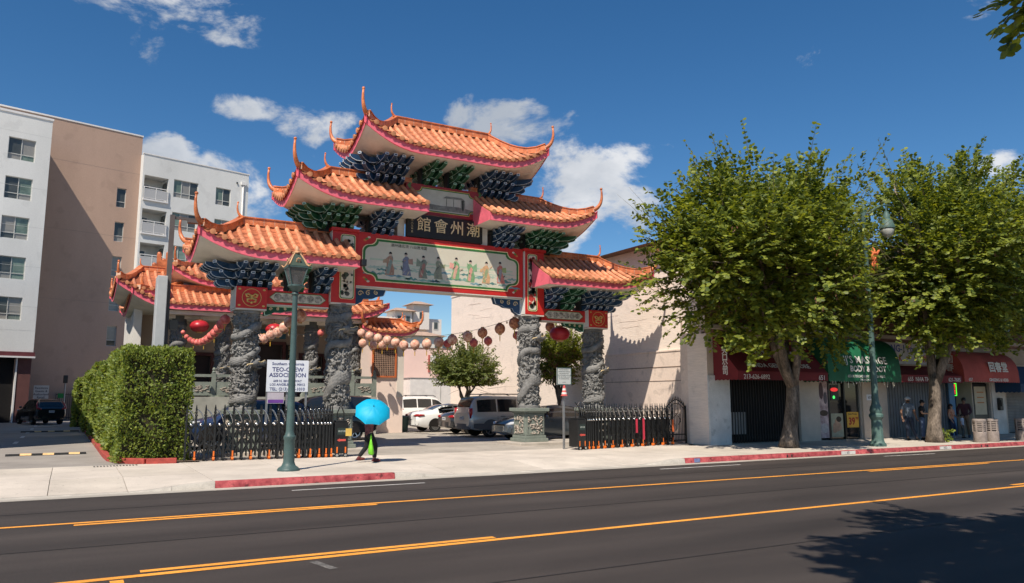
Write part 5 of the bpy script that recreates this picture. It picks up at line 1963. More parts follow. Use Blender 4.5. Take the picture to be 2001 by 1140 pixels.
m.build('pagoda_roof', mat('lamp_roof_green', (.05, .075, .055), .55, .2, 4), lp)
m = MB()
for k in range(4):
    a = R(45 + 90 * k)
    c, s = math.cos(a), math.sin(a)
    m.tube([(.42 * c, .42 * s, 5.08), (.36 * c, .36 * s, 5.03), (.30 * c, .30 * s, 5.07), (.2 * c, .2 * s, 5.23), (.09 * c, .09 * s, 5.37)], [.012, .022, .022, .02, .016], 6)
m.lathe([(.11, 0), (.12, .03), (.05, .06), (.06, .11), (.012, .2)], 8, (0, 0, 5.36))
m.build('gilt_ridges', mat('copper_gilt', (.62, .34, .18), .5, .25, 8), lp, smooth=40)
for k in range(4):
    a = R(90 * k)
    m = MB()
    for q in range(7):
        an = q * .9
        p = rot_z(a) @ Vector((.045 * math.cos(an), -.2 - .03 * math.sin(an), 5.16 + .05 * math.sin(an)))
        m.ball(p, .022, 6, 4)
    m.build('gilt_emblem', mat('copper_gilt', (.62, .34, .18), .5), lp)

lr = thing('gooseneck_lamp', 'tall green street lamp with hanging lamp between the street trees', 'street lamp', (14.2, -7.5, 0))
MB().lathe([(.3, 0), (.3, .08), (.26, .12), (.23, .2), (.21, .3), (.19, .95), (.22, 1.0), (.26, 1.06), (.26, 1.14), (.2, 1.2), (.23, 1.3), (.2, 1.42), (.16, 1.5), (.135, 1.6), (.12, 1.9), (.075, 8.4), (.1, 8.45), (.1, 8.95), (.08, 9.0), (.04, 9.2)], 10).build('lamp_post_shaft', lamp_green2, lr, smooth=30)
MB().tube([(0, 0, 8.75), (.35, 0, 8.78), (.8, 0, 9.05), (1.25, 0, 9.22), (1.75, 0, 9.25)], [.05, .05, .045, .04, .03], 8).build('arm', lamp_green2, lr, smooth=True)
MB().tube([(0, 0, 8.85), (-.3, 0, 9.05), (-.5, 0, 9.0)], [.035, .03, .01], 6).build('scroll', lamp_green2, lr, smooth=True)
MB().lathe([(.03, 1.25), (.03, 1.0), (.09, .98), (.09, .9), (.13, .82), (.13, .68), (.2, .62), (.27, .42), (.29, .38), (.29, .3), (.27, .28)], 14, (1.42, 0, 8.0)).build('lamp_hood', lamp_green2, lr, smooth=35)
MB().lathe([(.255, .3), (.25, .2), (.2, .05), (.1, -.05), (.01, -.07)], 14, (1.42, 0, 8.0)).build('lamp_globe', mat('globe_glass', (.42, .42, .38), .12, .1, 5, spec=.6), lr, smooth=True)
m = MB()
r8 = random.Random(2)
for k in range(11):
    a0 = (r8.uniform(.1, .6), -.05, 6.5 + r8.uniform(0, .8))
    m.tube([a0, (a0[0] + r8.uniform(-.2, .25), -.08, a0[2] + r8.uniform(-.2, .25)), (a0[0] + r8.uniform(-.2, .3), -.05, a0[2] + r8.uniform(-.3, .3))], [.05, .045, .01], 6)
m.build('red_dragon_ornament', mat('ornament_red', (.62, .09, .04), .6, .3, 9, col2=(.7, .2, .06)), lr, smooth=True)

# tall steel pole with a sign cabinet by the hedge
tp = thing('sign_pole', 'dark steel pole with arm and narrow grey sign cabinet above the hedge', 'pole', (-9.2, .3, 0))
MB().box(-.07, .07, -.07, .07, 0, 7.5).build('pole_shaft', mat('pole_brown', (.10, .085, .08), .6, .15, 3), tp)
MB().box(.07, .75, -.04, .04, 7.38, 7.46).build('pole_arm', mat('pole_brown', (.10, .085, .08), .6), tp)
MB().box(.45, .9, -.12, .12, 7.3, 7.38).build('area_light', mat('pole_brown', (.10, .085, .08), .6), tp)
MB().box(-.34, -.05, -.32, .32, 3.3, 5.5).build('sign_cabinet', mat('cabinet_grey', (.42, .43, .43), .6, .08, 2), tp, bevel=.02)
MB().cbox((.2, -.1, 4.0), (.24, .16, .3)).build('floodlight', black_iron, tp)
# notice boards
sb_ = thing('association_sign', 'white association name board with navy lettering behind the folding gate', 'sign', (-5.78, -1.3, 0))
bd = MB().box(-.64, .64, -.02, .02, 1.94, 2.92).build('board', white_sign, sb_)
for s_, z, sz, b_ in (('Southern California', 2.8, .125, .004), ('TEO-CHEW', 2.62, .185, .006), ('ASSOCIATION', 2.45, .175, .006), ('649 N. BROADWAY', 2.27, .1, .003), ('LOS ANGELES, CA 90012', 2.16, .1, .003), ('TEL: (213) 625-1010', 2.02, .13, .004)):
    lettering(s_, sz, navy, bd, (0, -.023, z), .001, bold=b_ / sz * .6)
for x in (-.6, .0, .6):
    MB().box(x - .03, x + .03, .022, .07, 0, 2.9).build('sign_post', grey_metal, sb_)
nt = MB().box(-.6, -.1, -.03, -.015, 1.58, 1.92).build('notice', mat('notice_lilac', (.52, .46, .5), .5, .15, 3), sb_)
MB().box(-.58, -.12, -.036, -.031, 1.6, 1.7).build('notice_band', mat('notice_purple', (.16, .05, .28), .6), nt)
rs = thing('parking_notice', 'small framed parking notice on a post with a red cone', 'sign', (3.3, -3.15, 0))
MB().box(-.03, .03, -.03, .03, 0, 2.2).build('sign_post', grey_metal, rs)
bd = MB().box(-.3, .3, -.05, -.03, 2.2, 2.8).build('board', mat('notice_white', (.5, .52, .5), .5, .05, 3), rs)
MB().ring([(-.3, 2.2), (.3, 2.2), (.3, 2.8), (-.3, 2.8)], [(-.275, 2.225), (.275, 2.225), (.275, 2.775), (-.275, 2.775)], -.058, -.051, 'y').build('board_frame', lamp_green, bd)
for k, s_ in enumerate(('PRIVATE PROPERTY', 'PARKING FOR MEMBERS', 'AND GUESTS ONLY', 'UNAUTHORIZED VEHICLES', 'WILL BE TOWED AWAY', 'AT OWNER EXPENSE', '', 'L.A.P.D.')):
    if s_:
        lettering(s_, .045, mat('ink2', (.04, .04, .05), .7), bd, (0, -.053, 2.72 - .062 * k), .0008)
cn = thing('traffic_cone', 'red and white cone on top of the notice post', 'cone', (3.3, -3.2, 1.82))
MB().lathe([(.13, 0), (.13, .02), (.1, .03), (.035, .36), (.02, .37)], 12).build('cone_body', mat('cone_red', (.6, .1, .09), .6, .2, 5), cn, smooth=35)
MB().lathe([(.097, .06), (.083, .13)], 12).build('cone_band', white_paint, cn)
MB().lathe([(.07, .19), (.058, .26)], 12).build('cone_band', white_paint, cn)

# ---------------------------------------------------------------- lanterns
LANTERNS = [(-7.53, 10.5, 4.59, 0.22, 'r'), (-7.47, 9.71, 4.34, 0.24, 'r'), (-7.42, 8.92, 4.16, 0.26, 'r'), (-7.38, 8.12, 4.04, 0.27, 'r'), (-7.35, 7.33, 3.96, 0.29, 'r'), (-7.33, 6.54, 3.92, 0.3, 'r'), (-7.31, 5.75, 3.92, 0.31, 'r'), (-7.3, 4.96, 3.95, 0.33, 'r'), (-7.3, 4.17, 4.0, 0.34, 'r'), (-7.3, 3.38, 4.06, 0.35, 'r'), (-7.31, 2.58, 4.14, 0.36, 'r'), (-7.33, 1.79, 4.23, 0.37, 'r'), (-7.35, 1.0, 4.32, 0.37, 'r'), (-4.57, 9.0, 4.35, 0.34, 'p'), (-4.6, 8.0, 4.26, 0.35, 'p'), (-4.66, 6.5, 4.31, 0.36, 'p'), (-4.72, 5.0, 4.3, 0.36, 'p'), (-4.75, 3.8, 4.39, 0.37, 'p'), (-4.85, 2.6, 4.49, 0.37, 'p'), (-4.83, 1.2, 4.59, 0.41, 'p'), (-3.29, 4.0, 4.27, 0.24, 'r'), (0.58, 10.6, 4.91, 0.36, 'p'), (0.74, 9.88, 4.73, 0.37, 'p'), (0.92, 9.16, 4.57, 0.38, 'p'), (1.12, 8.44, 4.44, 0.38, 'p'), (1.25, 7.72, 4.28, 0.39, 'p'), (1.37, 7.0, 4.12, 0.39, 'p'), (1.62, 6.28, 4.11, 0.39, 'p'), (1.88, 5.56, 4.11, 0.4, 'p'), (2.14, 4.84, 4.15, 0.4, 'p'), (2.34, 4.4, 4.07, 0.31, 'r'), (2.38, 4.0, 4.22, 0.39, 'p'), (0.52, 10.2, 4.38, 0.36, 'p'), (1.07, 10.2, 4.3, 0.36, 'p'), (1.52, 10.2, 4.35, 0.36, 'p'), (2.71, 3.2, 4.31, 0.39, 'p'), (3.66, 4.5, 4.16, 0.34, 'r'), (3.05, 2.5, 4.43, 0.38, 'd'), (4.27, 4.3, 4.25, 0.34, 'r'), (3.49, 1.8, 4.56, 0.4, 'd'), (3.89, 1.3, 4.77, 0.42, 'd'), (5.54, 4.0, 4.52, 0.3, 'r'), (5.74, 1.5, 4.72, 0.37, 'd')]
BIG = [(-6.77, 11.3, 4.96, 0.83), (-3.46, 11.3, 4.96, 0.82), (5.63, 0.6, 4.36, 0.86)]

lan_m = {'r': mat('lantern_red', (.55, .015, .03), .5, .3, 7, col2=(.72, .22, .18)), 'p': mat('lantern_peach', (.66, .17, .10), .55, .3, 7, col2=(.82, .55, .42)), 'd': mat('lantern_shaded', (.45, .11, .06), .6, .4, 10, col2=(.6, .3, .17))}  # 'd': the shade on backlit lanterns is put into their brown colour
rib_m = mat('lantern_gold', (.55, .32, .12), .5, .2, 9)
LM = {}
for c in lan_m:
    m = MB()
    n = 14
    prof = [(.16, -.46), (.3, -.42), (.42, -.28), (.49, -.08), (.49, .08), (.42, .28), (.3, .42), (.16, .46)]
    for r_, z in prof:
        for j in range(n * 2):
            rr = r_ * (1 if j % 2 else .93)
            m.v.append((rr * math.cos(math.pi * j / n), rr * math.sin(math.pi * j / n), z))
    for i in range(len(prof) - 1):
        for j in range(n * 2):
            k = (j + 1) % (n * 2)
            m.f.append((i * n * 2 + j, i * n * 2 + k, (i + 1) * n * 2 + k, (i + 1) * n * 2 + j))
            m.m.append(0)
    LM[c] = m.mesh('lantern_shade', lan_m[c], True)
CAPM = MB().lathe([(.17, .45), (.17, .54)], 10).lathe([(.17, -.54), (.17, -.45)], 10).mesh('lantern_cap', rib_m)
CAPT = MB().lathe([(.17, .45), (.17, .56)], 10).mesh('lantern_cap', rib_m)
CAPB = MB().lathe([(.17, -.56), (.17, -.45)], 10).mesh('lantern_cap', rib_m)
TAS = MB().tube([(0, 0, -.5), (0, 0, -.75), (0, 0, -1.15)], [.03, .05, .035], 6).mesh('tassel', mat('tassel_yellow', (.6, .36, .04), .7))
names = {'r': 'red', 'p': 'peach', 'd': 'shade-coloured brown'}
ORD = ['first', 'second', 'third', 'fourth', 'fifth', 'sixth', 'seventh', 'eighth', 'ninth', 'tenth', 'eleventh', 'twelfth', 'thirteenth']
for k, (x, y, z, d, c) in enumerate(LANTERNS):
    if k < 13:
        lab, grp = ORD[k] + ' red lantern from the left in the packed garland by the left gate column', 'red garland lanterns'
    elif k < 20:
        lab, grp = ORD[k - 13] + ' peach lantern from the left on the string rising behind the lamp post', 'peach lanterns behind the lamp post'
    elif k == 20:
        lab, grp = 'small red lantern between the two left dragon columns', None
    elif 21 <= k < 30:
        lab, grp = ORD[k - 21] + ' peach lantern from the left on the long string under the main panel', 'peach lanterns on the long string'
    elif 32 <= k < 35:
        lab, grp = ORD[k - 32] + ' peach lantern from the left in the lower row by the lattice window', 'peach lanterns by the lattice window'
    elif k >= 35 and c == 'd':
        lab, grp = {37: 'leftmost shade-coloured brown lantern before the cream wall', 39: 'middle shade-coloured brown lantern before the cream wall', 40: 'shade-coloured brown lantern touching the right inner dragon column', 42: 'shade-coloured brown lantern beside the large oval red lantern'}.get(k, 'rust brown lantern'), 'shade-coloured brown lanterns'
        pass
    elif c == 'r':
        lab, grp = {30: 'small red lantern at the right end of the long string', 36: 'left of the small red lanterns before the cream wall', 38: 'right of the small red lanterns before the cream wall', 41: 'small red lantern half hidden by the right inner dragon column'}.get(k, 'small red lantern'), 'small red lanterns by the cream wall'
        pass
    else:
        lab, grp = ('peach lantern at the left corner of the cream wall' if k == 31 else 'peach lantern hung alone in front of the cream wall'), 'peach lanterns by the cream wall'
        pass
    t = thing('paper_lantern', lab, 'lantern', (x, y, z), R(37 * k), grp)
    d *= .9 if k < 13 else 1.12
    t.scale = (d, d, d)
    put('lantern_shade', LM[c], t)
    put('lantern_cap', CAPT, t)
    put('lantern_cap', CAPB, t)
    if k % 3 == 0 or k > 20:
        put('tassel', TAS, t)
for k, (x, y, z, d) in enumerate(BIG):
    t = thing('oval_lantern', ['large red oval lantern hanging in the hall porch by the garland', 'large red oval lantern hanging over the hall door', 'large red oval lantern hanging between the right dragon columns'][k], 'lantern', (x, y, z), 0, 'large oval lanterns')
    t.scale = (d, d, d * .68)
    put('lantern_shade', LM['big'] if 'big' in LM else LM.setdefault('big', MB().lathe([(.12, -.47), (.3, -.42), (.43, -.27), (.5, -.05), (.5, .05), (.43, .27), (.3, .42), (.12, .47)], 26).mesh('lantern_shade', mat('lantern_big_red', (.42, .02, .03), .35, .25, 4), True)), t)
    put('lantern_cap', CAPT, t)
    put('lantern_cap', CAPB, t)
    MB().tube([(0, 0, .5), (0, 0, 1.2)], .012, 5).build('cord', black_iron, t)


def sag(a, b, s, n=16):
    a, b = Vector(a), Vector(b)
    return [a.lerp(b, i / n) - Vector((0, 0, s * 4 * (i / n) * (1 - i / n))) for i in range(n + 1)]


for a, b, s_, lab in (((.9, 11.0, 5.1), (3.6, .45, 4.95), .55, 'thin black cord carrying the long lantern string'), ((3.6, .45, 4.75), (9.35, 10, 4.6), .35, 'thin black light cord from right gate column to cream wall'), ((3.7, .6, 4.5), (9.35, 4, 5.2), .3, 'upper thin black light cord to the cream wall'), ((-6.9, .5, 4.6), (-1.5, 11.6, 4.9), .35, 'thin black cord behind the lamp post')):
    c = thing('light_cord', lab, 'cord', (0, 0, 0), 0, 'cords strung across the lot')
    pts = sag(a, b, s_)
    MB().tube(pts, .009, 5).build('wire', black_iron, c)
    for p in pts[1:-1:2]:
        MB().ball((p.x, p.y, p.z - .07), .035, 6, 5, (1, 1, 1.6)).build('light_bulb', mat('cord_bulb', (.25, .2, .14), .4), c)

# driveway furniture
ba = thing('barrier_arm', 'white striped parking barrier arm at the garage entrance', 'barrier', (-14.5, 43.5, 0))
MB().box(-6, .3, -.05, .05, .95, 1.2).build('arm', white_metal, ba)
MB().box(-.3, -.0, -.06, .06, .97, 1.18).build('arm_stripe', mat('stripe_red', (.4, .08, .06), .6), ba)
MB().box(-6.4, -6.0, -.2, .2, 0, 1.25).build('barrier_post', white_metal, ba)
ws = thing('garage_sign', 'white parking rules sign beside the garage entrance', 'sign', (-13.55, 43.5, 0))
bd = MB().box(-.5, .5, -.03, .03, 1.1, 2.7).build('board', mat('garage_board', (.6, .58, .54), .7, .1, 2), ws)
for k, s_ in enumerate(('Residents', 'Guests &', 'Authorized', 'Retail', 'Parking', 'P')):
    lettering(s_, .22, mat('ink2', (.04, .04, .05), .7), bd, (0, -.035, 2.5 - .24 * k), .002, bold=.01)
MB().box(-.45, -.4, .03, .08, 0, 2.7).build('sign_post', grey_metal, ws)
MB().box(.4, .45, .03, .08, 0, 2.7).build('sign_post', grey_metal, ws)
bl = thing('bollard_lamp', 'small dark lamp on a pale post behind the black car', 'lamp', (-12.0, 44, 0))
MB().tube([(0, 0, 0), (0, 0, 2.9)], .06, 8).build('lamp_post_shaft', grey_metal, bl)
MB().box(-.16, .16, -.16, .16, 2.9, 3.5).build('lamp_head', black_iron, bl, bevel=.03)
gf = thing('garage_fence', 'black iron picket fence at the foot of the taupe wall', 'fence', (-12.6, 45.0, 0))
MB().box(0, 3.4, -.02, .02, 2.0, 2.05).build('rail', black_iron, gf)
MB().box(0, 3.4, -.02, .02, .2, .25).build('rail', black_iron, gf)
for k in range(24):
    MB().box(.14 * k, .14 * k + .03, -.015, .015, .05, 2.15).build('picket', black_iron, gf)
MB().box(1.4, 2.5, -.06, -.03, .1, 2.3).build('gate_panel', mat('panel_brown', (.05, .045, .045), .7), gf)
gl = thing('exit_light', 'green lit panel by the garage fence', 'sign', (-12.2, 44.7, 0))
MB().box(-.25, .25, -.03, .03, 1.75, 2.1).build('lit_panel', mat('green_panel', (.02, .25, .06), .5), gl)
MB().box(-.03, .03, .0, .06, 0, 1.75).build('panel_post', grey_metal, gl)

# ---------------------------------------------------------------- vehicles
SEDAN = [(-2.40, .44, .70, .78, .70, .58), (-2.34, .34, .84, .97, .84, .70), (-1.95, .24, .92, 1.06, .89, .74), (-1.5, .2, .93, 1.12, .91, .72), (-.85, .2, .94, 1.38, .91, .60), (-.2, .2, .93, 1.45, .91, .59), (.4, .2, .92, 1.40, .91, .60), (1.15, .2, .90, 1.04, .91, .74), (1.85, .2, .82, .91, .89, .72), (2.28, .28, .70, .77, .80, .62), (2.42, .4, .60, .65, .64, .5)]
SUV = [(-2.38, .55, .90, .98, .80, .70), (-2.33, .42, 1.02, 1.22, .90, .80), (-2.2, .36, 1.06, 1.62, .93, .74), (-2.02, .33, 1.06, 1.80, .94, .73), (-1.2, .3, 1.06, 1.85, .94, .73), (0, .3, 1.05, 1.84, .94, .73), (.5, .3, 1.05, 1.74, .94, .73), (1.12, .3, 1.03, 1.18, .94, .80), (1.85, .3, .98, 1.08, .92, .78), (2.28, .4, .86, .96, .84, .68), (2.38, .52, .74, .80, .72, .6)]
CUV = [(-2.26, .5, .90, .98, .78, .66), (-2.2, .38, 1.0, 1.15, .88, .76), (-1.95, .3, 1.03, 1.45, .91, .70), (-1.6, .26, 1.03, 1.62, .92, .66), (-.8, .24, 1.02, 1.69, .92, .66), (.1, .24, 1.0, 1.68, .92, .66), (.55, .24, 1.0, 1.58, .92, .66), (1.2, .24, .97, 1.12, .92, .76), (1.8, .26, .92, 1.0, .90, .72), (2.15, .34, .8, .88, .8, .62), (2.26, .44, .7, .75, .68, .5)]


def car(label, prof, paint, loc, rz, tail='std', rims=10, cat='car', group='cars parked in the lot', plate='back', low=None, rack=False):
    t = thing('parked_car', label, cat, loc, rz, group)
    S = np.array(prof)

    def at(x):
        return [np.interp(x, S[:, 0], S[:, k]) for k in range(1, 6)]
    xs_ = np.unique(np.concatenate([S[:, 0], np.linspace(S[0, 0], S[-1, 0], 34)]))
    # soften the station curves
    rows_ = []
    for x in xs_:
        d_ = .07
        v = np.mean([at(max(S[0, 0], min(S[-1, 0], x + e))) for e in (-d_, 0, d_)], axis=0)
        rows_.append((x, *v))

    def sec(r_):
        x, z0, zb, zt, ws, wt = r_
        h = [(0, z0), (ws * .88, z0), (ws * .99, z0 + .16), (ws, (z0 + zb) * .5 + .05), (ws * .985, zb - .07), (ws * .96, zb), (ws * .96 + (wt - ws * .96) * .5, zb + (zt - .05 - zb) * .55), (wt, zt - .05), (wt * .86, zt - .005), (0, zt + .015)]
        return [(x, y, z) for y, z in h] + [(x, -y, z) for y, z in h[-2:0:-1]]
    P = [sec(r_) for r_ in rows_]
    P = [q + [q[0]] for q in P]
    m = MB().grid(P)
    for q in (P[0], P[-1]):
        m.add(q[:-1], [tuple(range(len(q) - 1))])
    body = m.build('body', paint, t, smooth=38)
    R_ = np.array(rows_)

    def sp(x, v, side, off=.012):
        z0, zb, zt, ws, wt = [np.interp(x, R_[:, 0], R_[:, k]) for k in range(1, 6)]
        return (x, side * (ws * .96 + (wt - ws * .96) * v + off), zb + (zt - .05 - zb) * v)
    tall = prof is not SEDAN
    # side glass
    if prof is SUV:
        wins = [(-2.0, -1.05), (-.98, .0), (.07, .78)]
    elif prof is CUV:
        wins = [(-1.75, -.95), (-.88, .05), (.12, .85)]
    else:
        wins = [(-1.15, -.32), (-.24, .82)]
    for s in (-1, 1):
        for a, b in wins:
            g = []
            for i in range(7):
                x = a + (b - a) * i / 6
                z0, zb, zt, ws, wt = [np.interp(x, R_[:, 0], R_[:, k]) for k in range(1, 6)]
                hi = .86 if zt - zb > .3 else max(.1, (zt - zb - .06) / (zt - zb))
                g.append([sp(x, .1 + (hi - .1) * j / 3, s) for j in range(4)])
            MB().grid(g, s > 0).build('side_window', glass_car, t, smooth=True)

    def topz(x):
        return np.interp(x, R_[:, 0], R_[:, 3])

    def wtop(x):
        return np.interp(x, R_[:, 0], R_[:, 5])

    def screen(a, b, name):
        g = []
        for i in range(6):
            x = a + (b - a) * i / 5
            g.append([(x + (.012 if b > a and a > 0 else -.012), wtop(x) * .9 * (j / 4 * 2 - 1), topz(x) + .022 - .01 * abs(j - 2)) for j in range(5)])
        MB().grid(g, a > b).build(name, glass_car, t, smooth=True)
    if prof is SEDAN:
        screen(-1.45, -.72, 'rear_window')
        screen(1.1, .42, 'windscreen')
    else:
        e = S[1, 0]
        screen(S[1, 0] + .04, S[3, 0] - .03, 'rear_window')
        screen(S[7, 0] - .05, S[6, 0] + .04, 'windscreen')
    # lower cladding
    if low is not None:
        g = []
        for s in (-1, 1):
            m = MB()
            m.grid([[(x, s * (np.interp(x, R_[:, 0], R_[:, 4]) * .995 + .012), z) for z in (np.interp(x, R_[:, 0], R_[:, 1]) + .05, .62)] for x in np.linspace(-2.2, 2.15, 24)], s > 0)
            m.build('side_cladding', low, t, smooth=True)
    L0, L1 = S[0, 0], S[-1, 0]
    # bumpers
    for e, s in ((L0, -1), (L1, 1)):
        w = .82
        m = MB()
        m.grid([[(e + s * (.05 - .12 * (y / w) ** 2), y, z) for z in (.36, .46, .6)] for y in np.linspace(-w, w, 9)], s > 0)
        m.build('bumper', low or paint, t, smooth=True)
    # wheels
    ax = (-1.38, 1.42) if prof is not SUV else (-1.35, 1.4)
    rw = .33 if prof is SEDAN else .37
    if ('wheel', rw, rims) not in LM:
        ty = MB().lathe([(rw * .66, -.1), (rw * .95, -.11), (rw, -.08), (rw, .08), (rw * .95, .11), (rw * .66, .1)], 24)
        ty.move(Matrix.Rotation(R(90), 3, 'X'))
        ri = MB()
        for k in range(rims):
            a = 2 * math.pi * k / rims
            ri.bar((.03 * math.cos(a), -.085, .03 * math.sin(a)), (rw * .64 * math.cos(a), -.1, rw * .64 * math.sin(a)), .045, .03, (0, 1, 0))
        o = len(ri.v)
        ri.lathe([(.06, .07), (.06, .1)], 10)
        ri.lathe([(rw * .62, .04), (rw * .68, .105), (rw * .6, .1)], 20)
        ri.move(Matrix.Rotation(R(90), 3, 'X'), (0, 0, 0), o)
        dk_ = MB().lathe([(rw * .64, .0), (rw * .64, .04)], 18)
        dk_.move(Matrix.Rotation(R(90), 3, 'X'))
        LM[('wheel', rw, rims)] = (ty.mesh('tyre', rubber, 40), ri.mesh('rim', mat('alloy', (.55, .55, .55), .3, .1, 5, metal=.9)), dk_.mesh('hub_shadow', black_lac))
    ty, ri, dk_ = LM[('wheel', rw, rims)]
    for x in ax:
        for s in (-1, 1):
            w = put('wheel', ty, t, (x, s * .80, rw), 0 if s < 0 else math.pi)
            put('rim', ri, w)
            put('hub_back', dk_, w)
            arch = [(rw * 1.17 * math.cos(R(a)), rw * 1.17 * math.sin(R(a))) for a in range(-12, 193, 15)]
            y = s * (.918 if prof is SEDAN else .94)
            m = MB()
            m.add([(x + p, y, rw + q) for p, q in arch], [tuple(range(len(arch)))])
            m.build('wheel_arch', black_lac if low is None else low, t)
    # lights and plates
    red = mat('tail_red', (.35, .01, .012), .15, .2, 5, coat=.6)
    zl = 1.0 if tall else .84
    for s in (-1, 1):
        if tail == 'tall':
            m = MB().box(L0 + .02, L0 + .14, s * .78 - .1, s * .78 + .1, .85, 1.3)
        elif tail == 'angle':
            m = MB().prism([(L0 + .0, .98), (L0 + .3, 1.0), (L0 + .42, 1.3), (L0 + .28, 1.52), (L0 + .2, 1.3), (L0 + .1, 1.1)], s * .80 - .12, s * .80 + .06, 'y')
            m = MB().tube([(L0 + .02, s * .62, 1.02), (L0 + .06, s * .84, 1.08), (L0 + .3, s * .82, 1.35), (L0 + .42, s * .72, 1.55)], [.06, .08, .06, .03], 6)
        else:
            m = MB().tube([(L0 + .0, s * .42, zl), (L0 + .03, s * .66, zl + .01), (L0 + .14, s * .83, zl + .02), (L0 + .4, s * .895, zl + .04)], [.03, .075, .075, .03], 7)
        m.build('tail_light', red, t, smooth=True)
        MB().tube([(L1 - .06, s * .5, .66 if not tall else .84), (L1 - .14, s * .72, .7 if not tall else .88), (L1 - .45, s * .86, .76 if not tall else .94)], [.05, .08, .03], 7).build('headlight', mat('head_lens', (.55, .57, .6), .1, .1, 4, coat=.8), t, smooth=True)
        MB().ball((.72, s * 1.0, zl + .14), .1, 8, 6, (.6, 1, .75)).build('mirror', paint, t, smooth=True)
    pl_ = MB().box(L0 - .035, L0 - .0, -.16, .16, .68 if not tall else .78, .82 if not tall else .93).build('number_plate', mat('plate_white', (.6, .6, .58), .5), t)
    lettering('7KLM482', .085, navy, pl_, (L0 - .038, 0, .75 if not tall else .855), .001, rot=(0, 0, R(-90)), sx=.8)
    gr_ = MB()
    for k in range(4):
        z = (.42 if not tall else .55) + .055 * k
        gr_.box(L1 - .03, L1 + .03, -.42, .42, z, z + .025)
    gr_.build('grille', chrome, t)['kind'] = 'stuff'
    MB().box(L1 - .04, L1 + .012, -.44, .44, .4 if not tall else .53, .68 if not tall else .78).build('grille_opening', black_lac, t)
    # door seams and handles
    for s in (-1, 1):
        for x in ((-.28, .88) if prof is SEDAN else (-1.0, .04, .85)):
            m = MB()
            g = [(x, s * (np.interp(x, R_[:, 0], R_[:, 4]) * f + .004), z) for z, f in ((.36, .995), (.6, 1.0), (.85 if not tall else .95, .985))]
            m.tube(g, .006, 4)
            m.build('door_seam', black_lac, t)
        for x in ((-.6, .5) if prof is SEDAN else (-.75, .3)):
            y = s * (.915 if prof is SEDAN else .945)
            MB().box(x - .1, x + .1, y - .012, y + .018, .78 if not tall else .92, .81 if not tall else .95).build('door_handle', chrome if low is None else low, t)
    if rack:
        for s in (-1, 1):
            MB().tube([(-1.8, s * .62, 1.86), (-1.6, s * .62, 1.92), (.2, s * .62, 1.92), (.4, s * .62, 1.84)], .022, 6).build('roof_rail', black_iron, t)
    return t


def paint(name, col, metal=.0, rough=.3):
    return mat('paint_' + name, col, rough, .05, 2, metal=metal, coat=1.0, spec=.5)


grey_clad = mat('grey_cladding', (.10, .105, .11), .6, .1, 4)
PW, PS, PB, PK, PG = paint('white', (.82, .82, .80)), paint('silver', (.50, .49, .46), .35), paint('slate_blue', (.10, .125, .15), .4), paint('black', (.012, .013, .016)), paint('dark_grey', (.035, .036, .04), .3)
car('white station SUV parked farthest back beside the white container', SUV, PW, (9.0, 22.0, 0), R(2), 'std', 6, 'SUV', low=None, rack=True)
car('white sedan with large alloy wheels between the white and dark cars', SEDAN, PW, (6.3, 12.2, 0), R(0), 'std', 14, 'sedan')
car('dark grey sedan mostly hidden behind the silver SUV', SEDAN, PG, (6.7, 8.9, 0), R(0), 'std', 10, 'sedan')
car('silver SUV with grey cladding and dark windows in the lot', SUV, PS, (6.2, 5.9, 0), R(-2), 'tall', 6, 'SUV', low=grey_clad, rack=True)
car('slate blue sedan facing out behind the right inner pedestal', SEDAN, PB, (6.35, 2.6, 0), R(180), 'std', 10, 'sedan')
car('dark blue SUV behind the left folding gate by the hedge', CUV, paint('dark_blue', (.02, .04, .10)), (-5.9, 3.6, 0), R(180), 'std', 8, 'SUV')
car('black SUV roof showing behind the association sign', SUV, PK, (-2.6, 6.6, 0), R(180), 'std', 6, 'SUV')
car('black crossover driving up the shaded lane beside the hedge', CUV, PK, (-13.3, 36.0, 0), R(108), 'angle', 8, 'SUV', group='cars on the driveway')

# ---------------------------------------------------------------- people
def skin_mesh(name, pts, edges, m, parent, sub=2):
    me = bpy.data.meshes.new(name)
    me.from_pydata([p[0] for p in pts], edges, [])
    me.materials.append(m)
    o = bpy.data.objects.new(name, me)
    COL.objects.link(o)
    o.parent = parent
    md = o.modifiers.new('skin', 'SKIN')
    md.use_smooth_shade = True
    sv = me.skin_vertices[0].data
    for i, p in enumerate(pts):
        r_ = p[1] if isinstance(p[1], tuple) else (p[1], p[1])
        sv[i].radius = r_
        sv[i].use_root = (i == 0)
    ss = o.modifiers.new('sub', 'SUBSURF')
    ss.levels = sub
    ss.render_levels = sub
    return o


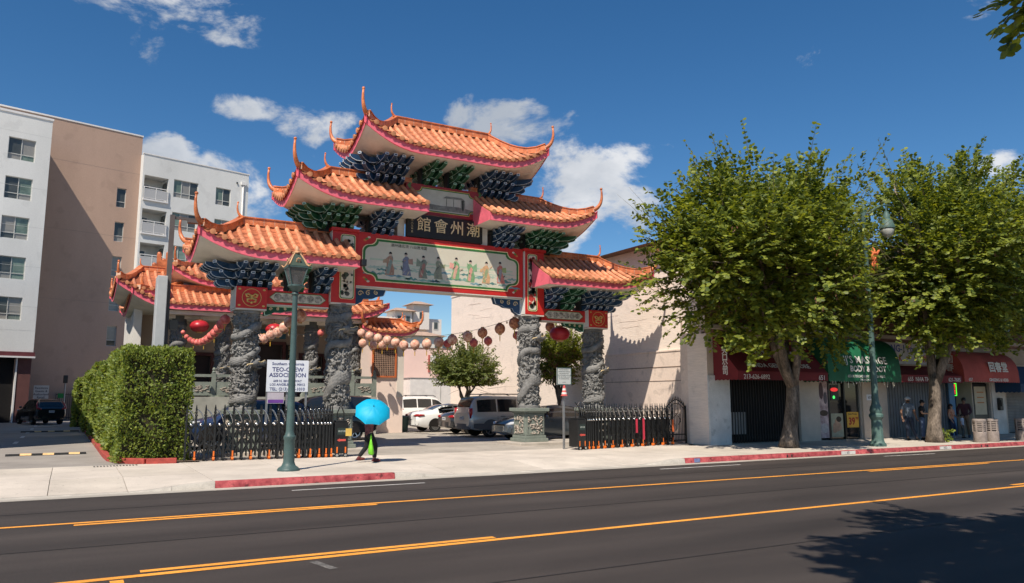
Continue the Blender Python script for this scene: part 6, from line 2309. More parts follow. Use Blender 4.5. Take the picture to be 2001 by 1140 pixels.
def person(label, loc, rz, h, top, bottom, shoe, arms, legs, skin=skin_m, hair='short', lean=(0, 0), head_dir=(0, 0), sleeve=1, group=None, hem=.0):
    """faces -y before rz; arms/legs give (elbow, hand) and (knee, ankle) offsets for right then left, in a 1.75 m figure"""
    t = thing('person', label, 'person', loc, rz, group)
    k = h / 1.75
    t.scale = (k, k, k)
    lx, ly = lean
    pel = Vector((0, 0, .93))
    wst = Vector((lx * .3, ly * .3, 1.08))
    che = Vector((lx * .8, ly * .8, 1.30))
    nck = Vector((lx, ly, 1.47))
    hx, hy_ = head_dir
    hd = nck + Vector((hx * .06, hy_ * .06 - .01, .115))
    tp = hd + Vector((hx * .03, hy_ * .03, .085))
    S, E = [], []
    pts = [(pel, (.105, .08)), (wst, (.09, .07)), (che, (.11, .075)), (nck, .055), (hd, (.078, .09)), (tp, (.06, .07))]
    edges = [(0, 1), (1, 2), (2, 3), (3, 4), (4, 5)]
    shirt = [(pel + Vector((0, 0, -.1 - hem)), (.15, .12)), (pel + Vector((0, 0, .05)), (.145, .115)), (wst, (.138, .112)), (che, (.165, .118)), (nck - Vector((0, 0, .03)), .075)]
    sedge = [(0, 1), (1, 2), (2, 3), (3, 4)]
    trou = [(pel + Vector((0, 0, .1)), (.135, .108)), (pel - Vector((0, 0, .05)), (.142, .112))]
    tedge = [(0, 1)]
    hands = []
    for s, (el, ha) in zip((-1, 1), arms):
        sh_ = che + Vector((s * .185, 0, .1))
        e_, h_ = Vector(el), Vector(ha)
        i = len(pts)
        pts += [(sh_, .062), (e_, .042), (h_, .03)]
        edges += [(2, i), (i, i + 1), (i + 1, i + 2)]
        # a palm and five short fingers
        d = (h_ - e_).normalized()
        side_ = d.cross(Vector((0, 1, 0)))
        side_ = side_.normalized() if side_.length > .1 else Vector((1, 0, 0))
        pts.append((h_ + d * .06, (.036, .02)))
        edges.append((i + 2, i + 3))
        hands.append((h_ + d * .06, d, side_, s))
        j = len(shirt)
        shirt.append((sh_, .078))
        sedge.append((3, j))
        if sleeve == 1:
            shirt.append((sh_.lerp(e_, .75), .066))
            sedge.append((j, j + 1))
        else:
            shirt += [(e_, .056), (e_.lerp(h_, .92), .044)]
            sedge += [(j, j + 1), (j + 1, j + 2)]
    for s, (kn, an) in zip((-1, 1), legs):
        hip = pel + Vector((s * .09, 0, -.07))
        kn, an = Vector(kn), Vector(an)
        i = len(pts)
        pts += [(hip, .085), (kn, .056), (an, .04)]
        edges += [(0, i), (i, i + 1), (i + 1, i + 2)]
        j = len(trou)
        trou += [(hip, .105), (kn, .072), (an + Vector((0, 0, .02)), .06)]
        tedge += [(1, j), (j, j + 1), (j + 1, j + 2)]
        sm = MB()
        f = Vector((0, -1, 0))
        c = an + Vector((0, 0, -.045))
        sm.ball(c + f * .05, .1, 12, 7, (.45, 1.3, .52))
        sm.ball(c + Vector((0, 0, .03)), .055, 8, 6)
        sm.build('shoe', shoe, t, smooth=True)
    body = skin_mesh('body', pts, edges, skin, t)
    hm = MB()
    for c, d, sd_, s in hands:
        for q in range(4):
            o = sd_ * (q - 1.5) * .019
            b0 = c + o + d * .02
            ln = (.055, .065, .062, .048)[q]
            hm.tube([b0, b0 + d * ln * .5 + Vector((0, -.008, 0)), b0 + d * ln + Vector((0, -.022, 0))], [.0095, .009, .006], 6)
        b0 = c + sd_ * -.034 * s - d * .02
        hm.tube([b0, b0 + (d * .6 - sd_ * s * .6) * .04, b0 + d * .055 - sd_ * s * .03 + Vector((0, -.01, 0))], [.011, .01, .007], 6)
    hm.build('fingers', skin, body, smooth=True)
    fm = MB()
    fy = hd.y - .088
    fm.ball((hd.x, fy, hd.z - .005), .018, 7, 5, (.8, 1, 1.5))
    for s in (-1, 1):
        fm.ball((hd.x + s * .08, hd.y, hd.z - .005), .025, 7, 5, (.4, .8, 1.3))
    fm.build('nose_and_ears', skin, body, smooth=True)
    fm = MB()
    for s in (-1, 1):
        fm.ball((hd.x + s * .032, hd.y - .082, hd.z + .018), .011, 6, 4)
    fm.box(hd.x - .025, hd.x + .025, hd.y - .09, hd.y - .08, hd.z - .052, hd.z - .045)
    fm.build('eyes_and_mouth', hair_m, body)
    if bottom is not None:
        skin_mesh('trousers', trou, tedge, bottom, t)
    skin_mesh('shirt', shirt, sedge, top, t)
    if hair != 'cap':
        m = MB()
        m.ball(hd + Vector((0, .02, .045)), .105, 12, 8, (.92, 1.0, .92))
        if hair == 'long':
            m.tube([hd + Vector((0, .05, .02)), hd + Vector((0, .07, -.1)), hd + Vector((0, .07, -.26))], [.1, .095, .05], 10)
        m.build('hair', hair_m, t, smooth=True)
    else:
        m = MB()
        m.ball(hd + Vector((0, .01, .06)), .105, 12, 8, (.95, 1.05, .75))
        m.ball(hd + Vector((0, -.11, .05)), .075, 10, 5, (1, 1, .16))
        m.build('cap', mat('cap_white', (.5, .52, .56), .8, .3, 9), t, smooth=True)
        MB().ball(hd + Vector((0, -.045, -.055)), .062, 10, 6, (1, .8, .85)).build('beard', hair_m, t, smooth=True)
    return t


def cloth(name, c, **kw):
    return mat('cloth_' + name, c, .9, .2, 9, .3, 60, **kw)


dots = cloth('maroon_print', (.055, .016, .02), col2=(.2, .07, .075))
black_c = cloth('black', (.012, .012, .014))
person('walking woman in dark print top and black trousers carrying a green bag', (-4.40, -5.05, 0), R(88), 1.52, dots, black_c, cloth('shoe_brown', (.14, .03, .03)),
       (((-.2, -.24, 1.22), (-.1, -.34, 1.36)), ((.27, .0, 1.1), (.29, -.08, .86))),
       (((-.08, -.16, .52), (-.07, -.14, .1)), ((.09, .02, .50), (.09, .24, .15))), hair='short', lean=(0, -.03), sleeve=2, hem=.06).scale = (1.02, 1.02, .87)
um = thing('umbrella', 'bright cyan umbrella held over the walking woman', 'umbrella', (-4.36, -5.12, 1.17))
um.rotation_euler = (R(44), R(-12), R(0))
cy = mat('umbrella_cyan', (.0, .38, .60), .55, .1, 3)
n = 8
for k in range(n):
    g = []
    for i in range(7):
        f = i / 6
        rr = .5 * math.sin(f * 1.25) / math.sin(1.25)
        zz = .5 - .24 * (1 - math.cos(f * 1.5))
        row = []
        for j in range(5):
            u = j / 4
            a = 2 * math.pi * (k + u) / n
            dip = 1 - .075 * math.sin(math.pi * u) * f ** 1.5
            row.append((rr * dip * math.cos(a), rr * dip * math.sin(a), zz + .02 * math.sin(math.pi * u) * f))
        g.append(row)
    MB().grid(g).build('canopy_panel', cy, um, smooth=True)
    a = 2 * math.pi * k / n
    MB().tube([(.5 * math.sin(f * 1.25) / math.sin(1.25) * math.cos(a), .5 * math.sin(f * 1.25) / math.sin(1.25) * math.sin(a), .493 - .24 * (1 - math.cos(f * 1.5))) for f in (0, .25, .5, .75, 1.0)], .005, 5).build('rib', steel, um)
MB().tube([(0, 0, -.12), (0, 0, .5)], .009, 8).build('shaft', steel, um)
MB().tube([(0, 0, .49), (0, 0, .56)], [.014, .006], 8).build('ferrule', black_iron, um)
MB().tube([(0, 0, -.22), (0, 0, -.08)], .018, 8).build('handle', black_iron, um)
bag = thing('carrier_bag', 'bright green carrier bag in the walking woman hand', 'bag', (-4.47, -5.42, .66))
m = MB()
m.tube([(0, 0, .0), (0, .01, -.1), (.0, .0, -.25), (.01, 0, -.4), (0, 0, -.44)], [.02, .06, .11, .13, .07], 10, sq=.55)
m.build('bag_body', mat('bag_green', (.16, .55, .02), .5, .2, 9), bag, smooth=True)
MB().tube([(-.02, 0, .0), (0, .0, .12), (.02, 0, .0)], .008, 6).build('bag_handle', mat('bag_green', (.16, .55, .02), .5), bag)
stand = (((-.09, -.01, .5), (-.1, .0, .09)), ((.09, -.01, .5), (.1, .0, .09)))
person('bearded man in grey blue shirt and white cap leaning by the shutter', (18.95, -5.65, 0), R(-25), 1.84, cloth('grey_blue', (.11, .14, .18)), cloth('dark_denim', (.02, .03, .055)), black_c,
       (((-.27, .05, 1.12), (-.28, -.04, .86)), ((.28, .04, 1.12), (.27, -.1, .88))), (((-.08, -.02, .5), (-.08, .0, .09)), ((.12, -.03, .5), (.24, -.08, .09))), skin_dark, 'cap')
person('man in black tee looking down at his phone', (19.55, -5.85, 0), R(20), 1.70, black_c, cloth('denim', (.06, .09, .16)), black_c,
       (((-.26, -.08, 1.15), (-.06, -.28, 1.14)), ((.27, -.06, 1.14), (.08, -.28, 1.15))), stand, skin_m, 'short', head_dir=(0, -.6), lean=(0, -.02))
phn = thing('phone', 'dark phone held by the man in the black tee', 'phone', (19.62, -6.17, 1.13), R(20))
MB().box(-.035, .035, -.06, .06, 0, .01).build('phone_body', black_lac, phn)
MB().box(-.03, .03, -.055, .055, .0105, .0115).build('phone_screen', glass_dark, phn)
person('woman in orange top leaning beside the shop doorway', (22.1, -5.6, 0), R(10), 1.52, cloth('orange_top', (.45, .13, .06), col2=(.5, .3, .2)), cloth('denim_dark', (.025, .04, .085)), cloth('shoe_pale', (.4, .33, .3)),
       (((-.28, .02, 1.12), (-.24, -.1, .88)), ((.26, -.05, 1.14), (.1, -.2, 1.05))), (((-.08, -.03, .5), (-.02, .02, .09)), ((.08, -.12, .5), (.1, -.12, .09))), skin_m, 'long')
person('small child in white tee standing between the adults', (22.45, -5.85, 0), R(15), 1.06, cloth('white_tee', (.5, .53, .62)), cloth('grey_camo', (.07, .075, .07)), black_c,
       (((-.27, .03, 1.12), (-.28, -.05, .87)), ((.27, .03, 1.12), (.28, -.05, .87))), stand, skin_m, 'short')
person('man in maroon hooded top and khaki trousers walking past', (22.95, -5.7, 0), R(-70), 1.80, cloth('maroon_hood', (.07, .025, .035)), cloth('khaki', (.19, .12, .075)), cloth('shoe_blue', (.04, .05, .09)),
       (((-.26, -.05, 1.12), (-.2, -.24, .98)), ((.26, -.06, 1.12), (.16, -.24, .96))), (((-.09, -.12, .5), (-.09, -.06, .09)), ((.09, .02, .5), (.09, .16, .1))), skin_dark, 'short', head_dir=(0, -.5), sleeve=2)
# concrete litter bins with slatted sides
for k, (x, y, lab) in enumerate(((20.0, -7.95, 'left of the two round concrete litter bins standing close together'), (20.85, -7.95, 'right of the two round concrete litter bins standing close together'), (23.0, -7.95, 'round concrete litter bin standing alone at the right edge'))):
    t = thing('litter_bin', lab, 'litter bin', (x, sk(x, y + .28), 0), R(20 * k), 'concrete litter bins on the pavement')
    cm_ = mat('bin_concrete', (.30, .25, .22), .9, .2, 6, .3, 60, fine=.2)
    MB().lathe([(.22, 0), (.24, .04), (.24, .4), (.22, .42)], 18).build('bin_base', cm_, t, smooth=40)
    MB().lathe([(.19, .42), (.19, .82)], 14).build('bin_liner', black_lac, t)
    for q in range(5):
        MB().lathe([(.2, 0), (.23, .0), (.23, .04), (.2, .04)], 18, (0, 0, .47 + .07 * q)).build('slat_ring', cm_, t)
    for q in range(6):
        a = R(60 * q)
        MB().cbox((.22 * math.cos(a), .22 * math.sin(a), .62), (.05, .05, .42)).build('bin_stave', cm_, t)
    MB().lathe([(.16, .86), (.2, .92), (.25, .9), (.25, .82), (.2, .8)], 18).build('bin_rim', cm_, t, smooth=40)
# bin and tub by the hall
tb = thing('green_tub', 'dark green rubbish tub beside the hall platform', 'bin', (3.6, 12.6, 0))
MB().lathe([(.28, 0), (.34, .7), (.37, .72), (.37, .78), (.1, .84)], 16).build('tub_body', mat('tub_green', (.05, .09, .08), .6), tb, smooth=40)
MB().tube([(-.37, 0, .6), (-.43, 0, .68), (-.37, 0, .74)], .015, 6).build('tub_handle', black_iron, tb)

# ---------------------------------------------------------------- foliage
def leaf_material(name, lo, hi, tr=.35):
    m = bpy.data.materials.new(name)
    m.use_nodes = True
    t = m.node_tree
    p = t.nodes['Principled BSDF']
    out = t.nodes['Material Output']
    g = t.nodes.new('ShaderNodeNewGeometry')
    mx = t.nodes.new('ShaderNodeMix')
    mx.data_type = 'RGBA'
    mx.inputs[6].default_value = (*lo, 1)
    mx.inputs[7].default_value = (*hi, 1)
    t.links.new(g.outputs['Random Per Island'], mx.inputs[0])
    t.links.new(mx.outputs[2], p.inputs['Base Color'])
    p.inputs['Roughness'].default_value = .5
    p.inputs['Specular IOR Level'].default_value = .35
    tl = t.nodes.new('ShaderNodeBsdfTranslucent')
    gm = t.nodes.new('ShaderNodeVectorMath')
    gm.operation = 'MULTIPLY'
    gm.inputs[1].default_value = (1.9, 1.7, .6)
    t.links.new(mx.outputs[2], gm.inputs[0])
    t.links.new(gm.outputs[0], tl.inputs[0])
    ms = t.nodes.new('ShaderNodeMixShader')
    ms.inputs[0].default_value = tr
    t.links.new(p.outputs[0], ms.inputs[1])
    t.links.new(tl.outputs[0], ms.inputs[2])
    t.links.new(ms.outputs[0], out.inputs[0])
    return m


leaf_m = leaf_material('street_tree_leaf', (.038, .07, .014), (.28, .32, .048), .38)
leaf_l = leaf_material('lot_tree_leaf', (.08, .12, .035), (.2, .23, .07), .4)
leaf_h = leaf_material('hedge_leaf', (.075, .125, .022), (.26, .31, .055), .35)
leaf_dead = leaf_material('dry_seed_pod', (.13, .06, .04), (.24, .12, .08), .2)


def leaves_mesh(name, C, D, N, Wd, Ln, m):
    """C centres, D leaf axis, N leaf normal (arrays); each leaf is a folded diamond of two faces"""
    n = len(C)
    S = np.cross(D, N)
    S /= np.linalg.norm(S, axis=1)[:, None] + 1e-9
    V = np.empty((n, 6, 3), np.float32)
    w, l = Wd[:, None], Ln[:, None]
    V[:, 0] = C
    V[:, 1] = C + D * l * .3 + S * w * .46 - N * w * .1
    V[:, 2] = C + D * l * .72 + S * w * .4 - N * w * .1
    V[:, 3] = C + D * l
    V[:, 4] = C + D * l * .72 - S * w * .4 - N * w * .1
    V[:, 5] = C + D * l * .3 - S * w * .46 - N * w * .1
    me = bpy.data.meshes.new(name)
    me.vertices.add(n * 6)
    me.vertices.foreach_set('co', V.ravel())
    me.loops.add(n * 8)
    me.polygons.add(n * 2)
    base = (np.arange(n) * 6)[:, None]
    idx = (base + np.array([0, 1, 2, 3, 0, 3, 4, 5])[None]).ravel().astype(np.int32)
    me.loops.foreach_set('vertex_index', idx)
    me.polygons.foreach_set('loop_start', (np.arange(n * 2) * 4).astype(np.int32))
    me.polygons.foreach_set('loop_total', np.full(n * 2, 4, np.int32))
    me.materials.append(m)
    me.update(calc_edges=True)
    return me


def norm(a):
    return a / (np.linalg.norm(a, axis=-1, keepdims=True) + 1e-9)


def shoots_to_leaves(rng, P, Dr, Lg, pairs, lw, ll):
    """pinnate shoots: pairs of leaves along each"""
    n = len(P)
    k = np.arange(pairs)[None, :, None]
    f = (k + .6) / pairs
    sagv = np.zeros((n, 1, 3))
    sagv[:, 0, 2] = -.12 * Lg
    base = P[:, None] + Dr[:, None] * Lg[:, None, None] * f + sagv * f ** 2
    up = np.array([0, 0, 1.0])[None]
    S = norm(np.cross(Dr, up + rng.normal(0, .25, (n, 3))))
    Nn = norm(np.cross(S, Dr))
    Cs, Ds, Ns = [], [], []
    for s in (-1, 1):
        d = norm(S[:, None] * s + Dr[:, None] * .45 + rng.normal(0, .28, (n, pairs, 3)) + np.array([0, 0, -.18]))
        nn = norm(Nn[:, None] + rng.normal(0, .35, (n, pairs, 3)) + np.array([-.55, -.6, .22]))
        Cs.append(base + rng.normal(0, .012, base.shape))
        Ds.append(d)
        Ns.append(nn)
    C = np.concatenate(Cs).reshape(-1, 3)
    D = np.concatenate(Ds).reshape(-1, 3)
    N = np.concatenate(Ns).reshape(-1, 3)
    sz = rng.uniform(.7, 1.2, len(C))
    return C, D, N, lw * sz, ll * sz


def street_tree(label, base, fork, crown_c, crown_r, seed, nsh=2600, leaf=leaf_m, lw=.085, ll=.115, name='street_tree', clumps=60, ymax=None, group=None, cull=None, trunk_r=.27, pairs=11, pods=True, shape=None, extra=None):
    rng = np.random.default_rng(seed)
    t = thing(name, label, 'tree', base, 0, group)
    B = Vector(base)
    cc, cr = np.array(crown_c), np.array(crown_r)
    # clump centres through the crown's shell
    cl = []
    while len(cl) < clumps:
        v = rng.normal(0, 1, 3)
        v /= np.linalg.norm(v)
        if v[2] < -.92:
            continue
        r_ = rng.uniform(.45, .95)
        p = cc + cr * v * r_
        if ymax is not None and p[1] > ymax:
            continue
        cl.append(p)
    cl = np.array(cl)
    # trunk and limbs
    m = MB()
    f = Vector(fork)
    r9 = random.Random(seed)
    tp, tr_ = [], []
    for i in range(9):
        q = i / 8
        p = B.lerp(f, q)
        tp.append(p + Vector((.05 * math.sin(q * 5 + seed), .04 * math.cos(q * 4), 0)))
        tr_.append(trunk_r * (1.4 if i == 0 else 1.12 if i == 1 else 1 - .25 * q if i < 7 else .72 if i == 7 else .4))
    m.tube([p - B for p in tp], tr_, 12)
    tk_ = m.build('trunk', bark, t, smooth=True)
    nl = 7
    for k in range(nl):
        tgt = Vector(cc + cr * np.array([math.cos(k * 2 * math.pi / nl + seed) * .5, math.sin(k * 2 * math.pi / nl + seed) * .45, .25 + .3 * (k % 3)]))
        pts_, rs_ = [], []
        for i in range(8):
            q = i / 7
            p = tp[-3].lerp(tgt, q) + Vector((r9.uniform(-.15, .15), r9.uniform(-.15, .15), .35 * math.sin(q * 3.1))) * (1 if 0 < i < 7 else 0)
            pts_.append(p - B)
            rs_.append(trunk_r * .66 * (1 - .8 * q ** .8))
        MB().tube(pts_, rs_, 8).build('limb', bark, t, smooth=True)
    tw = MB()
    for c in cl:
        a = Vector(cc + cr * .25 * norm(c - cc)) - Vector((0, 0, .6))
        tw.tube([a - B, a.lerp(Vector(c), .5) + Vector((0, 0, .15)) - B, Vector(c) - B], [.05, .035, .012], 5)
    tw.build('twigs', bark, t)['kind'] = 'stuff'
    which = rng.integers(0, clumps, nsh)
    rad = rng.uniform(.55, 1.15, clumps) * float(np.mean(cr)) * .27
    v = norm(rng.normal(0, 1, (nsh, 3)))
    u = rng.uniform(.15, 1, nsh) ** .5
    P = cl[which] + v * (rad[which] * u)[:, None]
    out = norm((P - cc) / cr)
    Dr = norm(out * .75 + v * .5 + rng.normal(0, .3, (nsh, 3)) + np.array([0, 0, .55]))
    Lg = rng.uniform(.4, .85, nsh) * (ll / .125)
    # long leaders that break the outline
    k = int(nsh * .09)
    Lg[:k] *= 1.8
    Dr[:k] = norm(out[:k] + np.array([0, 0, .9]) + rng.normal(0, .2, (k, 3)))
    # shoots deep in the crown, where the light hardly reaches
    k = int(nsh * .28)
    v2 = norm(rng.normal(0, 1, (k, 3)))
    P = np.concatenate([P, cc + cr * v2 * (rng.uniform(0, 1, k) ** .5 * .62)[:, None]])
    Dr = np.concatenate([Dr, norm(v2 + rng.normal(0, .5, (k, 3)))])
    Lg = np.concatenate([Lg, rng.uniform(.5, .9, k) * (ll / .125)])
    if extra is not None:
        P = np.concatenate([P, extra[0]])
        Dr = np.concatenate([Dr, extra[1]])
        Lg = np.concatenate([Lg, extra[2]])
    sm_ = MB()
    okk = cull(P + Dr * Lg[:, None]) if cull is not None else np.ones(len(P), bool)
    for i in range(int(nsh * .09)):
        if not okk[i]:
            continue
        a, b = Vector(P[i]), Vector(P[i] + Dr[i] * Lg[i])
        sm_.tube([a - (b - a) * .25 - B, a.lerp(b, .5) - Vector((0, 0, .03 * Lg[i])) - B, b - Vector((0, 0, .12 * Lg[i])) - B], [.012, .008, .003], 4)
    sm_.build('shoot_stems', mat('green_stem', (.12, .10, .05), .8), t)['kind'] = 'stuff'
    C, D, N, W_, L_ = shoots_to_leaves(rng, P, Dr, Lg, pairs, lw, ll)
    keep = np.ones(len(C), bool)
    if ymax is not None:
        keep &= C[:, 1] < ymax + .5
    keep &= C[:, 2] > 2.4
    # a gap is kept clear round the street lamp head
    keep &= ~((C[:, 0] > 11.6) & (C[:, 0] < 16.6) & (C[:, 1] < -7.0) & (C[:, 2] > 5.6) & (C[:, 2] < 10.2))
    if cull is not None:
        keep &= cull(C)
    C, D, N, W_, L_ = C[keep], D[keep], N[keep], W_[keep], L_[keep]
    me = leaves_mesh('crown', C - np.array(base), D, N, W_, L_, leaf)
    put('crown', me, t)['kind'] = 'stuff'
    st = MB()
    if pods:
        k = 420
        i = rng.integers(0, len(C), k)
        Cp = C[i] + rng.normal(0, .05, (k, 3))
        sel = Cp[:, 2] < cc[2] + .5
        Cp = Cp[sel]
        k = len(Cp)
        Cp = np.repeat(Cp, 4, axis=0) + rng.normal(0, .06, (k * 4, 3))
        k = len(Cp)
        me = leaves_mesh('seed_pods', Cp - np.array(base), norm(np.tile(np.array([0, 0, -1.0]), (k, 1)) + rng.normal(0, .3, (k, 3))), norm(rng.normal(0, 1, (k, 3))), np.full(k, .05), np.full(k, .11), leaf_dead)
        put('seed_pods', me, t)['kind'] = 'stuff'
    return t


def low_sprays(seed, n, x0, x1, y0, y1, z0, z1):
    """drooping shoots under a crown"""
    g = np.random.default_rng(seed)
    k = max(4, n // 14)
    c = np.column_stack([g.uniform(x0, x1, k), g.uniform(y0, y1, k), g.uniform(z0, z1, k)])
    P = c[g.integers(0, k, n)] + g.normal(0, .3, (n, 3))
    return P, norm(g.normal(0, 1, (n, 3)) * np.array([1, 1, .35]) + np.array([-.2, -.4, -.25])), g.uniform(.5, 1.0, n)


street_tree('leafy street tree in front of the red general store awning', (10.75, -6.5, 0), (11.0, -6.45, 2.75), (9.9, -6.6, 6.75), (5.1, 3.4, 3.4), 11, 2900, ymax=-4.9, group='street trees along the pavement', clumps=90, lw=.125, ll=.165, pairs=9, extra=low_sprays(3, 120, 7.4, 13.0, -8.4, -6.2, 3.75, 4.8))
street_tree('leafy street tree with mottled trunk beside the waiting people', (18.45, -7.1, 0), (18.5, -7.1, 2.9), (20.3, -7.2, 7.6), (5.3, 3.5, 3.8), 23, 3150, ymax=-4.9, group='street trees along the pavement', clumps=95, lw=.125, ll=.165, pairs=9, extra=low_sprays(8, 70, 17.0, 21.5, -8.6, -6.8, 4.2, 5.2))
street_tree('street tree crown at the far right edge of the view', (28.2, -7.4, 0), (28.2, -7.4, 2.9), (28.5, -7.4, 7.2), (4.2, 3.4, 3.4), 31, 1300, ymax=-4.9, group='street trees along the pavement', clumps=44, lw=.125, ll=.165, pairs=9)
street_tree('small round tree in the lot before the white cars', (6.3, 10.6, 0), (6.3, 10.6, 1.7), (6.35, 10.6, 3.15), (2.15, 1.7, 1.35), 5, 900, leaf_l, .075, .11, 'lot_tree', 34, None, 'small trees in the parking lot', trunk_r=.1, pods=False, pairs=9)
street_tree('thin leafy tree between the two right dragon columns', (8.45, 5.0, 0), (8.45, 5.0, 1.9), (8.4, 5.0, 3.5), (1.25, .95, 1.5), 6, 620, leaf_m, .07, .1, 'lot_tree', 26, None, 'small trees in the parking lot', trunk_r=.09, pods=True, pairs=9)


def outside(Cp):
    """the near tree is pruned clear of the view, but for the one branch at the corner"""
    c = np.array(cam.location)
    d = Cp - c
    az = np.degrees(np.arctan2(d[:, 1], d[:, 0]))
    el = np.degrees(np.arctan2(d[:, 2], np.hypot(d[:, 0], d[:, 1])))
    return ~((az > 23.8) & (el < 31.5)) | ((az > 23.5) & (az < 27.2) & (el > 21.3) & (np.linalg.norm(d, axis=1) < 9.6) & (Cp[:, 2] < 5.75))


rngb = np.random.default_rng(4)
near = street_tree('near street tree overhanging the road at the top right corner', (-2.6, -26.0, -.02), (-3.0, -25.2, 4.2), (-4.9, -25.3, 8.3), (4.2, 3.2, 1.4), 41, 1350, leaf_m, .1, .135, 'street_tree', 40, None, 'street trees along the pavement', cull=outside, pods=False, extra=(np.array([(-3.98, -22.25, 5.62), (-3.98, -22.2, 5.56), (-4.02, -22.18, 5.58), (-3.95, -22.22, 5.48)]), norm(np.array([(-.45, .25, -.5), (-.25, .15, -.6), (-.5, .3, -.2), (-.3, .2, -.55)])), np.array([.62, .5, .45, .5])))
nb = MB().tube([(-3.0, -25.0, 4.6), (-3.3, -23.4, 5.9), (-3.75, -22.4, 5.85), (-4.0, -22.22, 5.6), (-4.24, -22.08, 5.27)], [.06, .045, .02, .008, .004], 6)
nb.move(Matrix.Identity(3), (2.6, 26.0, .02))
nb.build('limb', bark, near, smooth=True)
# sapling at the foot of the second tree
sp_ = thing('basal_shoots', 'bright green leafy shoots at the foot of the mottled tree', 'plant', (18.75, -7.35, 0))
rs_ = np.random.default_rng(2)
n = 70
Cp = np.column_stack([rs_.normal(0, .13, n), rs_.normal(0, .1, n), rs_.uniform(.05, .5, n)])
put('leaves', leaves_mesh('leaves', Cp, norm(rs_.normal(0, 1, (n, 3)) + np.array([0, 0, .4])), norm(rs_.normal(0, 1, (n, 3))), np.full(n, .09), np.full(n, .13), leaf_h), sp_)['kind'] = 'stuff'
for k in range(4):
    MB().tube([(0, 0, 0), (.06 * (k - 1.5), .03, .25), (.1 * (k - 1.5), 0, .45)], [.015, .01, .005], 5).build('stem', bark, sp_)


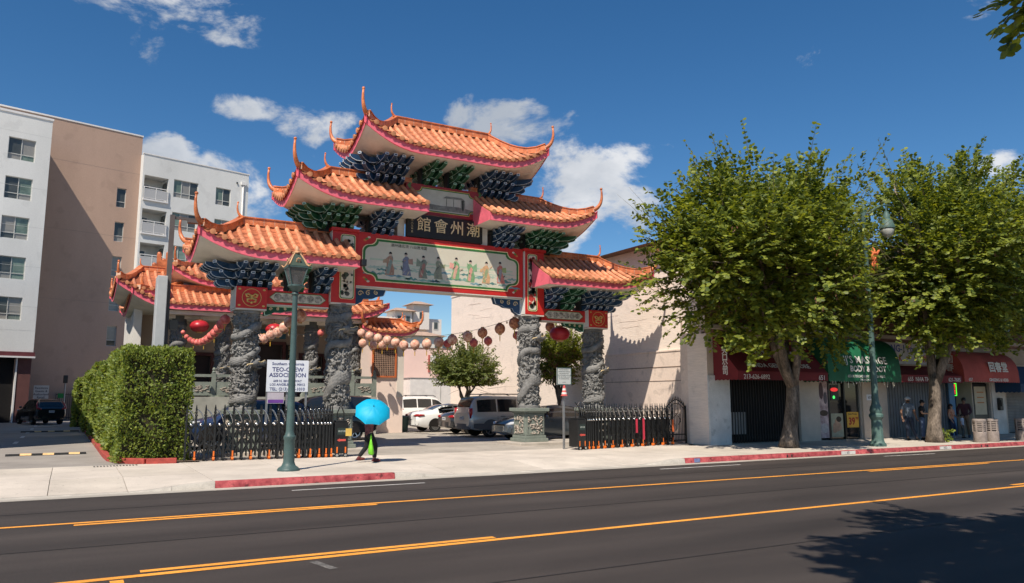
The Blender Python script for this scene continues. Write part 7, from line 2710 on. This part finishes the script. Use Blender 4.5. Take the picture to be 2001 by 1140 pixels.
def hedge(label, x0, x1, y0, y1, h, seed, dens):
    rng = np.random.default_rng(seed)
    t = thing('hedge', label, 'hedge', ((x0 + x1) / 2, (y0 + y1) / 2, 0), 0, 'clipped hedges along the driveway')
    cx_, cy_ = (x0 + x1) / 2, (y0 + y1) / 2
    hx, hy_ = (x1 - x0) / 2, (y1 - y0) / 2
    m = MB()
    m.box(-hx + .16, hx - .16, -hy_ + .16, hy_ - .16, 0, h - .18)
    m.build('twig_core', mat('hedge_core', (.035, .03, .015), .95, .4, 9), t)
    faces = [((0, -1, 0), hx, h, 1.0), ((-1, 0, 0), hy_, h, 1.0), ((1, 0, 0), hy_, h, .45), ((0, 1, 0), hx, h, .35), ((0, 0, 1), hx, hy_ * 2, 1.0)]
    Cs, Ns = [], []
    for nrm_, a, b, w in faces:
        area = 2 * a * b if nrm_[2] == 0 else 4 * hx * hy_
        n = int(area * dens * w)
        if nrm_[2]:
            p = np.column_stack([rng.uniform(-hx, hx, n), rng.uniform(-hy_, hy_, n), np.full(n, h)])
        elif nrm_[0] == 0:
            p = np.column_stack([rng.uniform(-hx, hx, n), np.full(n, nrm_[1] * hy_), rng.uniform(.02, h, n)])
        else:
            p = np.column_stack([np.full(n, nrm_[0] * hx), rng.uniform(-hy_, hy_, n), rng.uniform(.02, h, n)])
        nv = np.tile(np.array(nrm_, float), (n, 1))
        # tufts: push in and out with a smooth field so light and dark clumps form
        q = p * 2.3 + seed
        bul = 1.0 * (np.sin(q[:, 0] * 1.7 + np.sin(q[:, 2] * 1.3)) + np.sin(q[:, 1] * 1.9 + q[:, 2] * .8) + np.sin(q[:, 2] * 2.6 + q[:, 0] * 1.1)) * .035
        q = p * 7.1 + seed
        bul += (np.sin(q[:, 0] + np.sin(q[:, 2])) + np.sin(q[:, 1] * 1.1 + q[:, 2] * .9)) * .028
        p = p + nv * (bul - rng.uniform(0, .16, n))[:, None]
        # rounded shoulders
        p[:, 2] -= np.clip((np.maximum(np.abs(p[:, 0]) / hx, np.abs(p[:, 1]) / hy_) - .9) * 1.3, 0, .25) * (p[:, 2] > h - .3)
        Cs.append(p)
        Ns.append(nv)
    C, N0 = np.concatenate(Cs), np.concatenate(Ns)
    # thin spots and holes where the twigs show
    q = C * 3.1 + seed * 5
    hole = np.sin(q[:, 0] * 1.3 + 2 * np.sin(q[:, 2] * .9)) * np.sin(q[:, 1] * 1.2 + 1.7 * np.sin(q[:, 2] * 1.1 + 1)) * np.sin(q[:, 2] * 1.4 + q[:, 0] * .6)
    keep = (hole < .38) | (rng.uniform(0, 1, len(C)) < .3)
    C, N0 = C[keep], N0[keep]
    n = len(C)
    D = norm(N0 * .55 + rng.normal(0, .55, (n, 3)) + np.array([0, 0, .55]))
    N = norm(N0 * .6 + rng.normal(0, .5, (n, 3)) + np.array([-.5, -.45, .6]))
    s = rng.uniform(.7, 1.3, n) * math.sqrt(520 / dens) ** .9
    put('foliage', leaves_mesh('foliage', C, D, N, .06 * s, .095 * s, leaf_h), t)['kind'] = 'stuff'
    k = int(n * .05)
    i = rng.integers(0, n, k)
    put('dry_foliage', leaves_mesh('dry_foliage', C[i], D[i], N[i], .06 * s[i], .09 * s[i], leaf_dead), t)['kind'] = 'stuff'
    return t


hedge('large square clipped hedge block at the street corner of the driveway', -10.5, -8.62, -2.2, -.35, 3.16, 1, 950)
hedge('clipped hedge directly behind the large corner hedge block', -10.55, -9.4, 1.1, 4.6, 3.2, 2, 420)
hedge('third clipped hedge from the street along the driveway lane', -10.65, -9.5, 6.0, 10.4, 3.05, 3, 300)
hedge('fourth clipped hedge from the street along the driveway lane', -10.75, -9.6, 12.2, 17.0, 3.2, 4, 220)
hedge('fifth clipped hedge in the shade of the taupe wall', -10.9, -9.7, 19.2, 25.5, 3.1, 5, 160)
hedge('farthest clipped hedge by the garage fence', -11.3, -10.0, 28.5, 33.0, 2.85, 6, 160)
# agave and palm at the back of the lot
for k, (x, y, z, h, lab) in enumerate(((15.5, 27.5, 0, 5.6, 'palm crown showing over the pink wall'),)):
    t = thing('palm_tree', lab, 'palm', (x, y, z))
    MB().tube([(0, 0, 0), (.05, 0, h * .5), (0, 0, h)], [.2, .17, .15], 10).build('trunk', bark, t, smooth=True)
    for q in range(22):
        a = 2.4 * q
        e = .2 + .9 * (q % 5) / 5
        L = 1.5
        pts_ = [Vector((0, 0, h)) + Vector((math.cos(a), math.sin(a), 0)) * L * f * math.cos(e * (1 - f)) + Vector((0, 0, L * (math.sin(e) * f - .75 * f * f))) for f in (0, .25, .5, .75, 1)]
        m = MB()
        sd_ = Vector((-math.sin(a), math.cos(a), 0))
        for i in range(4):
            p, p2 = pts_[i], pts_[i + 1]
            for j in range(4):
                c = p.lerp(p2, j / 4)
                for s in (-1, 1):
                    tip = c + sd_ * s * .35 * (1 - .15 * i) + (p2 - p).normalized() * .2 - Vector((0, 0, .12))
                    m.add([c, c + (p2 - p) * .14, tip], [(0, 1, 2)])
        m.tube(pts_, [.03, .02, .015, .01, .004], 5)
        m.build('frond', leaf_l, t)
